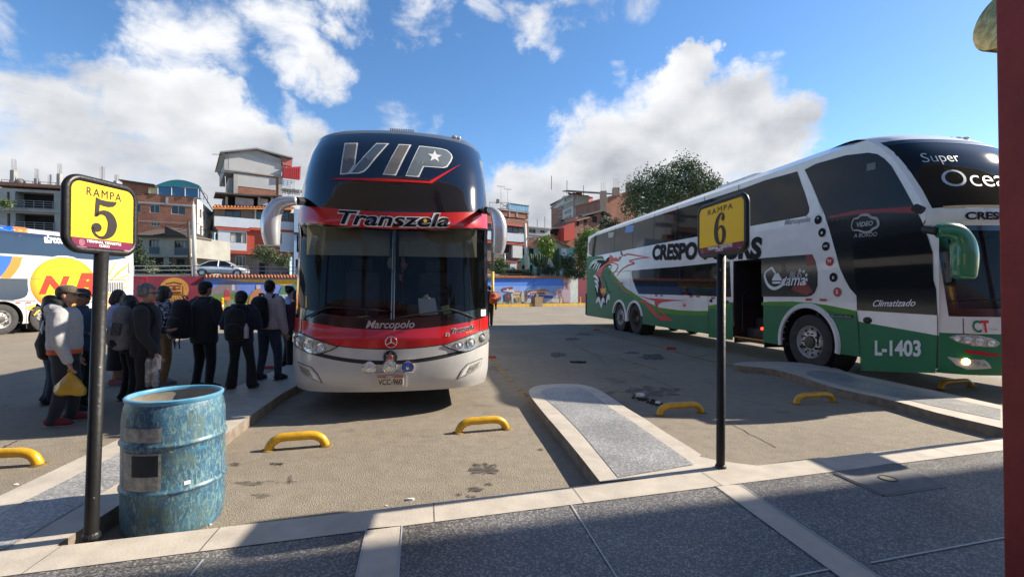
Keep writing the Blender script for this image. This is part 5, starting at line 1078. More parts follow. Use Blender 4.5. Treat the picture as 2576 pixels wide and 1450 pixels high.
dv7 = Vector((4.12, 1.13)); f7 = G(1812, 1175, WZ)+Vector((dv7.x, dv7.y, 0))
NUM['7'] = [[Vector(q) for q in ((.05,1.74),(.98,1.74),(.98,1.55),(.55,.02),(.24,.02),(.70,1.42),(.20,1.42),(.12,1.30),(.05,1.30))]]
sign(L6.to_2d()+dv7, R6.to_2d()+dv7, at(*V6(2020, 470), 3.83).z, at(*V6(2020, 932), 3.83).z, None, '7', 'yellow ramp sign on a black pole, beyond the right edge of the picture', f7)
def barrel():
    c = Vector((-2.262, 3.17, 0)); o = empty('plastic_drum', c); tag(o, 'scuffed blue open-topped plastic drum standing at the kerb below the RAMPA 5 sign', 'drum')
    mt, nt, N, Lk, bs = _nodes('scuffed_blue_plastic'); tc = N.new('ShaderNodeTexCoord')
    def nz(s, d, st=None, rough=.65):
        n = N.new('ShaderNodeTexNoise'); n.inputs['Scale'].default_value = s; n.inputs['Detail'].default_value = d; n.inputs['Distortion'].default_value = .8; n.inputs['Roughness'].default_value = rough; v = tc.outputs['Object']
        if st: mp = N.new('ShaderNodeMapping'); mp.inputs['Scale'].default_value = st; Lk.new(v, mp.inputs[0]); v = mp.outputs[0]
        Lk.new(v, n.inputs['Vector']); return n.outputs[0]
    def ramp(s, a, b_, ca=(0,0,0), cb=(1,1,1)):
        r = N.new('ShaderNodeValToRGB'); e = r.color_ramp.elements; e[0].position = a; e[0].color = (*ca, 1); e[1].position = b_; e[1].color = (*cb, 1); Lk.new(s, r.inputs[0]); return r.outputs[0]
    def mix(f, a, b_):
        m_ = N.new('ShaderNodeMixRGB'); 
        for i, v in enumerate((f, a, b_)):
            if isinstance(v, tuple): m_.inputs[i].default_value = (*v, 1)
            else: Lk.new(v, m_.inputs[i])
        return m_.outputs[0]
    base = ramp(nz(3.5, 4), .35, .65, (.018,.055,.12), (.06,.165,.255))
    c1 = mix(ramp(nz(55, 7, (1, 1, .35), .8), .49, .58), base, (.17,.29,.28))
    c2 = mix(ramp(nz(9, 8, (1, 1, .5)), .50, .66), c1, (.10,.15,.13)); c3 = mix(ramp(nz(5, 5, (1, 1, 2.2)), .60, .74), c2, (.06,.30,.50))
    c4 = mix(ramp(nz(70, 3, (1, .2, 1)), .66, .70), c3, (.32,.42,.40))
    Lk.new(c4, bs.inputs['Base Color']); bs.inputs['Roughness'].default_value = .42
    bp = N.new('ShaderNodeBump'); bp.inputs['Strength'].default_value = .25; bp.inputs['Distance'].default_value = .004; Lk.new(nz(40, 5), bp.inputs['Height']); Lk.new(bp.outputs[0], bs.inputs['Normal'])
    R = .288; H = .862
    prof = [(.02,.012),(R-.045,.012),(R-.03,0),(R-.018,.004),(R-.008,.03),(R,.10),(R+.001,.27),(R+.004,.282),(R+.011,.288),(R+.011,.298),(R+.004,.304),(R,.316),(R,.56),(R+.004,.572),(R+.011,.578),(R+.011,.588),(R+.004,.594),(R,.606),(R-.002,.74),(R-.012,.80),(R-.022,.83)]
    b = MB(); b.lathe(prof, (0, 0, 0), 72, None, False); b.build('body', mt, o, auto=50)
    b = MB(); b.lathe([(R-.024,.825),(R-.012,.842),(R-.010,.856),(R-.018,H),(R-.03,H),(R-.036,.852),(R-.034,.835)], (0, 0, 0), 72, None, False); b.build('rim', mat('rim_blue', (.05,.26,.46), .35, var=.2, scale=9, col2=(.20,.38,.46), detail=7), o, auto=60)
    b = MB(); b.lathe([(R-.034,.845),(R-.018,.79),(R-.010,.70),(R-.008,.05),(.02,.03)], (0, 0, 0), 64, None, False); b.build('inner_wall', mat('drum_inside', (.20,.16,.12), .7, var=.3, scale=6, col2=(.34,.34,.30), detail=7), o, smooth=True)
    tx = math.atan2(-c.y, -c.x)
    def label(a0, a1, z0, z1, m_, off, name, par=o):
        b = MB(); n = 16
        for i in range(n):
            t0, t1 = tx+math.radians(a0+(a1-a0)*i/n), tx+math.radians(a0+(a1-a0)*(i+1)/n); r = R+off
            b.face([(r*math.cos(t0), r*math.sin(t0), z0), (r*math.cos(t1), r*math.sin(t1), z0), (r*math.cos(t1), r*math.sin(t1), z1), (r*math.cos(t0), r*math.sin(t0), z1)])
        return b.build(name, m_, par)
    WL = mat('torn_label', (.20,.20,.17), .8, var=.5, scale=22, col2=(.50,.48,.42), detail=8)
    label(-64, -14, .615, .70, WL, .003, 'paper_label'); l2 = label(-64, -14, .318, .545, WL, .003, 'paper_label'); label(-48, -17, .405, .535, mat('label_dark', (.015,.022,.03), .6, var=.3), .006, 'label_panel', l2)
    label(9, 16, .325, .350, TXW, .003, 'small_sticker')
    b = MB(); b.bx(-.01, .01, -.05, .05, 0, .02)
barrel()
# brass disc lamp on the red column
dl_ = empty('wall_lamp', FA('g', 2254, -1050, 1.75)); P0 = at(2532, 52, 2.55); dl_.location = P0; tag(dl_, 'round brass drum lamp fixed high on the maroon column', 'lamp')
b = MB(); b.lathe([(.10,-.09),(.150,-.086),(.156,-.08),(.156,.03),(.150,.038),(.12,.042),(.001,.043)], (0, 0, 0), 40, (-1, .0, .10)); b.build('lamp_drum', mat('brushed_brass', (.62,.42,.16), .28, 1.0, var=.5, scale=3, stretch=(.4, 9, 9), detail=7), dl_, auto=40)
b = MB(); b.lathe([(.10,.05),(.118,.052),(.118,.07),(.10,.075)], (0, 0, 0), 40, (-1, 0, .10)); 
b2 = MB(); b2.lathe([(.158,-.30),(.158,-.088),(.12,-.086)], (0, 0, 0), 40, (-1, 0, .10)); b2.build('lamp_collar', RED, dl_, auto=40)
# ------------------------------------------------------------------ mural wall
MAROON = mat('wall_maroon', (0.16, 0.012, 0.028), 0.75, var=0.22, scale=1.2, detail=8); MURALB = mat('mural_ground', (0.45, 0.45, 0.44), 0.8)
def wpoly(name, pts, m_, off, par, th=0.0):
    b = MB(); q = [(s_, z) for s_, z in pts]; q = ccw(q); T = tri2d(q); b.add([wl(s_, off, z) for s_, z in q], T); return b.build(name, m_, par)
def wall_piece(name, s0, s1, z1, m_, lab, th=0.3):
    o = empty(name, wl(s0, 0, 0)); tag(o, lab, 'wall'); inv = Matrix.Translation(-wl(s0, 0, 0)); o['_s'] = 0
    b = MB(); Z = lambda s_: WT(s_)+z1; b.prism([wl(s0, 0, -.05), wl(s1, 0, -.05), wl(s1, 0, Z(s1)), wl(s0, 0, Z(s0))], Vector((-wn.x, -wn.y, 0))*th); b.build('wall_body', m_, o, M=inv); del o['_s']; return o, inv
class WP:
    def __init__(s, o, inv): s.o, s.inv, s.k = o, inv, 0
    def poly(s, name, k, pts, m_, par=None, off=None):
        s.k += 1; q = ccw([whit(k, x, y) for x, y in pts]); b = MB(); b.add([wl(a, off if off else .006+.0025*s.k, z) for a, z in q], tri2d(q)); return b.build(name, m_, par or s.o, M=s.inv)
mc = lambda n, c, v=.12, sc=2.5: mat('mural_'+n, c, .75, var=v, scale=sc, detail=7)
mw, inv = wall_piece('maroon_wall', -24, sM0, .08, MAROON, 'maroon yard wall with a golden face disc, behind the queue'); W1 = WP(mw, inv)
GOLD = mc('gold', (.42,.20,.03), .25, 6); DKM = mc('brown', (.12,.02,.015))
ce, zr_ = whit('p', 505, 140), whit('p', 505, 10); r_ = abs(zr_[1]-ce[1])
def disc_w(W, c, r, m_, name, n=36, rx=1.0, par=None): 
    W.k += 1; b = MB(); b.face([wl(c[0]+r*rx*math.cos(t), .006+.0025*W.k, c[1]+r*math.sin(t)) for t in np.linspace(0, 2*math.pi, n+1)[:-1]]); return b.build(name, m_, par or W.o, M=W.inv)
em = disc_w(W1, ce, r_, GOLD, 'golden_disc')
for pts in ([(-.62,.28),(-.62,-.38),(-.5,-.5),(.5,-.5),(.62,-.38),(.62,.28),(.54,.28),(.54,-.32),(.44,-.42),(-.44,-.42),(-.54,-.32),(-.54,.28)], [(-.45,.30),(-.12,.36),(-.12,.26),(-.45,.20)], [(.45,.30),(.12,.36),(.12,.26),(.45,.20)], [(-.08,.34),(.08,.34),(.14,-.08),(-.14,-.08)], [(-.42,.12),(-.18,.12),(-.18,.0),(-.42,.0)], [(.42,.12),(.18,.12),(.18,.0),(.42,.0)],
            [(-.45,-.18),(.45,-.18),(.45,-.34),(-.45,-.34)], [(-.55,.5),(0,.66),(.55,.5),(.5,.42),(0,.57),(-.5,.42)]):
    W1.k += 1; q = ccw([(ce[0]+a*r_, ce[1]+c*r_) for a, c in pts]); b = MB(); b.add([wl(a, .006+.0025*W1.k, z) for a, z in q], tri2d(q)); b.build('face_mark', DKM, em, M=inv)
b = MB()
for i in range(8): b.face([wl(ce[0]+(-.38+.11*i)*r_, .05, ce[1]-.20*r_), wl(ce[0]+(-.31+.11*i)*r_, .05, ce[1]-.20*r_), wl(ce[0]+(-.31+.11*i)*r_, .05, ce[1]-.32*r_), wl(ce[0]+(-.38+.11*i)*r_, .05, ce[1]-.32*r_)])
for i in range(9): a = math.pi*(1.2+.075*i); f = lambda r, w: wl(ce[0]+r*r_*math.cos(a+w), .05, ce[1]+r*r_*math.sin(a+w)); b.face([f(.62,-.03), f(.62,.03), f(.95,.02), f(.95,-.02)])
b.build('face_mark', DKM, em, M=inv)
W1.poly('painted_frame', 'p', [(140,5),(212,5),(212,12),(140,12)], TXR); W1.poly('painted_frame', 'p', [(205,12),(212,12),(212,200),(205,200)], TXR)
sR = whit('W', 205, 1000)[0]; sP0 = whit('W', 1365, 1000)[0]; sP1 = whit('W', 1478, 1000)[0]
m1w, inv = wall_piece('mural_wall', sM0, sP0, 0, mc('sky', (.12,.22,.50)), 'long painted mural wall with tiled coping behind the buses'); W2 = WP(m1w, inv)
W2.poly('painted_sky', 'p', [(832,30),(1840,30),(2100,30),(2100,260),(1700,240),(1300,200),(900,180),(832,200)], mc('periwinkle', (.12,.19,.50)))
W2.poly('painted_hill', 'p', [(905,130),(960,110),(1000,75),(1080,50),(1190,62),(1200,160),(1130,180),(905,200)], mc('mauve', (.20,.15,.17))); W2.poly('painted_arch', 'p', [(1130,150),(1132,95),(1145,82),(1160,95),(1165,150)], mc('pale', (.36,.40,.52)))
W2.poly('painted_ochre', 'p', [(1000,30),(1840,30),(2100,30),(2100,90),(1830,80),(1700,95),(1560,70),(1400,60),(1250,55),(1120,38)], mc('ochre', (.66,.36,.02)))
W2.poly('painted_field', 'p', [(832,240),(905,200),(1060,180),(1240,165),(1330,210),(1330,330),(832,345)], mc('field', (.10,.17,.04), .4, 5)); W2.poly('painted_field', 'p', [(832,300),(1000,280),(1150,300),(1350,290),(1350,400),(832,400)], mc('lime', (.26,.30,.05), .4, 6))
W2.poly('painted_rock', 'p', [(1060,310),(1090,255),(1150,250),(1160,320)], mc('rock', (.20,.20,.17))); W2.poly('painted_skirt', 'p', [(1052,215),(1110,215),(1122,258),(1045,258)], mc('skirt', (.62,.13,.02))); W2.poly('painted_poncho', 'p', [(1048,178),(1065,150),(1100,150),(1112,180),(1105,220),(1055,220)], mc('poncho', (.36,.03,.06)))
W2.poly('painted_head', 'p', [(1068,150),(1070,128),(1092,128),(1096,150)], mc('skin', (.30,.15,.09))); W2.poly('painted_legs', 'p', [(1068,258),(1098,258),(1094,305),(1074,305)], MATS['mural_skin'])
W2.poly('painted_robe', 'p', [(1310,300),(1330,200),(1370,150),(1420,130),(1470,160),(1470,320)], mc('robe', (.42,.17,.07))); W2.poly('painted_head', 'p', [(1395,135),(1398,90),(1440,88),(1446,130)], mc('silver', (.45,.35,.36)))
W2.poly('painted_peak', 'p', [(1640,190),(1680,100),(1710,95),(1740,170),(1830,60),(1900,200),(1900,300),(1640,260)], mc('peak', (.07,.17,.09))); W2.poly('painted_ruins', 'p', [(1640,200),(1830,180),(2100,240),(2100,330),(1640,300)], mc('ruins', (.30,.35,.42)))
sk = mc('azure', (.055,.17,.55), .10, 1); W2.poly('painted_sky', 'W', [(-900,855),(1262,860),(1262,1050),(1262,1190),(-900,1190)], sk); W2.poly('painted_sky', 'W', [(-900,980),(1262,960),(1262,1190),(-900,1190)], mc('azure_pale', (.16,.28,.58), .10, 1))
W2.poly('painted_ground', 'W', [(-900,1145),(1262,1140),(1262,1215),(-900,1215)], mc('plaza', (.36,.34,.33), .2))
for pts, n, c in (([(290,1060),(390,1055),(390,1140),(290,1140)], 'rose', (.40,.22,.22)), ([(285,1060),(330,1042),(395,1058)], 'roof', (.34,.12,.06)), ([(540,1055),(780,1050),(780,1135),(540,1135)], 'cream', (.48,.38,.26)), ([(535,1056),(600,1038),(790,1045),(790,1060)], 'roof', 0), ([(760,1050),(1010,1035),(1130,1090),(1130,1135),(760,1135)], 'wallcream', (.50,.42,.33)),
                  ([(755,1052),(770,1030),(1000,1005),(1085,1040),(1010,1040)], 'roof', 0), ([(760,1095),(930,1090),(1120,1105),(1120,1138),(760,1138)], 'indigo', (.08,.06,.30)), ([(890,1055),(1010,1050),(1010,1085),(890,1082)], 'balcony', (.36,.14,.04)), ([(1130,1015),(1150,1000),(1195,992),(1250,1000),(1262,1020),(1262,1140),(1130,1140)], 'church', (.36,.26,.31)), ([(1190,1040),(1215,1020),(1245,1040),(1250,1140),(1190,1140)], 'portal', (.16,.10,.14)),
                  ([(1262,860),(1362,855),(1365,1195),(1262,1200)], 'tower', (.35,.24,.28)), ([(1285,920),(1340,920),(1340,1020),(1285,1020)], 'tower_dark', (.22,.13,.17)), ([(1300,950),(1325,950),(1325,995),(1300,995)], 'bell', (.05,.03,.06))):
    W2.poly('painted_building', 'W', pts, mc(n, c) if c else MATS['mural_'+n])
for x in (800,830,860,915,945,975): W2.poly('painted_window', 'W', [(x,1060),(x+14,1059),(x+14,1082),(x,1083)], MATS['mural_bell'])
for x in (570,600,630): W2.poly('painted_window', 'W', [(x,1075),(x+14,1075),(x+14,1095),(x,1095)], MATS['mural_balcony'])
for pts, n, c in (([(398,995),(545,975),(575,1060),(415,1040)], 'awning_white', (.42,.40,.38)), ([(398,995),(545,975),(552,1010),(405,1030)], 'tray_red', (.16,.02,.04)), ([(430,1080),(470,1060),(520,1075),(535,1110),(525,1180),(430,1180)], 'figure', (.05,.035,.03)), ([(455,1035),(460,1005),(485,1005),(490,1040)], 'silver', 0), ([(475,1090),(495,1085),(500,1130),(480,1135)], 'poncho', 0), ([(478,1180),(500,1180),(498,1225),(485,1225)], 'figure', 0), ([(520,1090),(535,1085),(560,1190),(545,1195)], 'awning_white', 0),
                  ([(662,1100),(680,1040),(715,1050),(715,1190),(668,1190)], 'horse', (.36,.33,.30)), ([(705,1045),(750,1040),(755,1150),(745,1190),(712,1185)], 'figure2', (.11,.07,.05)), ([(580,1140),(600,1120),(640,1125),(640,1180),(585,1185)], 'dog', (.28,.20,.09)), ([(345,1130),(375,1110),(385,1160),(350,1180)], 'figure2', 0), ([(860,1110),(900,1105),(900,1165),(860,1165)], 'figure2', 0), ([(960,1115),(985,1115),(985,1160),(960,1160)], 'horse', 0)):
    W2.poly('painted_figure', 'W', pts, mc(n, c) if c else MATS['mural_'+n])
W2.poly('panel_joint', 'W', [(847,862),(852,862),(852,1190),(847,1190)], MATS['mural_indigo'])
TILE = mat('clay_tile', (0.42, 0.14, 0.055), 0.85, var=0.35, scale=5, detail=6)
b = MB(); n = int((sP0-sM0)/.24)
for i in range(n):
    s_ = sM0+.12+i*.24; zt = WT(s_)+.02; b.tube([wl(s_, .30, zt-.02), wl(s_, -.1, zt+.12), wl(s_, -.45, zt+.04)], .105, 6, sq=.8)
b.prism([wl(sM0, .24, WT(sM0)), wl(sP0, .24, WT(sP0)), wl(sP0, -.36, WT(sP0)), wl(sM0, -.36, WT(sM0))], (0, 0, .03)); b.build('tile_coping', TILE, m1w, smooth=True, M=inv)
pw, inv = wall_piece('wall_pillar', sP0+.005, sP1, .05, mat('pale_plaster', (.46,.50,.47), .85, var=.2, scale=2, detail=8), 'pale plaster pillar between the mural and the maroon wall', .5); b = MB(); b.poly2(ccw([wl(sP0-.1, .12).to_2d(), wl(sP1+.1, .12).to_2d(), wl(sP1+.1, -.5).to_2d(), wl(sP0-.1, -.5).to_2d()]), WT(sP0)+.05, WT(sP0)+.22); b.build('pillar_cap', MATS['pale_plaster'], pw, M=inv)
wall_piece('maroon_wall', sP1+.005, 62, .1, MAROON, 'plain maroon yard wall right of the pale pillar, beside the green bus')
# bollards, kerb-gap block
def bollard_at(p, lab):
    o = empty('bollard', p); tag(o, lab, 'bollard', 'yellow bollards along the verge'); b = MB(); b.lathe([(.14,0),(.14,.06),(.10,.08),(.09,.42),(.12,.50),(.12,.56),(.07,.60),(.09,.66),(.125,.74),(.10,.84),(.03,.88)], (0, 0, 0), 14); b.build('post', YP, o, auto=40); b = MB(); b.lathe([(.102,.2),(.100,.32)], (0, 0, 0), 14, close=False); b.build('white_band', WHITE, o)
    return o
for k, x, y, lab in (('W',648,1215,'yellow bollard in front of the painted figures of the mural'), ('W',942,1210,'yellow bollard right beside the brown block in the kerb gap'), ('W',1225,1205,'yellow bollard in front of the painted church'), ('W',1508,1200,'yellow bollard in front of the maroon wall by the green bus'), ('p',1025,370,'yellow bollard on the verge left of the woman in navy')):
    s_, _ = whit(k, x, y, 2.2); bollard_at(wl(s_, 2.2, .15), lab)
s_ = whit('W', 888, 1230, 2.6)[0]; b = MB(); b.bx(-.55, .55, -.35, .35, 0, 1.0); b.bx(-.25, .05, -.2, .2, 1.0, 1.35)
o = b.build('brown_block', mat('brown_box', (.26,.17,.09), .9, var=.25, scale=3), bevel=.02); o.location = wl(s_, 2.7, 0); o.rotation_euler = (0, 0, math.atan2(wd.y, wd.x)); tag(o, 'brown wooden block standing in the gap of the yellow kerb', 'block')
# ------------------------------------------------------------------ buildings
PANE = mat('dark_pane', (.018,.021,.024), .08, var=.3, scale=.7, spec=.7); VOID = mat('room_dark', (.014,.012,.011), .9, var=.4)
WFR = mat('brown_frame', (.10,.04,.02), .6); WFW = mat('white_frame', (.45,.45,.44), .6); CURTW = mat('net_curtain', (.42,.41,.38), .9, var=.25, scale=3, stretch=(14, 14, .3))
BRK = brick('clay_brick', (.34,.115,.062), (.25,.085,.05), (.22,.18,.145)); BRK2 = brick('dusty_brick', (.30,.125,.08), (.22,.10,.07), (.24,.2,.165), bw=.4, bh=.22); STONE = brick('stone_cladding', (.25,.18,.13), (.17,.13,.10), (.10,.08,.06), bw=.7, bh=.16, gap=.015)
CONC = mat('bare_concrete', (.31,.30,.28), .9, var=.22, scale=.8, detail=8, bump=.15, bscale=8); GPL = mat('grey_plaster', (.34,.335,.335), .9, var=.15, scale=.7, detail=8); BLW = mat('bluish_white', (.46,.50,.56), .85, var=.08, scale=.6, detail=6); WPL = mat('white_plaster', (.56,.54,.50), .85, var=.12, scale=.8, detail=8); RTR = mat('red_trim', (.36,.055,.03), .8, var=.1)
RSHEET = mat('dark_sheet', (.06,.05,.045), .6, var=.3); RCORR = mat('red_corrugated', (.48,.03,.03), .5, var=.2)
class Bld:
    def __init__(s, name, lab, base, cat='building'):
        s.o = empty(name, base); s.b = Vector(base); s.inv = Matrix.Translation(-s.b); tag(s.o, lab, cat)
    def mesh(s, b, name, m_, par=None, **kw): return b.build(name, m_, par or s.o, M=s.inv, **kw)
class Fac:                                  # a vertical wall plane through two ground points
    def __init__(s, bl, p0, p1):
        s.bl = bl; s.p0 = Vector((p0[0], p0[1])); s.p1 = Vector((p1[0], p1[1])); s.d = (s.p1-s.p0).normalized(); s.L = (s.p1-s.p0).length; s.n = Vector((s.d.y, -s.d.x))
        if s.n.dot(-s.p0) < 0: s.n = -s.n
    def hit(s, k, x, y):
        r = ray(*fr(k, x, y)); n = Vector((s.n.x, s.n.y, 0)); t = (Vector((s.p0.x, s.p0.y, 0))-CAM).dot(n)/r.dot(n); P = CAM+r*t; return ((P.to_2d()-s.p0).dot(s.d), P.z)
    def pt(s, a, z, off=0.0): q = s.p0+s.d*a+s.n*off; return Vector((q.x, q.y, z))
    def quad(s, b, a0, a1, z0, z1, off=0.0): b.face([s.pt(a0, z0, off), s.pt(a1, z0, off), s.pt(a1, z1, off), s.pt(a0, z1, off)], [(a0, z0), (a1, z0), (a1, z1), (a0, z1)])
    def wall(s, a0, a1, z0, z1, m_, ops=(), off=0.0, deep=.16, name='wall', back=0.0):
        b = MB(); xs = sorted({a0, a1, *[min(max(v, a0), a1) for o in ops for v in (o[0], o[1])]}); zs = sorted({z0, z1, *[min(max(v, z0), z1) for o in ops for v in (o[2], o[3])]})
        for i in range(len(xs)-1):
            for j in range(len(zs)-1):
                cx, cz = (xs[i]+xs[i+1])/2, (zs[j]+zs[j+1])/2
                if any(o[0] < cx < o[1] and o[2] < cz < o[3] for o in ops): continue
                if xs[i+1]-xs[i] > 1e-4 and zs[j+1]-zs[j] > 1e-4: s.quad(b, xs[i], xs[i+1], zs[j], zs[j+1], off)
        for o in ops:
            x0, x1, y0, y1 = o[:4]
            for (p, q) in (((x0,y0),(x1,y0)), ((x1,y0),(x1,y1)), ((x1,y1),(x0,y1)), ((x0,y1),(x0,y0))): b.face([s.pt(*p, off), s.pt(*q, off), s.pt(*q, off-deep), s.pt(*p, off-deep)], [(p[0], p[1]), (q[0], q[1]), (q[0]+.1, q[1]+.1), (p[0]+.1, p[1]+.1)])
        if back: 
            for a in (a0, a1): b.face([s.pt(a, z0, off), s.pt(a, z1, off), s.pt(a, z1, -back), s.pt(a, z0, -back)], [(0, z0), (0, z1), (back, z1), (back, z0)])
            b.face([s.pt(a0, z1, off), s.pt(a1, z1, off), s.pt(a1, z1, -back), s.pt(a0, z1, -back)], [(0, 0), (1, 0), (1, 1), (0, 1)]); b.face([s.pt(a0, z0, off), s.pt(a1, z0, off), s.pt(a1, z0, -back), s.pt(a0, z0, -back)], [(0, 0), (1, 0), (1, 1), (0, 1)])
        w = s.bl.mesh(b, name, m_)
        for o in ops:
            x0, x1, y0, y1 = o[:4]; kind = o[4] if len(o) > 4 else 'w'; fm = WFR if kind in ('b', 'c') else WFW if kind == 'w' else MATTE; nm = o[5] if len(o) > 5 else 2
            f = MB(); t = min(.06, (x1-x0)*.08)
            if kind != 'v':
                for (p0, p1, q0, q1) in ((x0, x1, y0, y0+t), (x0, x1, y1-t, y1), (x0, x0+t, y0+t, y1-t), (x1-t, x1, y0+t, y1-t), *[((x0+(x1-x0)*i/nm)-t*.4, (x0+(x1-x0)*i/nm)+t*.4, y0+t, y1-t) for i in range(1, nm)]): s.quad(f, p0, p1, q0, q1, off-deep*.55)
                fo = s.bl.mesh(f, 'window', fm)
            else: fo = None
            g = MB(); s.quad(g, x0, x1, y0, y1, off-deep*.9); s.bl.mesh(g, 'pane' if fo else 'dark_opening', VOID if kind == 'v' else PANE, fo)
            if kind == 'c':
                g = MB(); s.quad(g, x0+t, x0+(x1-x0)*.36, y0+t, y1-t, off-deep*.8); s.quad(g, x0+(x1-x0)*.66, x1-t, y0+t, y1-t, off-deep*.8); s.bl.mesh(g, 'curtain', CURTW, fo)
        return w
    def op(s, k, x0, y0, x1, y1, *kind):
        ym, xm = (y0+y1)/2, (x0+x1)/2; a, c, e, f = s.hit(k, x0, ym)[0], s.hit(k, x1, ym)[0], s.hit(k, xm, y1)[1], s.hit(k, xm, y0)[1]; return (min(a, c), max(a, c), min(e, f), max(e, f), *kind)
    def rect(s, k, x0, y0, x1, y1): return s.op(k, x0, y0, x1, y1)
    def box(s, k, x0, y0, x1, y1, m_, name, off=0.0, back=.3, ops=(), par=None):
        r = s.rect(k, x0, y0, x1, y1); return s.wall(r[0], r[1], r[2], r[3], m_, [s.op(k, *o) for o in ops], off, name=name, back=back)
    def poly(s, k, pts, m_, name, off=0.0, back=0.3, par=None):
        q = ccw([s.hit(k, x, y) for x, y in pts]); b = MB(); n = Vector((s.n.x, s.n.y, 0)); b.prism([s.pt(a, z, off) for a, z in q], -n*(back+off)); b.uv = [[q[v % len(q)] for v in f_] for f_ in b.f]
        return s.bl.mesh(b, name, m_, par)
    def bars(s, k, x0, y0, x1, y1, m_, name, nh=3, nv=4, off=.1, r=.03):
        R = s.rect(k, x0, y0, x1, y1); b = MB()
        for i in range(nh): z = R[2]+(R[3]-R[2])*(i+1)/nh; b.tube([s.pt(R[0], z, off), s.pt(R[1], z, off)], r, 5)
        for i in range(nv+1): a = R[0]+(R[1]-R[0])*i/nv; b.tube([s.pt(a, R[2], off), s.pt(a, R[3], off)], r, 5)
        return s.bl.mesh(b, name, m_)
def gp(k, x, d, y=1000): q = FA(k, x, y, d); return (q.x, q.y)
def gl(k, x, xr, d, sl=.7):               # like gp, on a line of slope sl through pixel column xr at depth d
    tr = (fr(k, xr, 0)[0]-1287.5)/FL; t = (fr(k, x, 0)[0]-1287.5)/FL; y = (d-sl*tr*d)/(1-sl*t); return gp(k, x, y)
def rebar_posts(bl, F, k, lst, m_):
    for (x, y0, y1, yt, w) in lst:          # concrete from y0 to y1, bars up to yt
        a, z0 = F.hit(k, x, y0); z1 = F.hit(k, x, y1)[1]; zt = F.hit(k, x, yt)[1]; b = MB(); c = F.pt(a, z0, -.3)
        if y1 < y0: b.bx(c.x-w/2, c.x+w/2, c.y-w/2, c.y+w/2, z0-.1, z1)
        po = bl.mesh(b, 'column_stub', m_) if b.v else None
        r_ = MB(); rg = random.Random(int(x))
        for i in range(6): dx, dy = ((i % 3)-1)*w*.34, (i//3-.5)*w*.6; t = rg.uniform(-.05, .05); r_.tube([(c.x+dx, c.y+dy, z1-.1), (c.x+dx+t, c.y+dy, zt-rg.uniform(0, .15))], .018, 4)
        bl.mesh(r_, 'rebar', mat('rebar_steel', (.12,.10,.09), .8), po)
# 1 concrete frame building
d = 50; b1 = Bld('unfinished_building', 'grey concrete building at far left with open floors and rebar on its roof', (*gp('A', 250, d), 0)); F = Fac(b1, gp('A', -60, d), gp('A', 900, d+3))
r0_ = F.hit('A', 0, 500); zt = r0_[1]; a1 = F.L
ops = [F.op('A', *o) for o in ((124,540,452,690,'v'), (130,720,456,868,'v'), (56,535,80,690,'v'), (60,716,86,850,'v'), (560,545,860,700,'v'), (560,725,860,860,'v'))]
F.wall(0, a1, 0, zt, CONC, ops, deep=1.6, back=9); F.box('A', -60, 480, 900, 505, mat('brick_edge', (.30,.14,.09), .9, var=.3), 'roof_slab', .35, 9.3); F.box('A', -60, 682, 900, 712, CONC, 'floor_slab', .25, 1)
for q in ((125,612,450,688), (130,792,455,868), (20,620,118,690)): F.bars('A', *q, mat('rail_grey', (.25,.25,.25), .5), 'balcony_railing', 4, 4, .1)
F.bars('A', 0, 445, 520, 485, MATS['rail_grey'], 'roof_railing', 2, 8, -.2)
rebar_posts(b1, F, 'A', [(98,480,350,250,.42), (293,490,420,330,.34), (405,500,500,378,.3), (485,495,380,285,.36), (845,500,425,315,.4), (963,500,440,382,.36)], CONC)
b = MB(); q = F.hit('A', 150, 447); b.ball(F.pt(q[0], q[1], -.4), (.45,.4,.38), 14, 8); b1.mesh(b, 'water_tank', mat('tank_grey', (.2,.19,.18), .6), smooth=True); b = MB(); q = F.hit('A', 35, 480)
for i in range(14): b.ball(F.pt(q[0]-.7+i*.1, q[1]+.1+.25*math.sin(i*2.1)**2, -.3), (.2,.2,.16), 6, 4)
b1.mesh(b, 'rubble', mat('clay_rubble', (.36,.17,.09), .9, var=.3))
# 2 brick building with the blue vault
d = 51; P0, P1, P2 = gl('B', -90, 722, 50, .45), gp('B', 722, 50), gp('B', 905, 60); b2 = Bld('brick_building', 'bare brick building with a translucent blue vaulted rooftop room', (*P1, 0)); F = Fac(b2, P0, P1)
zt = F.hit('B', 600, 552)[1]; ops = [F.op('B', *o) for o in ((228,640,332,730,'w'), (452,652,605,745,'w'), (60,632,132,720,'w'), (235,828,335,868,'w',3), (60,450,130,530,'v'))]
F.wall(0, F.L, 0, zt, BRK, ops); 
for y0, y1 in ((615,652), (812,838)):
    z0, z1 = F.hit('B', 400, y1-8)[1], F.hit('B', 400, y0+12)[1]; F.wall(0, F.L, z0, z1, CONC, (), .05, name='concrete_beam')
F.poly('B', [(-60,395),(280,445),(300,440),(215,528),(215,548),(-60,540)], BRK, 'attic_wall', .0, 6); F.poly('B', [(-80,385),(290,438),(288,448),(-80,398)], RSHEET, 'roof', .5, 8); F.box('B', 215, 470, 315, 528, mat('attic_cream', (.5,.42,.24), .8), 'attic_panel', .05, .2); F.poly('B', [(395,560),(420,560),(420,632),(395,632)], CONC, 'column', .06, .1)  # attic panel in one even cream
bl_ = mat('blue_polycarbonate', (.010,.085,.20), .25, var=.3, scale=.6, coat=.6); tl_ = mat('teal_polycarbonate', (.012,.12,.15), .25, var=.35, scale=.5, coat=.6)
v = F.box('B', 315, 458, 740, 552, bl_, 'vault_glazing', .02, 1.0); arc = [(285,458)]+[(285+465*(i/12), 458-70*math.sin(math.pi*(.05+.92*i/12))-8*i/12) for i in range(13)]+[(752,478)]
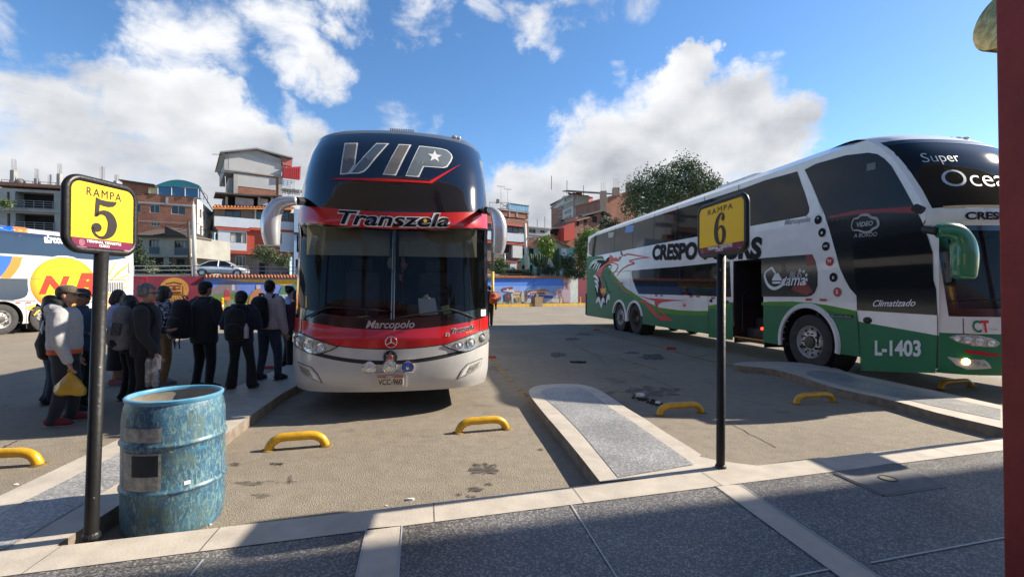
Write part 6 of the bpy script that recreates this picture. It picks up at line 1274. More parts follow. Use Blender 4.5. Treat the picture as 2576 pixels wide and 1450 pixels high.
F.poly('B', arc+[(740,465),(315,455)], tl_, 'vault_roof', .15, 1.2); F.bars('B', 315, 456, 740, 552, WFW, 'vault_frame', 1, 3, .08, .05)
S = Fac(b2, P1, P2); sops = [S.op('B', *o) for o in ((750,690,775,785,'w'), (800,722,822,815,'w'), (836,745,848,810,'w'), (755,862,780,965,'w'), (803,892,825,990,'w'), (838,905,850,970,'w'))]
zs_ = S.hit('B', 728, 580)[1]; S.wall(0, S.L, 0, zs_, WPL, sops); b = MB(); b.face([S.pt(0, zs_), S.pt(S.L, zs_), F.pt(0, zs_, -14), F.pt(0, zs_)]); b2.mesh(b, 'roof_slab', CONC); S.bars('B', 745, 495, 865, 575, MATS['rail_grey'], 'roof_frame', 1, 3, -.3, .03)
b3_ = MB(); q0 = F.hit('B', 745, 460); b3_.tube([F.pt(q0[0], q0[1], .1), S.pt(S.L*.8, q0[1]-1.4, .3)], .05, 5); b2.mesh(b3_, 'roof_rafter', MATTE)
# 3 old house with dark tiled roof
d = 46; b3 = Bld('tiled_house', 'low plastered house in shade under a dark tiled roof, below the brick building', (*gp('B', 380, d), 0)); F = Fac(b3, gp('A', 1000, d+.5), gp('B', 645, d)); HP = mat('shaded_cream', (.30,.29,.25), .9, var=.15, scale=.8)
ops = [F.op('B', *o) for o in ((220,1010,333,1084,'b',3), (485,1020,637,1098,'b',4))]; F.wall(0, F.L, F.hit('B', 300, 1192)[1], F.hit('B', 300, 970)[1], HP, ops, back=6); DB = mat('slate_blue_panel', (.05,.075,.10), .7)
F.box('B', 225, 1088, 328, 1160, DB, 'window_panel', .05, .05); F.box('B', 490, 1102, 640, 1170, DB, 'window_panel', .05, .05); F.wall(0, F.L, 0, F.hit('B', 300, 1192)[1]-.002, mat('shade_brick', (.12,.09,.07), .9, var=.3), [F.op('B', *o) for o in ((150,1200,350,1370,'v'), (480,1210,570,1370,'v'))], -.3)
F.box('B', 355, 1195, 415, 1290, HP, 'wall_panel', -.2, .2); DT = mat('dark_tile', (.055,.042,.036), .9, var=.5, scale=3, stretch=(8, 8, 1), detail=6)
def sloped_roof(bl, F, k, e0, e1, r0, r1, back, m_, over=.5, name='roof', tiles=True):
    a, c, g, h = F.hit(k, *e0), F.hit(k, *e1), F.hit(k, *r0), F.hit(k, *r1); b = MB(); P = [F.pt(*a, over), F.pt(*c, over), F.pt(*h, -back), F.pt(*g, -back)]; n_ = 26
    if tiles:
        for i in range(n_):
            t = (i+.5)/n_; p = P[0].lerp(P[1], t); q = P[3].lerp(P[2], t); b.tube([p+Vector((0,0,.04)), q+Vector((0,0,.04))], (P[1]-P[0]).length/n_*.42, 6)
    b.face(P); b.face([p-Vector((0,0,.12)) for p in P[::-1]]); b.face([P[0], P[0]-Vector((0,0,.12)), P[1]-Vector((0,0,.12)), P[1]]); return bl.mesh(b, name, m_)
sloped_roof(b3, F, 'B', (85,975), (650,985), (85,858), (425,868), 3, DT); F.poly('B', [(425,872),(650,975),(650,990),(420,985)], DT, 'roof_hip', .45, 3)
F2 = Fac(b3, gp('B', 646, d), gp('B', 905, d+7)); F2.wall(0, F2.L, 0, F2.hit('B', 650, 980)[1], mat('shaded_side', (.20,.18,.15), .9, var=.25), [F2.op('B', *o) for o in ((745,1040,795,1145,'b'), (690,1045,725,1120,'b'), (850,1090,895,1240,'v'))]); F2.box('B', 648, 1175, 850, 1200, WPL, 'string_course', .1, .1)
# 4 gabled tall house
d = 56; b5 = Bld('gabled_house', 'tall house with grey gable, orange tiled awning and white and red lower storeys', (*gp('B', 1330, d), 0)); F = Fac(b5, gl('B', 905, 1330, d), gl('B', 1740, 1330, d)); FF = lambda *a, **k: F.box('B', *a, **k)
F.poly('B', [(1010,112),(1345,68),(1608,165),(1608,342),(1010,305)], GPL, 'gable_wall', 0, 9); F.poly('B', [(1055,300),(1060,122),(1250,100),(1330,135),(1420,180),(1540,205),(1604,210),(1604,335),(1300,318)], mat('smooth_render', (.40,.39,.385), .9, var=.08, scale=.5), 'sunlit_render_patch', .02, .02)  # paler render cut off where the roof overhang's shadow begins, shadow painted in
F.poly('B', [(962,96),(1345,58),(1722,158),(1722,170),(1345,72),(962,110)], mat('grey_sheet', (.22,.21,.22), .6), 'roof', .6, 10); F.poly('B', [(965,100),(1005,180),(1012,180),(1012,112)], RSHEET, 'roof_side', .55, 9)
FF(1110, 320, 1620, 545, BRK, 'wall', back=8); FF(1150, 342, 1550, 470, mat('smooth_render', (.4,.39,.385)), 'render_panel', .04, .05); FF(1108, 322, 1152, 530, CONC, 'column', .08, .3); FF(1578, 345, 1622, 545, CONC, 'column', .08, .3); FF(1062, 345, 1108, 530, GPL, 'wall', -1.0, 6); FF(1010, 308, 1622, 322, CONC, 'floor_slab', .2, 8)
F.bars('B', 1028, 458, 1064, 528, MATTE, 'balcony_railing', 3, 3, .1); F.poly('B', [(912,522),(1290,548),(1570,556),(1570,566),(1280,562),(912,534)], RSHEET, 'sheet_roof', .9, 3)
FF(1020, 560, 1735, 668, VOID, 'open_storey', -1.2, 6); [FF(x, 556, x+26, 665, CONC, 'column', -.1, .3) for x in (1022, 1365, 1500, 1690)]
for q in ((1125,572,1318,655), (1392,582,1470,650)): FF(*q, mat('hung_blanket', (.30,.29,.30), .95, var=.25, scale=3), 'hanging_blanket', -.05, .03)
sloped_roof(b5, F, 'B', (880,684), (1745,694), (905,650), (1735,672), .4, mat('orange_tile', (.58,.20,.06), .8, var=.25, scale=4), .7, 'tile_awning')
FF(908, 690, 1735, 800, mat('taupe_shutter', (.14,.12,.10), .7, var=.15), 'storey_wall', -.15, 7, ops=((1020,697,1185,792,'p'), (1350,700,1470,796,'p'), (1500,700,1590,798,'p'), (1610,706,1690,800,'b'))); FF(1328, 690, 1345, 805, WFW, 'post', .05, .1); FF(905, 796, 1735, 897, BLW, 'white_band', .25, 7)
FF(922, 890, 1275, 915, RTR, 'red_trim', .4, .5); FF(1275, 898, 1735, 925, RTR, 'red_trim', .32, .5); FF(1242, 915, 1590, 1140, RTR, 'red_wall', .0, 6); FF(945, 912, 1243, 1133, BLW, 'bay_wall', .25, 6, ops=((1072,938,1240,1045,'c',3),)); FF(1590, 926, 1736, 1142, BLW, 'bay_wall', .25, 6, ops=((1560,945,1612,1052,'c',3),)); FF(945, 1134, 1738, 1168, RTR, 'red_trim', .35, 6)
FF(1005, 1169, 1700, 1420, STONE, 'stone_wall', -.2, 6, ops=((1130,1172,1238,1288,'w',3), (1495,1180,1580,1230,'v'), (1380,1250,1440,1400,'v'))); FF(960, 1168, 1008, 1330, WPL, 'side_pier', -.1, 1); F.wall(0, F.L, 0, F.hit('B', 1300, 1400)[1], STONE, (), -.3, name='footing')
F.poly('B', [(1608,172),(1722,172),(1715,246),(1620,232)], mat('faded_red', (.36,.10,.08), .7), 'upper_awning', .3, .4); 
rc = F.poly('B', [(1622,262),(1805,250),(1798,385),(1615,362)], RCORR, 'red_awning', .5, .1)
b = MB()
for i in range(9): x = 1630+i*20; b.tube([F.pt(*F.hit('B', x, 262), .53), F.pt(*F.hit('B', x-2, 372), .53)], .03, 4)
b5.mesh(b, 'awning_ridge', RCORR, rc); F.bars('B', 1632, 392, 1750, 475, WFW, 'stair_railing', 4, 3, .0, .04); F.bars('B', 1635, 492, 1835, 560, WFW, 'balcony_railing', 2, 8, .0, .035); FF(1635, 480, 1845, 490, CONC, 'balcony_slab', .2, 3)
for (x0, y0, x1, y1) in ((880,122,990,124), (905,305,1140,322)): b = MB(); b.tube([F.pt(*F.hit('B', x0, y0), .3), F.pt(*F.hit('B', x1, y1), .3)], .03, 4); b5.mesh(b, 'projecting_bar', MATTE)
b = MB(); b.tube([F.pt(*F.hit('B', 1018, 345), .1), F.pt(*F.hit('B', 1028, 540), .1)], .035, 5); b.tube([F.pt(*F.hit('B', 1790, 385), .4), F.pt(*F.hit('B', 1797, 560), .4)], .035, 5); b5.mesh(b, 'prop', WFW)
b6 = Bld('blue_house', 'narrow pale blue house squeezed between the gabled house and the VIP bus', (*gp('B', 1800, 57), 0)); F = Fac(b6, gl('B', 1742, 1800, 57.5, .5), gl('B', 1990, 1800, 57.5, .5)); F.wall(0, F.L, 0, F.hit('B', 1800, 690)[1], mat('pale_blue', (.30,.40,.55), .85, var=.08), [F.op('B', *o) for o in ((1770,960,1790,1140,'v'), (1758,1215,1790,1380,'v'))], back=8); F.box('B', 1742, 940, 1990, 962, MATTE, 'ledge', .2, .2)
# 5 houses right of the VIP bus
d = 62; b7 = Bld('brick_terrace_house', 'brick and white house with a blue tarpaulin and aerials on its roof', (*gp('H', 300, d), 0)); F = Fac(b7, gl('H', -260, 300, d), gl('H', 475, 300, d)); HH = lambda *a, **k: F.box('H', *a, **k)
HH(-260, 425, 475, 700, BRK2, 'wall', back=8, ops=((240,522,432,602,'p',3), (-80,522,150,602,'p',3))); HH(60, 358, 474, 430, BRK, 'wall', .05, 8); [HH(x, 358, x+14, 430, CONC, 'column', .12, .2) for x in (250, 335, 460)]; HH(60, 350, 478, 362, CONC, 'roof_slab', .2, 8); HH(246, 290, 476, 356, mat('blue_tarpaulin', (.10,.26,.42), .5, var=.5, scale=4, bump=.5, bscale=3), 'tarpaulin', .05, .4); HH(246, 284, 480, 292, MATTE, 'top_rail', .1, .1)
HH(-260, 596, 442, 692, BLW, 'white_band', .35, .5); HH(-260, 706, 432, 730, RTR, 'red_trim', .45, .6); HH(-260, 490, 440, 515, mat('red_roof_edge', (.36,.07,.05), .7), 'eave', .6, 1); HH(-260, 700, 390, 915, brick('chequer_brick', (.28,.20,.17), (.10,.07,.08), (.12,.1,.09), bw=.25, bh=.2), 'wall', .0, 8, ops=((160,740,262,830,'b',3), (216,742,245,815,'v'))); HH(278, 727, 388, 892, mat('pale_panel', (.50,.50,.50), .8, var=.06), 'bay_panel', .4, .5); HH(-260, 915, 332, 932, RTR, 'red_trim', .4, .5); HH(-260, 932, 395, 1060, BRK2, 'wall', -.05, 7); HH(255, 930, 328, 1035, BLW, 'white_panel', .3, .4); F.wall(0, F.L, 0, F.hit('H', 0, 1060)[1], CONC, (), -.1, name='footing')
b = MB(); pa = lambda x, y, o=.2: F.pt(*F.hit('H', x, y), o)
for (x0, y0, x1, y1) in ((25,265,250,268), (25,335,250,335), (150,270,250,340), (150,335,250,270), (30,260,30,345), (250,268,250,345), (150,268,150,345)): b.tube([pa(x0, y0), pa(x1, y1)], .05, 5)
b7.mesh(b, 'roof_truss', MATS['rail_grey']); b = MB(); r = F.rect('H', 100, 228, 147, 280); b.prism([F.pt(r[0]+.1, r[2]), F.pt(r[1], r[2]+.15), F.pt(r[1], r[3]), F.pt(r[0]+.2, r[3])], (0, -.3, 0)); b7.mesh(b, 'flood_lamp', MATTE)
for (x, y0, y1, w_) in ((157,85,270,50), (232,115,285,46)):
    b = MB(); b.tube([pa(x, y1), pa(x-2, y0)], .03, 5); b.tube([pa(x-w_, y0-6), pa(x+w_-4, y0+8)], .025, 4)
    for i in range(5): xx = x-w_*.8+i*w_*.38; b.tube([pa(xx-8, y0+7+i), pa(xx+12, y0-12+i)], .015, 4)
    b7.mesh(b, 'roof_aerial', MATS['rail_grey'])
d = 66; b8 = Bld('teal_house', 'teal painted old house with a brown tiled gable roof behind the cacti', (*gp('H', 650, d), 0)); F = Fac(b8, gl('H', 380, 650, d, .5), gl('H', 1000, 650, d, .5)); TEAL = mat('teal_paint', (.13,.36,.29), .85, var=.15, scale=.8, detail=8); OLDW = mat('old_plaster', (.26,.27,.24), .9, var=.3, scale=1.2, detail=8)
F.box('H', 380, 778, 540, 1100, TEAL, 'wall', .3, 8, ops=((400,785,440,865,'v'), (470,785,525,940,'v'), (345,985,385,1020,'w'), (392,975,430,1060,'v'), (480,970,515,1060,'v'))); F.box('H', 428, 865, 475, 1000, WPL, 'white_panel', .35, .1)
F.poly('H', [(520,775),(690,655),(935,770),(935,1110),(520,1110)], OLDW, 'gable_wall', 0, 8); F.box('H', 850, 785, 905, 870, BLW, 'wall_patch', .03, .03, ops=((860,825,890,850,'v'),)); F.box('H', 935, 770, 1010, 1100, TEAL, 'wall', -.2, 7)
F.poly('H', [(515,778),(500,770),(690,638),(945,765),(930,778),(690,658)], mat('brown_tile', (.24,.115,.07), .9, var=.4, scale=3), 'gable_roof', .4, 9); sloped_roof(b8, F, 'H', (385,778), (520,768), (470,690), (690,642), 3, MATS['brown_tile'], .5, 'roof'); F.wall(0, F.L, 0, F.hit('H', 700, 1080)[1], OLDW, (), -.3, name='footing')
d = 78; b9 = Bld('grey_house', 'small pale grey house with dark windows behind the teal house', (*gp('H', 580, d), 0)); F = Fac(b9, gl('H', 470, 470, d, .55), gl('H', 720, 470, d, .55)); F.wall(0, F.L, 0, F.hit('H', 580, 555)[1], mat('pale_grey_wall', (.38,.40,.42), .85, var=.1), [F.op('H', *o) for o in ((482,562,560,612,'w'), (612,575,665,610,'w'), (480,655,540,680,'w'))], back=7); F.box('H', 465, 545, 725, 558, CONC, 'roof_slab', .3, 7); F.box('H', 470, 618, 720, 640, CONC, 'ledge', .2, .2)
for x, y in ((611,445), (698,415)): b = MB(); b.tube([F.pt(*F.hit('H', x, 560), -1), F.pt(*F.hit('H', x, y), -1)], .05, 5); b9.mesh(b, 'roof_pole', MATTE)
d = 80; c1 = Bld('brick_hut', 'low brick house with a dark sheet roof and cream panel beside the red wall', (*gp('H', 750, d), 0)); F = Fac(c1, gl('H', 600, 600, d, .55), gl('H', 1010, 600, d, .55)); F.box('H', 608, 620, 882, 800, BRK, 'wall', 0, 6, ops=((770,590,805,640,'v'),)); F.box('H', 818, 592, 882, 692, mat('cream_panel', (.42,.32,.24), .85), 'panel', .1, .2); F.poly('H', [(595,632),(730,552),(882,545),(882,556),(735,565),(610,638)], RSHEET, 'roof', .5, 5); F.poly('H', [(700,600),(735,568),(882,560),(882,595),(818,595),(770,600)], VOID, 'loft_opening', .02, .1); F.box('H', 640, 620, 700, 655, BRK, 'wall', .2, 2)
F.box('H', 820, 690, 1000, 800, BRK, 'wall', .2, 5, ops=((888,680,902,700,'v'), (938,672,952,692,'v'))); rw = Bld('red_house', 'flat red rendered house wall between the brick houses on the slope', (*gp('H', 940, d-1), 0)); F = Fac(rw, gl('H', 880, 600, d-2, .55), gl('H', 1002, 600, d-2, .55)); F.poly('H', [(880,545),(1001,488),(1001,690),(880,696)], mat('red_render', (.44,.06,.045), .85, var=.08), 'wall', 0, 6)
d = 84; c2 = Bld('brick_house', 'brick house with a dark lean-to roof on the slope, below the rooftop columns', (*gp('H', 1150, d), 0)); F = Fac(c2, gl('H', 1002, 1002, d, .55), gl('H', 1420, 1002, d, .55)); F.poly('H', [(1002,478),(1060,430),(1180,425),(1300,362),(1300,800),(1002,800)], BRK2, 'wall', 0, 7); F.poly('H', [(1045,415),(1300,350),(1390,412),(1390,422),(1300,366),(1060,432)], RSHEET, 'roof', .8, 6); F.poly('H', [(990,432),(1150,430),(1150,440),(1010,478)], mat('rust_sheet', (.36,.22,.17), .8), 'sheet_roof', .6, 3)
for o in ((1200,418,1252,490), (1105,455,1135,520), (1022,475,1050,528), (1035,610,1065,640)): F.box('H', *o, VOID, 'dark_opening', .04, .1)
F.box('H', 1300, 410, 1420, 800, mat('grey_shed', (.30,.31,.30), .9, var=.15), 'shed_wall', -.5, 5, ops=((1400,440,1420,480,'v'),))
d = 95; c3 = Bld('brick_building', 'plain brick building with concrete column stubs rising from its roof, left of the big tree', (*gp('H', 1450, d), 0)); F = Fac(c3, gl('H', 1308, 1308, d, .55), gl('H', 1720, 1308, d, .55)); F.poly('H', [(1345,212),(1600,138),(1720,110),(1720,600),(1345,600)], BRK, 'wall', 0, 10); F.box('H', 1308, 255, 1350, 600, BRK2, 'wall_return', .0, 8); rebar_posts(c3, F, 'H', [(1333,400,135,25,1.2), (1477,185,97,-20,1.3), (1625,140,42,-70,1.2)], mat('tan_concrete', (.36,.26,.19), .9))
P0, P1, P2 = gp('H', 732, 128), gp('H', 985, 112), gp('H', 1204, 118); c4 = Bld('apartment_block', 'distant brick and white apartment block with a pink top storey on the hill', (*P1, 0)); F = Fac(c4, P0, P1); S = Fac(c4, P1, P2)
F.poly('H', [(740,560),(735,325),(865,200),(868,190),(985,180),(985,560)], mat('hill_white', (.42,.43,.42), .85, var=.12, scale=.4), 'wall', 0, 4); F.poly('H', [(738,560),(738,330),(862,322),(862,560)], BRK2, 'brick_wall', .08, .1)
for o in ((890,195,972,240), (865,268,975,322), (818,302,856,342), (890,350,960,385), (890,420,960,480), (890,492,950,532), (818,376,862,430), (760,345,800,380)): r = F.rect('H', *o); F.wall(r[0], r[1], r[2], r[3], mat('grey_frame', (.25,.26,.27), .7), [(r[0]+.15, r[1]-.15, r[2]+.15, r[3]-.15, 'w', 3)], .15, name='window_surround')
z0 = S.hit('H', 1100, 245)[1]; z1 = S.hit('H', 1100, 180)[1]; S.wall(0, S.L, z0, z1, mat('pink_render', (.40,.10,.11), .85)); S.wall(0, S.L, 0, z0-.01, BRK, [S.op('H', *o) for o in ((1065,265,1112,280,'w'), (1070,340,1098,378,'w'), (1145,270,1165,290,'w'))]); S.box('H', 990, 232, 1204, 246, CONC, 'floor_slab', .2, .3); S.box('H', 990, 325, 1204, 345, CONC, 'floor_slab', .15, .3)
F.poly('H', [(735,325),(868,215),(985,172),(985,184),(868,228),(735,336)], CONC, 'roof_edge', .3, 4); b = MB(); b.face([F.pt(0, z1-.5), F.pt(F.L, z1, 0), S.pt(S.L, z1, .3), S.pt(S.L, z1, -14)]); c4.mesh(b, 'roof', RSHEET)
b = MB(); [b.tube([S.pt(a, z1, -2), S.pt(a, z1+3.2, -2)], .08, 5) for a in (-6, 0, 7)]; c4.mesh(b, 'terrace_post', MATTE); F.poly('H', [(860,132),(920,122),(1155,146),(1155,154),(990,150),(862,142)], RSHEET, 'terrace_roof', 0, 8); S.box('H', 1090, 143, 1122, 165, mat('rust_tank', (.40,.10,.06), .7), 'water_tank', -1, 2); S.box('H', 1000, 155, 1155, 178, mat('terrace_brown', (.16,.12,.10), .9), 'terrace_wall', -2, 2)  # terrace wall in one even dark brown
d = 122; c5 = Bld('white_house', 'far white house just right of the apartment block', (*gp('H', 1250, d), 0)); F = Fac(c5, gp('H', 1200, d), gp('H', 1320, d)); F.wall(0, F.L, 0, F.hit('H', 1250, 258)[1], mat('hill_white', (.4,.4,.4)), [F.op('H', *o) for o in ((1210,320,1260,370,'w'),)], back=8); F.box('H', 1198, 252, 1322, 262, CONC, 'roof_slab', .3, 8)
# ------------------------------------------------------------------ vegetation, railings, poles, car
def leafmat(n, c, c2): return mat(n, c, .7, scale=1.4, col2=c2, detail=5, sheen=.1)
BARK = mat('tree_bark', (.10,.075,.05), .95, var=.3, scale=6, bump=.4, bscale=12); BARKP = mat('pale_bark', (.24,.20,.16), .9, var=.3, scale=5)
def crown(blobs, n, size, seed, m_, par, name='crown', inv=None, droop=0.3, shape=1.7, clump=None):
    rg = np.random.default_rng(seed); V, Fc = [], []
    tot = sum(r[1]**2 for r in blobs)
    for c, r in blobs:
        k = int(n*r*r/tot); nc = max(5, int(k/ (clump or 16)))
        d = rg.normal(size=(nc, 3)); d /= np.linalg.norm(d, axis=1)[:, None]; rad = r*(rg.random(nc)**.42); cc = np.array(c)+d*rad[:, None]*np.array([1, 1, .85])
        for q in cc:
            m_k = clump or 16; sp = r*.17+size*.8
            for i in range(m_k):
                p = q+rg.normal(size=3)*sp*np.array([1, 1, .8]); a = rg.normal(size=3); a[2] -= droop; a /= np.linalg.norm(a); b_ = np.cross(a, rg.normal(size=3)); b_ /= np.linalg.norm(b_)+1e-9
                s = size*rg.uniform(.6, 1.3); i0 = len(V); V += [p, p+a*s*.5*shape+b_*s*.38, p+a*s*shape, p+a*s*.5*shape-b_*s*.38]; Fc.append((i0, i0+1, i0+2, i0+3))
    b = MB(); b.v = [tuple(v) for v in V]; b.f = Fc; b.mi = [0]*len(Fc); b.uv = [None]*len(Fc); return b.build(name, m_, par, M=inv)
def limbs(base, tips, r0, m_, par, inv, seed=0, name='trunk', fork=.45):
    rg = random.Random(seed); b = MB(); base = Vector(base); top = sum((Vector(t) for t in tips), Vector())/len(tips); f = base.lerp(top, fork)+Vector((rg.uniform(-.1, .1), rg.uniform(-.1, .1), 0))*(top-base).length*.3
    b.tube(smooth_path([base, base.lerp(f, .5)+Vector((.06*r0, .3*r0, 0)), f], 4), [r0*(1-.05*i) for i in range(9)], 8)
    for t in tips:
        t = Vector(t); mid = f.lerp(t, .5)+Vector((rg.uniform(-.1, .1), rg.uniform(-.1, .1), rg.uniform(0, .12)))*(t-f).length; b.tube(smooth_path([f, mid, t], 4), [r0*.6*(1-.1*i) for i in range(9)], 6)
    return b.build(name, m_, par, M=inv, smooth=True)
def px(k, x, y, d): return FA(k, x, y, d)
def tree(lab, k, d, base, blobs, n, size, seed, lm, bark, r0, cat='tree', name='tree', **kw):
    s = .64375/FR[k][2]*d/FL; bp = px(k, *base, d); o = empty(name, bp); inv = Matrix.Translation(-Vector(bp)); tag(o, lab, cat); rg = random.Random(seed)
    bl = [(px(k, x, y, d+rg.uniform(-.5, .5)*r*s), r*s) for x, y, r in blobs]; crown([(tuple(c), r) for c, r in bl], n, size, seed, lm, o, inv=inv, **kw); limbs(bp, [c for c, r in bl], r0, bark, o, inv, seed); return o
EUC = leafmat('eucalyptus_leaves', (.026,.052,.02), (.10,.145,.055)); LIME = leafmat('lime_leaves', (.10,.18,.015), (.26,.34,.05)); MIDG = leafmat('mid_green_leaves', (.045,.085,.018), (.13,.19,.045)); DARKG = leafmat('dark_green_leaves', (.012,.028,.010), (.045,.075,.025)); YARD = leafmat('yard_tree_leaves', (.04,.065,.02), (.13,.16,.06))
tree('big grey-green eucalyptus rising behind the roof of the green bus', 'E', 72, (1560,700), [(1390,330,120),(1310,420,110),(1290,540,100),(1420,460,120),(1560,260,100),(1560,390,130),(1720,190,105),(1760,290,130),(1690,340,130),(1850,360,120),(1960,340,75),(1930,400,80),(1640,450,100),(1380,560,90),(1500,480,100),(1770,420,90)], 15000, .24, 4, EUC, BARKP, .5, clump=30)
tree('lime-green leafy tree between the two cacti, in front of the teal house', 'H', 60, (690,1060), [(640,720,60),(690,690,45),(730,730,45),(660,790,70),(720,810,60),(690,860,60),(640,850,45)], 3000, .17, 5, LIME, BARK, .12)
tree('tall yellow-topped green tree just left of the green bus', 'H', 58, (1090,1060), [(1170,610,55),(1120,650,65),(1200,650,60),(1070,720,70),(1130,740,90),(1060,830,75),(1120,860,90),(1060,940,60),(1130,960,70),(1190,760,60)], 5200, .17, 6, MIDG, BARK, .18)
tree('yellow-leaved bush growing up through the tree beside the green bus', 'H', 57.6, (1130,760), [(1180,590,40),(1120,625,45),(1220,600,40),(1160,640,55),(1070,690,35)], 1100, .15, 7, LIME, BARK, .03, cat='shrub', name='shrub')
tree('small spreading tree on the upper street in front of the gabled house', 'B', 44, (1470,1385), [(1370,1140,60),(1440,1110,60),(1520,1140,55),(1360,1180,55),(1440,1180,65),(1540,1190,50),(1440,1230,45),(1500,1230,40)], 2600, .10, 8, YARD, BARK, .10)
tree('thin sapling right of the spreading tree on the upper street', 'B', 44.5, (1590,1385), [(1620,1200,45),(1660,1230,40),(1590,1250,38),(1640,1270,40),(1670,1180,30)], 1200, .09, 9, YARD, BARK, .05)
tree('dark conifer beside the tiled house at left', 'B', 44, (115,1380), [(115,1010,18),(112,1070,32),(125,1130,48),(110,1200,62),(150,1260,75),(90,1280,60),(210,1270,60)], 3000, .12, 10, DARKG, BARK, .15, droop=.9)
tree('pale spiky shrub behind the railing at left', 'B', 42, (255,1385), [(250,1330,28),(275,1345,25),(232,1350,22)], 420, .13, 11, leafmat('pale_leaves', (.12,.14,.06), (.30,.32,.16)), BARK, .03, cat='shrub', name='shrub', droop=-.8)
tree('bright green shrub behind the mural wall, right of the VIP bus mirror', 'H', 57.5, (150,1100), [(100,960,45),(150,930,50),(190,970,45),(120,1030,55),(180,1040,50),(80,1010,40)], 2200, .14, 12, MIDG, BARK, .05, cat='shrub', name='shrub')
for i, (x, y, r, n, lab) in enumerate(((300,1050,40,700,'dark bush on the wall top left of the pale lamp post'), (380,1060,42,800,'dark bush on the wall top just right of the pale lamp post'), (470,1070,35,600,'small dark bush on the wall top at the foot of the left cactus'), (700,1020,55,1000,'dark bush between the two cacti under the lime tree'), (900,930,80,1800,'broad dark shrub right of the right cactus'), (960,1040,60,1100,'dark bush behind the railing, right of the broad shrub'), (1060,1060,60,1100,'dark bush behind the railing, nearest the green bus'))):
    tree(lab, 'H', 57, (x, 1110), [(x, y, r), (x-r*.6, y+15, r*.7), (x+r*.7, y+12, r*.7)], n, .15, 20+i, DARKG, BARK, .05, cat='bush', name='bush')
tree('dark clipped hedge below the tiled house behind the railing', 'B', 44, (450,1390), [(330+35*i, 1320+8*(i % 2), 42) for i in range(8)], 3000, .12, 31, DARKG, BARK, .05, cat='hedge', name='hedge')
tree('dim dark tree between the brick houses and the eucalyptus', 'H', 82, (1380,640), [(1340,470,50),(1400,520,60),(1320,540,45),(1470,500,55),(1440,570,60)], 1800, .22, 33, DARKG, BARK, .2)
tree('small leafy plant on a balcony of the unfinished building', 'A', 49, (60,700), [(55,640,38),(35,625,25)], 300, .16, 34, MIDG, BARK, .03, cat='plant', name='balcony_plant')
CACT = mat('cactus_green', (.030,.060,.022), .75, var=.35, scale=3)
def cactus(k, d, base, arms, lab):
    bp = px(k, *base, d); o = empty('cactus', bp); tag(o, lab, 'cactus'); inv = Matrix.Translation(-Vector(bp)); b = MB(); b.tube([bp, px(k, base[0], base[1]-90, d)], .22, 8); b.build('trunk', CACT, o, M=inv, smooth=True); rg = random.Random(int(base[0])); b = MB()
    for (x0, y0, x1, y1) in arms:
        dd = d+rg.uniform(-.6, .6); p = [px(k, base[0]*.4+x0*.6, y0+30, d), px(k, x0, y0, dd), px(k, x1, (y0+y1)/2, dd), px(k, x1+rg.uniform(-4, 4), y1, dd)]; q = smooth_path(p, 4); b.tube(q, [.17]*(len(q)-1)+[.07], 7)
    b.build('arms', CACT, o, M=inv, smooth=True)
cactus('H', 57, (590,1090), [(520,920,500,840),(535,930,520,850),(560,940,545,835),(580,930,570,860),(600,930,600,840),(620,940,625,850),(640,950,650,860),(535,950,510,900),(660,960,670,880),(610,960,585,900),(570,960,560,890)], 'many-armed dark green candelabra cactus on the wall top, the left one')
cactus('H', 57, (810,1090), [(790,960,768,830),(800,950,790,800),(820,950,812,780),(835,960,832,850),(855,970,858,860),(780,980,760,890),(840,990,870,900)], 'many-armed dark green candelabra cactus right of the lime tree')
# railings along the wall top
RG = mat('rail_grey_paint', (.22,.23,.24), .5); RB = mat('rail_blue_paint', (.03,.05,.12), .5)
def railing(s0, s1, z0, hgt, m_, lab, step=2.6, nr=3, off=-.6):
    p = wl(s0, off, z0); o = empty('railing', p); inv = Matrix.Translation(-p); tag(o, lab, 'railing'); b = MB()
    for i in range(nr): zt_ = lambda s: z0+(hgt-z0)*(s-s0)/(s1-s0); b.tube([wl(s_, off, zU(s_, off)+(zt_(s_)-zU(s_, off))*(i+1)/nr) for s_ in (s0, s1)], .03, 6)
    b.build('rail', m_, o, M=inv); n = max(1, int((s1-s0)/step))
    for i in range(n+1): s_ = s0+(s1-s0)*i/n; b = MB(); b.tube([wl(s_, off, zU(s_, off)-.1), wl(s_, off, zt_(s_))], .04, 6); b.build('rail_post', m_, o, M=inv)
sa, sb_, sc_ = whit('B', 60, 1330, -.6)[0], whit('B', 675, 1330, -.6)[0], whit('B', 1765, 1330, -.6)[0]; zA, zB, zC = whit('B', 60, 1285, -.6)[1], whit('B', 675, 1285, -.6)[1], whit('B', 1765, 1300, -.6)[1]
railing(sa, sb_, zA, zB, RG, 'grey street railing above the maroon wall'); railing(sb_+.1, sc_, zB, zC, RB, 'dark blue street railing in front of the white car')
s1_, s2_ = whit('H', 200, 1030, -.6)[0], whit('H', 1145, 1030, -.6)[0]; railing(s1_, s2_, whit('H', 200, 1022, -.6)[1], whit('H', 1145, 1028, -.6)[1], MATTE, 'thin black railing above the mural right of the VIP bus', nr=2)
b = MB(); rg = random.Random(9)
for i in range(2600):
    s_ = rg.uniform(sb_, sc_); p = wl(s_, -.55, 0); oo = rg.uniform(-.9, -.32); p = wl(s_, oo, zU(s_, oo)); h = rg.uniform(.08, .28); a = rg.uniform(0, 6.3); q = Vector((math.cos(a), math.sin(a), 0))*.04; b.face([p-q, p+q, p+Vector((rg.uniform(-.08, .08), rg.uniform(-.08, .08), h))])
tag(b.build('grass', GRASS), kind='stuff')
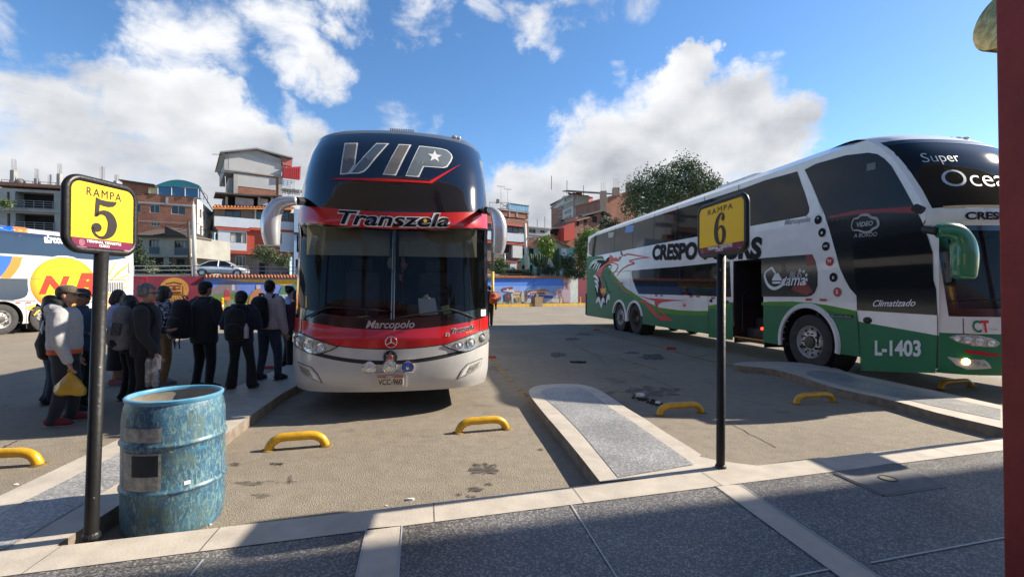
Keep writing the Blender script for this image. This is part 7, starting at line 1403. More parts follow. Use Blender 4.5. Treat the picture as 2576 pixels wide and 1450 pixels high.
# poles
def post(lab, pts, k, d, r, m_, cat, name, extra=None, split=None):
    P = [px(k, x, y, d) for x, y in pts]; o = empty(name, P[0]); inv = Matrix.Translation(-P[0]); tag(o, lab, cat); b = MB(); b.tube(P, [r]*(len(P)-1)+[r*.75], 10); b.build('shaft', m_, o, M=inv, smooth=True); return o, inv
PALEP = mat('pale_pole', (.52,.48,.42), .6, var=.1)
lp, inv = post('tall white lamp post with a curved arm left of the white car', [(700,1400),(686,640)], 'B', 43, .19, PALEP, 'lamp post', 'lamp_post'); b = MB(); b.tube(smooth_path([px('B', 686, 650, 43), px('B', 688, 600, 43), px('B', 700, 578, 43), px('B', 735, 578, 43)], 4), .05, 6); b.build('lamp_arm', PALEP, lp, M=inv); b = MB(); b.ball(px('B', 742, 580, 43), (.3,.12,.07), 10, 6); b.build('lamp_head', RG, lp, M=inv)
up, inv = post('dark utility pole carrying wires in front of the tiled house', [(648,1390),(636,820)], 'B', 44, .14, mat('dark_pole', (.06,.055,.05), .8), 'utility pole', 'utility_pole')
for i, (a, c, sag) in enumerate((((636,832),(345,868),.25), ((636,832),(900,740),.5), ((636,850),(520,905),.2), ((640,840),(700,905),.3), ((636,835),(905,760),.8), ((640,860),(870,840),.6))):
    p, q = px('B', *a, 44), px('B', *c, 46 if c[0] < 600 else 52); b = MB(); b.tube([p.lerp(q, t)-Vector((0, 0, sag*4*t*(1-t))) for t in np.linspace(0, 1, 9)], .022, 4); b.build('wire', MATTE, up, M=inv)
p2, inv = post('pale lamp post in front of the teal house', [(455,1100),(437,500)], 'H', 59, .22, PALEP, 'lamp post', 'lamp_post'); b = MB(); b.tube([px('H', 425, 655, 59), px('H', 520, 660, 59)], .06, 6); b.tube([px('H', 436, 520, 59), px('H', 400, 515, 59)], .06, 6); b.build('cross_arm', PALEP, p2, M=inv)
for (a, c) in (((436,520),(230,560)), ((436,520),(690,600)), ((437,660),(880,690)), ((445,690),(225,735))): p, q = px('H', *a, 59), px('H', *c, 60); b = MB(); b.tube([p.lerp(q, t)-Vector((0, 0, 1.2*t*(1-t))) for t in np.linspace(0, 1, 7)], .025, 4); b.build('wire', MATTE, p2, M=inv)
post('short cream post beside the bright green shrub', [(207,1110),(207,840)], 'H', 58, .14, PALEP, 'post', 'post')
gp_ = empty('striped_post', G(1238, 792, 0)); gp_.location.z = 0; tag(gp_, 'tall post painted yellow below and dark green above, beside the VIP bus', 'post'); dpo = gp_.location.y; zt1 = px('H', 62, 1045, dpo).z; zt2 = px('H', 55, 400, dpo).z
b = MB(); b.tube([(0,0,0),(0,0,zt1)], .11, 10); b.build('lower_shaft', mat('post_yellow', (.68,.38,.02), .5, var=.1), gp_, smooth=True); b = MB(); b.tube([(0,0,zt1),(0,0,zt2)], .11, 10); b.build('upper_shaft', mat('post_green', (.06,.10,.07), .5), gp_, smooth=True)
# white saloon on the upper street
def car():
    d = 44.5; p = px('B', 985, 1392, d); ang = math.radians(20); o = empty('parked_car', (p.x, p.y, p.z-.02), ang); tag(o, 'white saloon car parked on the upper street behind the railing', 'car')
    Lh = 2.28; W_ = .88; CW = paint('car_white', (.70,.71,.72), .2, .8)
    st = [(-2.28,.42,.62,.55),(-2.2,.30,.88,.78),(-1.7,.22,.98,.86),(-.9,.20,.98,.89),(.2,.20,.96,.89),(1.1,.20,.90,.88),(1.75,.22,.82,.84),(2.15,.28,.68,.74),(2.3,.36,.54,.52)]
    b = MB(); vs = []
    for x, z0, z1, hw in st: vs += [(x,-hw*.92,z0),(x,-hw,(z0+z1)/2),(x,-hw*.96,z1),(x,-hw*.4,z1+.03),(x,hw*.4,z1+.03),(x,hw*.96,z1),(x,hw,(z0+z1)/2),(x,hw*.92,z0)]
    fs = [(i*8+j, (i+1)*8+j, (i+1)*8+(j+1) % 8, i*8+(j+1) % 8) for i in range(len(st)-1) for j in range(8)]; fs += [tuple(range(8)), tuple((len(st)-1)*8+j for j in range(8))[::-1]]; b.add(vs, fs); bo = b.build('body', CW, o, smooth=True); md = bo.modifiers.new('s', 'SUBSURF'); md.levels = 2; md.render_levels = 2
    g = [(-1.75,.98,.80),(-.95,1.36,.62),(-.2,1.46,.60),(.45,1.40,.60),(1.25,.92,.78)]; b = MB(); vs = []
    for x, z, hw in g: vs += [(x,-hw,z),(x,hw,z)]
    base = [(-1.75,.9),(-.95,.93),(-.2,.93),(.45,.93),(1.25,.86)]; n = len(g); vs += [(x, -.84, z) for x, z in base]+[(x, .84, z) for x, z in base]
    b.add(vs, [(2*i, 2*i+2, 2*i+3, 2*i+1) for i in range(n-1)]); b.build('roof', CW, o, smooth=True)
    b = MB(); b.add(vs, [(2*n+i, 2*n+i+1, 2*i+2, 2*i) for i in range(n-1)]+[(2*i+1, 2*i+3, 3*n+i+1, 3*n+i) for i in range(n-1)]); b.build('side_window', DGLASS, o)
    b = MB()
    for i, j in ((3,4),(0,1)): b.face([(g[i][0]+.005, -g[i][2]*.92, g[i][1]+.012), (g[j][0], -g[j][2]*.92, g[j][1]+.012), (g[j][0], g[j][2]*.92, g[j][1]+.012), (g[i][0]+.005, g[i][2]*.92, g[i][1]+.012)])
    b.build('windscreen', DGLASS, o)
    b = MB()
    for sd in (-1, 1):
        b.tube([(-1.72, sd*.83, .93), (-.95, sd*.64, 1.37), (-.2, sd*.62, 1.47), (.45, sd*.62, 1.41), (1.25, sd*.8, .91)], .03, 5); b.tube([(-.15, sd*.84, .93), (-.15, sd*.62, 1.44)], .03, 4)
    b.build('window_pillar', CW, o)
    for x in (-1.42, 1.42):
        for sd in (-1, 1):
            g_ = empty('wheel', (x, sd*.86, .32), 0, o); b = MB(); b.lathe([(.19,-.2),(.32,-.19),(.33,-.02),(.30,.01),(.2,.01)], (0,0,0), 20, (0, sd, 0), False); b.build('tyre', RUBBER, g_); b = MB(); b.lathe([(.2,.005),(.15,-.02),(.05,.01),(.001,.01)], (0,0,0), 12, (0, sd, 0), False); b.build('rim', STEEL, g_)
            b = MB(); b.lathe([(.36,-.1),(.37,.02),(.34,.025)], (0,0,.02), 20, (0, sd, 0), False); b.build('arch', MATTE, g_)
    for sd in (-1, 1): b = MB(); b.ball((2.12, sd*.62, .62), (.16,.14,.07), 8, 5); b.build('headlight', LENS, o); b = MB(); b.ball((-2.2, sd*.6, .8), (.08,.16,.08), 8, 5); b.build('tail_light', REFL, o); b = MB(); b.ball((.95, sd*.98, .98), (.07,.1,.06), 8, 5); b.build('side_mirror', CW, o)
    b = MB(); [b.tube([(-.1+dx, sd*.892, .80), (.12+dx, sd*.892, .80)], .015, 4) for dx in (-.95, .35) for sd in (-1, 1)]; b.build('door_handle', CHROME, o)
car()
# ------------------------------------------------------------------ people
SKIN = mat('skin_tan', (.30,.15,.09), .55, var=.12, scale=14); SKIN2 = mat('skin_light', (.42,.23,.16), .55, var=.1, scale=14)
def cloth(n, c, var=.25, scale=9, bump=.35, col2=None, sharp=None, stretch=None): return mat('cloth_'+n, c, .9, var=var, scale=scale, bump=bump, bscale=14, col2=col2, sharp=sharp, stretch=stretch, detail=6, sheen=.15)
def hairm(n, c): return mat('hair_'+n, c, .5, var=.5, scale=30, bump=.5, bscale=60, stretch=(1, 1, .25))
def organic(b, name, m_, parent, vox=.012, it=4, wrinkle=0.0, seed=0, M=None):
    me = bpy.data.meshes.new(name); me.from_pydata([tuple(p) for p in b.v], [], b.f); bm = bmesh.new(); bm.from_mesh(me); bmesh.ops.recalc_face_normals(bm, faces=bm.faces); bm.to_mesh(me); bm.free()
    o = bpy.data.objects.new(name, me); COL.objects.link(o); r = o.modifiers.new('r', 'REMESH'); r.mode = 'VOXEL'; r.voxel_size = vox; s = o.modifiers.new('s', 'SMOOTH'); s.iterations = it; s.factor = .5
    bpy.context.view_layer.update(); me2 = bpy.data.meshes.new_from_object(o.evaluated_get(bpy.context.evaluated_depsgraph_get())); bpy.data.objects.remove(o); bpy.data.meshes.remove(me)
    if wrinkle:
        n = len(me2.vertices); co = np.empty(n*3); me2.vertices.foreach_get('co', co); no = np.empty(n*3); me2.vertices.foreach_get('normal', no); co = co.reshape(-1, 3); no = no.reshape(-1, 3)
        d = np.array([mnoise.noise((p[0]*9+seed, p[1]*9, p[2]*5+seed))+.6*mnoise.noise((p[0]*20, p[1]*20+seed, p[2]*12)) for p in co]); co += no*(d*wrinkle)[:, None]; me2.vertices.foreach_set('co', co.ravel())
    me2.polygons.foreach_set('use_smooth', [True]*len(me2.polygons)); me2.materials.clear(); me2.materials.append(m_); me2.name = name; me2.update()
    q = bpy.data.objects.new(name, me2); COL.objects.link(q); q.parent = parent
    return q
def limb(b, pts, rad, n=10):
    P = smooth_path(pts, 3); R = [v.x for v in smooth_path([(r, 0) for r in rad], 3)]
    d0 = (P[0]-P[1]).normalized(); d1 = (P[-1]-P[-2]).normalized(); b.tube([P[0]+d0*R[0]*.7]+P+[P[-1]+d1*R[-1]*.7], [R[0]*.55]+R+[R[-1]*.55], n)
def person(lab, k, x, d, top, yaw, H=None, seed=0, z0=0.0, arms=None, legs=None, lean=0.0, head=(0, 0), hair='short', hairc=None, cap=None, skin=SKIN, jacket=None, jm=None, trousers=None, tm=None, shoes=None, hood=False, collar=True, jlen=.50, jfat=1.0, tfat=1.0, flare=0, glasses=False, vox=.012, hands=True, skirt=None, hem=None, fat=1.0, finger=False):
    """faces local +Y at yaw 0; x picture px of the body, top picture y of the head"""
    base = FA(k, x, top, d); p = Vector((base.x, base.y, z0)); H = H or (base.z-z0); o = empty('person', p, yaw); tag(o, lab, 'person'); h = H; rs_ = random.Random(seed)
    Y = lambda z, y=0.0: y+lean*max(0, z-.5*h)
    hipw, shw = .052*h*fat, .108*h*(fat*.5+.5)
    arms = arms or {}; legs = legs or {}
    # joints
    lg = {}
    for s, nm in ((-1, 'L'), (1, 'R')):
        f = legs.get(nm, (s*.06*h, 0.0)); hip = Vector((s*hipw, Y(.5*h), .50*h)); ank = Vector((f[0], f[1]-.02, .045*h)); kn = hip.lerp(ank, .5)+Vector((0, .022*h, 0)); lg[nm] = (hip, kn, ank)
    am = {}
    for s, nm in ((-1, 'L'), (1, 'R')):
        sh = Vector((s*shw, Y(.80*h), .805*h)); a = arms.get(nm, 'down')
        if a == 'down': el = sh+Vector((s*.045*h, -.015*h, -.175*h)); wr = el+Vector((s*.005*h, .045*h, -.15*h))
        elif a == 'bent': el = sh+Vector((s*.05*h, -.03*h, -.17*h)); wr = el+Vector((-s*.07*h, .13*h, .0))
        elif a == 'folded': el = sh+Vector((s*.055*h, .01*h, -.17*h)); wr = el+Vector((-s*.13*h, .09*h, .02*h))
        else: el, wr = sh+Vector(a[0])*h, sh+Vector(a[1])*h
        am[nm] = (sh, el, wr)
    hc = Vector((head[0]*.0, Y(.93*h, .012*h), .928*h)); hrot = Matrix.Rotation(head[0], 3, 'Z') @ Matrix.Rotation(head[1], 3, 'X'); hd = lambda v: hc+hrot @ (Vector(v)*h)
    # body
    b = MB(); tors = [(.47,.082,.062),(.53,.088,.066),(.60,.078,.058),(.68,.086,.062),(.76,.098,.064),(.81,.085,.052),(.835,.045,.036)]
    b.tube([(0, Y(z*h), z*h) for z, _, _ in tors], [(rx*h*.92*fat, ry*h*.92*fat) for _, rx, ry in tors], 14, up=(1, 0, 0))
    limb(b, [(0, Y(.82*h), .82*h), (0, Y(.86*h)+.004, .86*h), hd((0, -.004, -.03))], [.036*h, .032*h, .033*h])
    b.ball(hd((0, -.006, .010)), (.046*h, .056*h, .060*h), 14, 10, hrot); b.ball(hd((0, .012, -.020)), (.038*h, .042*h, .046*h), 12, 8, hrot); b.ball(hd((0, .038, -.046)), (.016*h, .014*h, .013*h), 8, 6, hrot)
    limb(b, [hd((0, .048, .008)), hd((0, .060, -.016))], [.006*h, .0095*h], 8); b.ball(hd((0, .047, -.034)), (.015*h, .008*h, .006*h), 8, 5, hrot); b.ball(hd((0, .044, .016)), (.034*h, .010*h, .007*h), 8, 5, hrot)
    for s in (-1, 1): b.ball(hd((s*.047, -.004, -.004)), (.007*h, .014*h, .019*h), 8, 6, hrot)
    for nm in 'LR':
        hp, kn, an = lg[nm]; limb(b, [hp, kn, an], [.048*h, .033*h, .023*h]); sh, el, wr = am[nm]; limb(b, [sh, el, wr], [.030*h, .024*h, .017*h])
        if hands:
            s = -1 if nm == 'L' else 1; dv = (wr-el).normalized(); side = Vector((s, 0, 0)); side = (side-dv*side.dot(dv)).normalized(); nrm = dv.cross(side)
            pal = wr+dv*.035*h; b.tube([wr, pal, wr+dv*.055*h], [(.017*h, .011*h), (.023*h, .012*h), (.022*h, .010*h)], 8, up=nrm.cross(dv)); curl = nrm*(.018*h*(1 if nrm.dot(Vector((0, 1, 0))) >= 0 else -1)); width = dv.cross(nrm)
            for i, (off, L) in enumerate(((-.017, .040), (-.006, .046), (.006, .044), (.016, .034))):
                r0 = wr+dv*.052*h+width*off*h; limb(b, [r0, r0+dv*L*.55*h+curl*.25, r0+dv*L*.95*h+curl], [.0062*h, .0056*h, .0048*h], 6)
            r0 = wr+dv*.02*h-width*.02*h*1; limb(b, [r0, r0+dv*.022*h-width*.014*h+curl*.4, r0+dv*.042*h-width*.012*h+curl*.9], [.008*h, .0068*h, .0055*h], 6)
    organic(b, 'body', skin, o, .0075 if finger else vox, 2)
    e = MB()
    for s in (-1, 1): e.ball(hd((s*.018, .0475, .006)), (.0065*h, .004*h, .0045*h), 8, 5, hrot)
    e.build('eyes', MATS.get('eye_dark') or mat('eye_dark', (.02,.015,.012), .15), o, smooth=True)
    # trousers or skirt
    b = MB(); t = tfat
    if skirt: b.tube([(0, Y(z*h), z*h) for z in (.60, .50, .34, skirt)], [(.082*h*fat, .066*h*fat), (.10*h*fat, .078*h*fat), (.105*h, .085*h), (.115*h, .095*h)], 16, up=(1, 0, 0))
    else:
        b.tube([(0, Y(z*h), z*h) for z in (.455, .50, .55, .60)], [(.078*h*fat*t, .064*h*fat*t), (.094*h*fat*t, .072*h*fat*t), (.092*h*fat, .070*h*fat), (.084*h*fat, .062*h*fat)], 14, up=(1, 0, 0))
        for nm in 'LR': hp, kn, an = lg[nm]; limb(b, [hp+Vector((0, 0, .01*h)), hp.lerp(kn, .5), kn, kn.lerp(an, .55), an+Vector((0, -.006*h, -.012*h))], [.058*h*t, .053*h*t, .043*h*t, (.038+flare*.012)*h*t, (.034+flare*.022)*h*t], 12)
    organic(b, 'trousers' if not skirt else 'skirt', tm, o, vox*1.1, 3, .0055, seed)
    for nm in 'LR':
        hp, kn, an = lg[nm]; b = MB(); fx = (an.x-hp.x)*.0+(.02 if nm == 'R' else -.02); f = Vector((fx, .0, 0)); b.tube([Vector((an.x, an.y-.05*h, .026*h)), Vector((an.x, an.y-.035*h, .034*h)), Vector((an.x, an.y+.01*h, .040*h))+f*.2, Vector((an.x, an.y+.055*h, .028*h))+f*.7, Vector((an.x, an.y+.098*h, .020*h))+f, Vector((an.x, an.y+.112*h, .016*h))+f], [(.014*h, .02*h), (.024*h, .032*h), (.027*h, .038*h), (.028*h, .026*h), (.024*h, .016*h), (.010*h, .010*h)], 12, up=(1, 0, 0))
        b.tube([Vector((an.x, an.y-.01*h, .03*h)), Vector((an.x, an.y-.012*h, .075*h))], .030*h, 10); so_ = organic(b, 'shoe', shoes, o, .009, 2); b = MB(); b.tube([Vector((an.x, an.y-.055*h, .006)), Vector((an.x, an.y, .006)), Vector((an.x, an.y+.06*h, .006))+f*.7, Vector((an.x, an.y+.112*h, .007))+f], [(.022*h, .006), (.030*h, .006), (.031*h, .006), (.014*h, .006)], 10, up=(1, 0, 0)); b.build('sole', mat('shoe_sole', (.08,.075,.07), .8) if shoes.name.startswith('cloth_black') else mat('pale_sole', (.35,.31,.28), .8), so_)
    # jacket
    b = MB(); j = jfat*fat; rows = [(jlen-.01,.094,.074),(jlen+.03,.100,.080),(.62,.096,.076),(.70,.102,.078),(.77,.108,.076),(.815,.090,.062),(.845,.050,.044)]
    b.tube([(0, Y(z*h), z*h) for z, _, _ in rows], [(rx*h*j, ry*h*j) for _, rx, ry in rows], 16, up=(1, 0, 0))
    for nm in 'LR': sh, el, wr = am[nm]; limb(b, [sh+Vector((0, 0, -.005*h)), sh.lerp(el, .5), el, el.lerp(wr, .55), wr], [.047*h*jfat, .044*h*jfat, .038*h*jfat, .033*h*jfat, .027*h*jfat], 12)
    if hood: b.tube([(-.055*h, Y(.83*h), .835*h), (-.05*h, Y(.84*h)-.055*h, .84*h), (0, Y(.84*h)-.085*h, .835*h), (.05*h, Y(.84*h)-.055*h, .84*h), (.055*h, Y(.83*h), .835*h)], [.022*h, .032*h, .040*h, .032*h, .022*h], 10); b.ball((0, Y(.8*h)-.075*h, .80*h), (.062*h, .036*h, .045*h), 12, 8)
    elif collar: b.tube([(.043*h*math.cos(a), Y(.84*h)+.042*h*math.sin(a), .848*h) for a in np.linspace(0, 6.283, 13)], .014*h, 8)
    ja = organic(b, 'jacket', jm, o, vox, 3, .0065*jfat, seed+3)
    if hem: b = MB(); b.tube([(0, Y(z*h), z*h) for z in (jlen-.035, jlen-.005)], [(.096*h*j, .076*h*j), (.097*h*j, .077*h*j)], 18, up=(1, 0, 0)); b.build('shirt_hem', hem, o, smooth=True)
    # hair, cap
    if hair:
        b = MB(); hm = hairc
        if hair == 'short': b.ball(hd((0, -.016, .022)), (.052*h, .058*h, .054*h), 14, 10, hrot); b.ball(hd((0, -.03, -.010)), (.045*h, .036*h, .045*h), 12, 8, hrot)
        if hair == 'curly':
            for i in range(46): a, c = rs_.uniform(0, 6.28), rs_.uniform(-.35, 1.5); v = Vector((.053*math.cos(a)*math.cos(c), -.014+.057*math.sin(a)*math.cos(c), .020+.052*math.sin(c))); 
            for i in range(120):
                a, c = rs_.uniform(0, 6.28), rs_.uniform(-.7, 1.5); v = Vector((.054*math.cos(a)*math.cos(c), -.014+.058*math.sin(a)*math.cos(c), .022+.052*math.sin(c)))
                if v.y > .022 and v.z < .035: continue
                b.ball(hd(v), .0125*h*rs_.uniform(.7, 1.2), 6, 5)
            b.ball(hd((0, -.016, .020)), (.051*h, .056*h, .052*h), 12, 8, hrot)
        if hair in ('bob', 'round'): b.ball(hd((0, -.014, .014)), (.062*h, .064*h, .064*h), 14, 10, hrot); b.ball(hd((0, -.028, -.022)), (.058*h, .046*h, .050*h), 12, 8, hrot)
        if hair in ('long', 'shoulder'):
            b.ball(hd((0, -.016, .020)), (.055*h, .060*h, .056*h), 14, 10, hrot); L = -.16 if hair == 'long' else -.10
            for s in (-.036, -.012, .012, .036): limb(b, [hd((s, -.035, .02)), hd((s*1.35, -.05, -.05)), hd((s*1.5, -.046, L+.03)), hd((s*1.2, -.04, L))], [.032*h, .034*h, .028*h, .014*h], 8)
            for s in (-1, 1): limb(b, [hd((s*.045, -.005, .02)), hd((s*.055, -.008, -.04)), hd((s*.055, -.015, L+.04))], [.020*h, .020*h, .010*h], 8)
        if hair == 'bun': b.ball(hd((0, -.016, .020)), (.053*h, .058*h, .055*h), 14, 10, hrot); b.ball(hd((0, -.055, .050)), .026*h, 10, 8)
        organic(b, 'hair', hm, o, .009, 2, .003, seed+7)
    if cap:
        b = MB(); b.lathe([(.056*h, .0), (.058*h, .014*h), (.054*h, .036*h), (.040*h, .052*h), (.018*h, .060*h), (.002, .061*h)], (0, 0, 0), 20); M4 = Matrix.Translation(hd((0, -.004, .018))) @ hrot.to_4x4() @ Matrix.Diagonal((.95, 1.10, 1, 1)); c_ = b.build('cap', cap, o, smooth=True, M=M4)
        if cap.name != 'cloth_black_cap':
            b = MB(); n = 10; up_ = []
            for i in range(n+1):
                a = math.pi*(.12+.76*i/n); up_ += [(.054*h*math.cos(a), .054*h*math.sin(a), .004*h), (.056*h*math.cos(a), (.054+.052*math.sin(a))*h, -.004*h)]
            b.add([Vector(v) for v in up_]+[Vector(v)+Vector((0, 0, .005*h)) for v in up_], [(2*i, 2*i+1, 2*i+3, 2*i+2) for i in range(n)]+[(2*n+2+2*i, 2*n+4+2*i, 2*n+5+2*i, 2*n+3+2*i) for i in range(n)]+[(2*i+1, 2*n+3+2*i, 2*n+5+2*i, 2*i+3) for i in range(n)]); b.build('cap_brim', cap, c_, M=M4)
    if glasses:
        b = MB()
        for s in (-1, 1): b.tube([hd((s*.019+.013*math.cos(a), .054, .006+.011*math.sin(a))) for a in np.linspace(0, 6.283, 13)], .0016*h, 4); b.tube([hd((s*.032, .053, .008)), hd((s*.049, .0, .006))], .0016*h, 4)
        b.tube([hd((-.006, .056, .008)), hd((.006, .056, .008))], .0016*h, 4); b.build('glasses', MATTE, o)
    return o, dict(h=h, arms=am, legs=lg, Y=Y, hd=hd)
def backpack(P, J, lab, m_, w=.30, hgt=.46, dp=.17, zc=.70, m2=None, straps=True, pocket=True, dy=0.0, dx=0.0, bottle=None, webs=False, group=None):
    h = J['h']; M0 = Matrix.Translation(P.location) @ Matrix.Rotation(P.rotation_euler.z, 4, 'Z'); c = Vector((dx, J['Y'](zc*h)-.075*h-dp/2+dy, zc*h)); o = empty('backpack', M0 @ c, P.rotation_euler.z); tag(o, lab, 'backpack')
    b = MB(); pr = [(-.5, .60, .60), (-.46, .90, .85), (-.25, 1, 1), (.1, .98, .95), (.35, .88, .80), (.47, .62, .55), (.5, .3, .3)]
    b.tube([(0, 0, z*hgt) for z, _, _ in pr], [(a*w/2, e*dp/2) for _, a, e in pr], 18, up=(1, 0, 0)); organic(b, 'bag_body', m_, o, .012, 2, .006, int(w*100))
    if pocket: b = MB(); b.tube([(0, -dp*.42, z*hgt) for z in (-.42, -.36, -.1, .02, .06)], [(.22*w, .04), (.36*w, .06), (.38*w, .065), (.30*w, .05), (.1*w, .02)], 14, up=(1, 0, 0)); organic(b, 'front_pocket', m2 or m_, o, .010, 2, .003)
    b = MB(); b.tube([(-.04, dp*.3, hgt*.5), (-.035, dp*.2, hgt*.5+.045), (.035, dp*.2, hgt*.5+.045), (.04, dp*.3, hgt*.5)], .010, 6); b.build('grab_loop', MATTE, o)
    if straps:
        for s in (-1, 1): 
            sh = Vector((s*.075*h, J['Y'](.8*h), .0)); pts = [Vector((s*.07*h, -.06*h, .80*h)), Vector((s*.078*h, -.01*h, .862*h)), Vector((s*.082*h, .06*h, .81*h)), Vector((s*.09*h, .088*h, .72*h)), Vector((s*.105*h, .03*h, .62*h)), Vector((s*.09*h, -.06*h, .59*h))]
            b = MB(); b.tube([p+Vector((0, J['Y'](p.z), 0))-c for p in smooth_path(pts, 4)], [(.022, .007)]*21, 6, up=(1, 0, 0)); b.build('strap', MATS.get('strap_black') or mat('strap_black', (.015,.015,.016), .9), o)
    if bottle: b = MB(); b.lathe([(.03,-.1),(.034,-.09),(.034,.05),(.02,.08),(.014,.09),(.014,.11)], (w*.52, -.02, -hgt*.2), 12); b.build('side_bottle', bottle, o, smooth=True)
    if webs:
        for x in (-.06, .03): b = MB(); b.tube([(x, -.04, -hgt*.48), (x-.01, -.05, -hgt*.6), (x+.01, -.05, -hgt*.75)], .010, 5); b.build('web_strap', MATTE, o)
    return o
KB = cloth('black', (.018,.018,.020)); KN = cloth('navy', (.014,.018,.040)); KT = cloth('black_trouser', (.011,.011,.013)); JE = cloth('jeans', (.030,.045,.075), .3); JD_ = cloth('dark_jeans', (.020,.024,.032), .3); GH = cloth('grey_marl', (.38,.38,.39), .14, 40); KSH = cloth('black_shoe', (.012,.012,.012)); RSH = cloth('red_shoe', (.16,.02,.022)); DKH = hairm('black', (.010,.008,.007)); GRH = hairm('grey', (.15,.145,.14)); BRH = hairm('brown', (.045,.025,.014)); TANT = cloth('tan', (.28,.16,.06)); FLW = mat('cloth_floral', (.01,.012,.02), .9, scale=22, col2=(.42,.42,.46), sharp=(.47,.53), bump=.3, bscale=14); LIL = cloth('lilac_white', (.42,.42,.55), .15); WPK = cloth('white_pink', (.50,.42,.44), .12, 3); BPK = cloth('bag_black', (.009,.009,.010)); OLV = cloth('olive', (.07,.075,.03)); GRY = cloth('bag_grey', (.16,.165,.165)); MRN = cloth('maroon', (.06,.02,.035)); BRC = cloth('brown_cap', (.085,.07,.05)); BKC = cloth('black_cap', (.012,.012,.014)); DKC = cloth('dusk_cap', (.045,.045,.06)); DG = math.radians
XR = DG(-75)                                # facing the picture's right
# 1 man in the grey hoodie
o1, j1 = person('man in a grey hoodie and brown cap with a yellow bag in his hand', 'P', 600, 5.45, 82, DG(-62), seed=1, cap=BRC, hair='short', hairc=DKH, skin=SKIN2, jm=GH, tm=JD_, shoes=RSH, hood=True, jlen=.545, jfat=1.12, fat=1.13, tfat=1.08, finger=True, arms={'R': ((.07,.02,-.185), (.075,.07,-.335)), 'L': 'down'}, legs={'L': (-.12,.06), 'R': (.10,-.04)}, hem=cloth('orange', (.60,.10,.02)), head=(DG(-8), 0))
M1 = Matrix.Translation(o1.location) @ Matrix.Rotation(o1.rotation_euler.z, 4, 'Z'); h1 = j1['h']
v, f = text2d('em', .1, 0, .004); b = MB(); b.add([(-p[0]*-1, 0, p[1]) for p in v], f); 
tx_ = b.build('hood_lettering', TXW, o1); tx_.location = (-.02, j1['Y'](.8*h1)-.128*h1, .795*h1); tx_.rotation_euler = (DG(-22), 0, 0)
b = MB()
for s in (-1, 1): b.tube([Vector((s*.05, -.108*h1, .75*h1)), Vector((s*.09, -.112*h1, .69*h1)), Vector((s*.13, -.10*h1, .66*h1))], [.004, .008, .003], 5)
b.build('hoodie_print', TXW, o1)
# crossbody bag on his back
c = M1 @ Vector((-.20, -.20, .575*h1)); cb_ = empty('shoulder_bag', c, DG(-62)); tag(cb_, 'black, olive and red shoulder bag slung low behind the man in the grey hoodie', 'bag')
b = MB(); b.tube([(0, 0, -.19), (0, 0, -.15), (0, .0, 0), (0, 0, .13), (0, 0, .17)], [(.10, .06), (.16, .09), (.18, .11), (.12, .08), (.05, .04)], 16, up=(1, 0, 0)); organic(b, 'bag_body', BPK, cb_, .012, 3, .008, 4)
b = MB(); b.ball((-.085, -.035, .02), (.075, .085, .15), 12, 8); organic(b, 'olive_pocket', OLV, cb_, .012, 2, .004); b = MB(); b.ball((-.12, -.02, .10), (.05, .05, .055), 10, 7); organic(b, 'red_pocket', cloth('bag_red', (.30,.03,.025)), cb_, .012, 2)
b = MB(); b.tube(smooth_path([Vector(p) for p in ((.02, .02, .12), (.12, -.02, .30), (.22, .03, .47), (.27, .14, .52), (.29, .24, .40))], 4), [(.03, .008)]*17, 6, up=(1, 0, 0)); b.build('strap', MATS['strap_black'] if 'strap_black' in MATS else mat('strap_black', (.015,.015,.016), .9), cb_)
def hang_bag(c, lab):
    o = empty('plastic_bag', c); tag(o, lab, 'bag'); mt = glass('yellow_plastic', (.62,.36,.012), .15, .35) if False else None
    m_ = mat('yellow_plastic', (.62,.36,.015), .35, var=.25, scale=6, bump=.6, bscale=12, coat=.2); m_.node_tree.nodes['Principled BSDF'].inputs['Transmission Weight'].default_value = .25
    b = MB(); b.tube([(0, 0, 0), (0, 0, -.03), (.01, 0, -.10), (.0, 0, -.17), (-.01, 0, -.23), (-.01, 0, -.255)], [(.022, .02), (.035, .03), (.11, .06), (.16, .08), (.175, .085), (.15, .06)], 20, up=(1, 0, 0)); organic(b, 'bag_body', m_, o, .008, 2, .014, 5)
    b = MB(); b.tube([(-.015, 0, -.01), (-.02, 0, .03), (0, .0, .045), (.02, 0, .03), (.015, 0, -.01)], .008, 6); b.build('bag_handle', m_, o); return o
hb_ = M1 @ (j1['arms']['R'][2]+Vector((.0, .02, -.075*h1))); ybag = hang_bag(hb_, 'yellow plastic carrier bag hanging from the hand of the man in the hoodie')
# 2, 2b behind him
person('man with a dark peaked cap standing half hidden behind the grey hoodie', 'P', 735, 6.1, 112, DG(-78), seed=2, cap=DKC, hair='short', hairc=DKH, jm=cloth('slate_blue', (.045,.065,.11)), tm=KT, shoes=KSH, glasses=True, arms={'R': 'bent'}, fat=1.1)
person('dark-haired person in faded jeans mostly hidden behind the man in the hoodie', 'P', 470, 6.4, 168, DG(-40), seed=3, hair='shoulder', hairc=BRH, jm=GRY, tm=JE, shoes=KSH)
# 3 woman in patterned white
person('woman with dark shoulder-length hair in a white and lilac top and black skirt', 'P', 1085, 7.7, 118, DG(-70), seed=4, hair='shoulder', hairc=BRH, skin=SKIN2, jm=LIL, tm=KT, skirt=.16, shoes=cloth('pink_shoe', (.30,.13,.12)), arms={'R': 'bent', 'L': 'bent'}, jfat=1.05)
# 4 long-haired woman
person('woman with long black hair in dark clothes beyond the grey backpack', 'P', 1190, 6.6, 168, DG(-25), seed=5, hair='long', hairc=DKH, jm=KB, tm=KT, shoes=KSH)
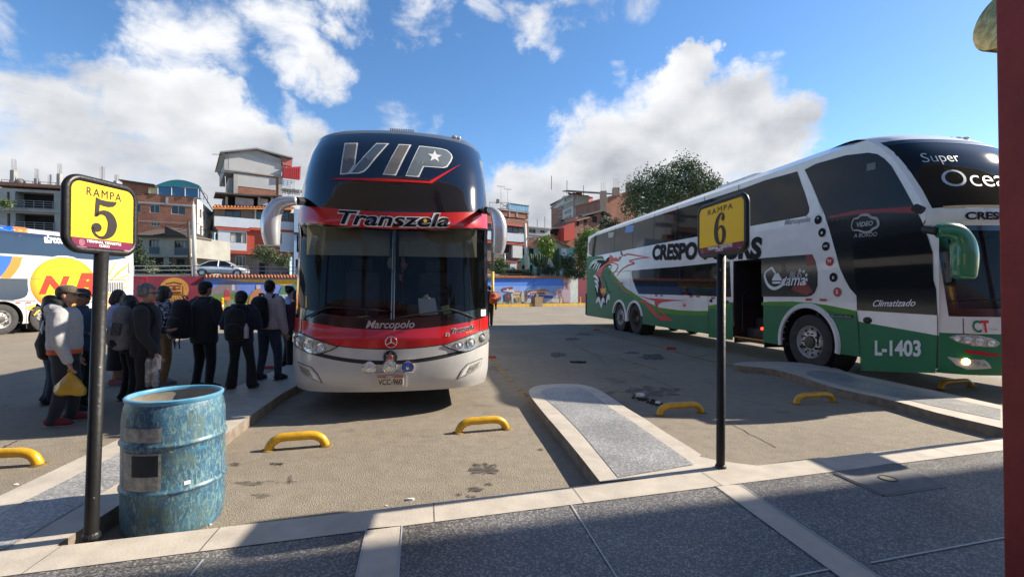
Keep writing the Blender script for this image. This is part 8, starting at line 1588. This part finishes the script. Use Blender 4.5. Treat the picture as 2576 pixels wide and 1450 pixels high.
# 5 grey-haired man
o5, j5 = person('grey curly-haired man with glasses and black jacket holding a white paper', 'p', 200, 5.9, 86, DG(-68), seed=6, hair='curly', hairc=GRH, skin=SKIN2, jm=KB, tm=KT, shoes=KSH, glasses=True, jlen=.46, jfat=1.12, fat=1.08, finger=True, arms={'R': ((.055,.03,-.18), (.04,.10,-.31)), 'L': 'bent'}, legs={'L': (-.1,.08), 'R': (.1,-.04)}, head=(DG(-10), 0))
bp5 = backpack(o5, j5, 'grey and black hiking backpack worn by the grey-haired man', GRY, .34, .54, .22, .67, m2=cloth('bag_grey2', (.20,.21,.205)), bottle=None); b = MB(); b.tube([(0, -.02, -.27), (0, -.02, -.20), (0, -.03, -.13)], [(.10, .07), (.165, .115), (.160, .110)], 14, up=(1, 0, 0)); organic(b, 'lower_panel', BPK, bp5, .012, 2); b = MB(); b.tube([(.172, -.02, -.08), (.172, .0, .06)], [(.03, .05), (.03, .05)], 8); b.build('mesh_pocket', mat('mesh_grey', (.06,.06,.06), .9, var=.6, scale=40), bp5)
M5 = Matrix.Translation(o5.location) @ Matrix.Rotation(o5.rotation_euler.z, 4, 'Z'); w5 = j5['arms']['R'][2]
pc = M5 @ (w5+Vector((.02, .035, -.10))); pp_ = empty('folded_paper', pc, DG(-30)); tag(pp_, 'white folded paper held by the grey-haired man', 'paper'); b = MB(); b.bx(-.075, .075, -.002, .002, -.10, .07, Matrix.Rotation(.15, 4, 'Y')); b.bx(-.07, .078, .003, .006, -.095, .06, Matrix.Rotation(.12, 4, 'Y')); b.build('sheet', PAPER, pp_)
wb = FA('p', 265, 1030, 5.75); wbo = empty('water_bottles', wb); tag(wbo, 'clear wrapped pack of water bottles hanging below the white paper', 'bottles'); WBM = mat('clear_wrap', (.20,.21,.22), .15, var=.8, scale=14, bump=.8, bscale=14, coat=.6, col2=(.55,.56,.58), sharp=(.45,.66))
for i, x in enumerate((-.038, .038)): b = MB(); b.lathe([(.03,-.19),(.042,-.18),(.044,-.05),(.040,-.04),(.044,-.03),(.044,.10),(.030,.16),(.016,.19),(.016,.22)], (x, 0, 0), 14); b.build('bottle', WBM, wbo, smooth=True)
b = MB(); b.lathe([(.05,-.06),(.046,-.0),(.02,.0)], (0, 0, .22), 8); b.tube([(0, 0, .2), (0, 0, .33)], .007, 5); b.build('carry_handle', MATTE, wbo)
# 6 woman with floral jacket and tan trousers
person('brown-haired woman in a black and white floral jacket and tan trousers', 'p', 395, 7.8, 98, DG(-40), seed=8, hair='shoulder', hairc=BRH, skin=SKIN2, jm=FLW, tm=TANT, shoes=cloth('pale_shoe', (.30,.28,.26)), jfat=1.1)
# 7 man in black cap seen from behind
o7, j7 = person('man in a black cap, jacket and trousers seen from behind with a large backpack', 'p', 835, 7.4, 55, DG(-14), seed=9, cap=BKC, hair='short', hairc=DKH, jm=KB, tm=KT, shoes=KSH, jlen=.44, jfat=1.15, fat=1.1, arms={'R': 'folded', 'L': 'bent'}, legs={'L': (-.13,.0), 'R': (.13,.0)}, skin=SKIN2)
backpack(o7, j7, 'very large black backpack hanging off the left side of the man in the black cap', BPK, .36, .60, .26, .66, dx=-.16, webs=True)
# 8 woman in navy
o8, j8 = person('woman with a round black bob in a navy jacket and flared black trousers', 'p', 1235, 6.9, 155, DG(8), seed=10, z0=IZ, hair='round', hairc=DKH, jm=KN, tm=KT, shoes=KSH, hood=True, jlen=.47, jfat=1.18, fat=1.05, flare=1.0, arms={'L': 'folded', 'R': 'folded'}, legs={'L': (-.12,0), 'R': (.16,.03)})
backpack(o8, j8, 'small black backpack with a pale bottle, on the back of the woman in navy', BPK, .30, .46, .17, .66, bottle=mat('bottle_pale', (.4,.4,.42), .3))
# 9 man in jeans
o9, j9 = person('dark-haired man in a pale windbreaker and blue jeans', 'p', 1540, 7.55, 36, DG(-12), seed=11, z0=IZ, hair='short', hairc=DKH, skin=SKIN2, jm=WPK, tm=JE, shoes=KSH, jlen=.52, jfat=1.2, fat=1.08, arms={'L': 'bent', 'R': 'down'}, legs={'L': (-.15,.0), 'R': (.15,.06)}, head=(DG(18), 0))
backpack(o9, j9, 'plain black backpack on the man in the pale windbreaker and jeans', BPK, .33, .50, .19, .68)
# 10, 11 beside the bus
person('woman with black bun hair and pale blue shirt near the VIP bus headlight', 'p', 1765, 9.6, 98, DG(-30), seed=12, hair='bun', hairc=DKH, skin=SKIN2, jm=cloth('pale_blue', (.36,.42,.60), .1), tm=KT, shoes=KSH, jlen=.55)
person('person in a maroon jacket at the corner of the VIP bus, last in the queue', 'p', 1825, 9.2, 150, DG(35), seed=13, hair='short', hairc=BRH, skin=SKIN2, jm=MRN, tm=KT, shoes=KSH, glasses=True)
# 12 walker right of the bus
o12, j12 = person('walker in a grey cap and dark clothes right of the VIP bus', 'D', 2135, 21.5, 80, DG(10), seed=14, cap=cloth('grey_cap', (.16,.16,.18)), hair='short', hairc=DKH, skin=SKIN2, jm=KB, tm=cloth('brown_trouser', (.05,.04,.035)), shoes=KSH, legs={'L': (-.08,-.1), 'R': (.1,.1)})
backpack(o12, j12, 'orange backpack on the walker right of the VIP bus', cloth('bag_orange', (.60,.10,.03)), .36, .5, .22, .68, dx=.14)
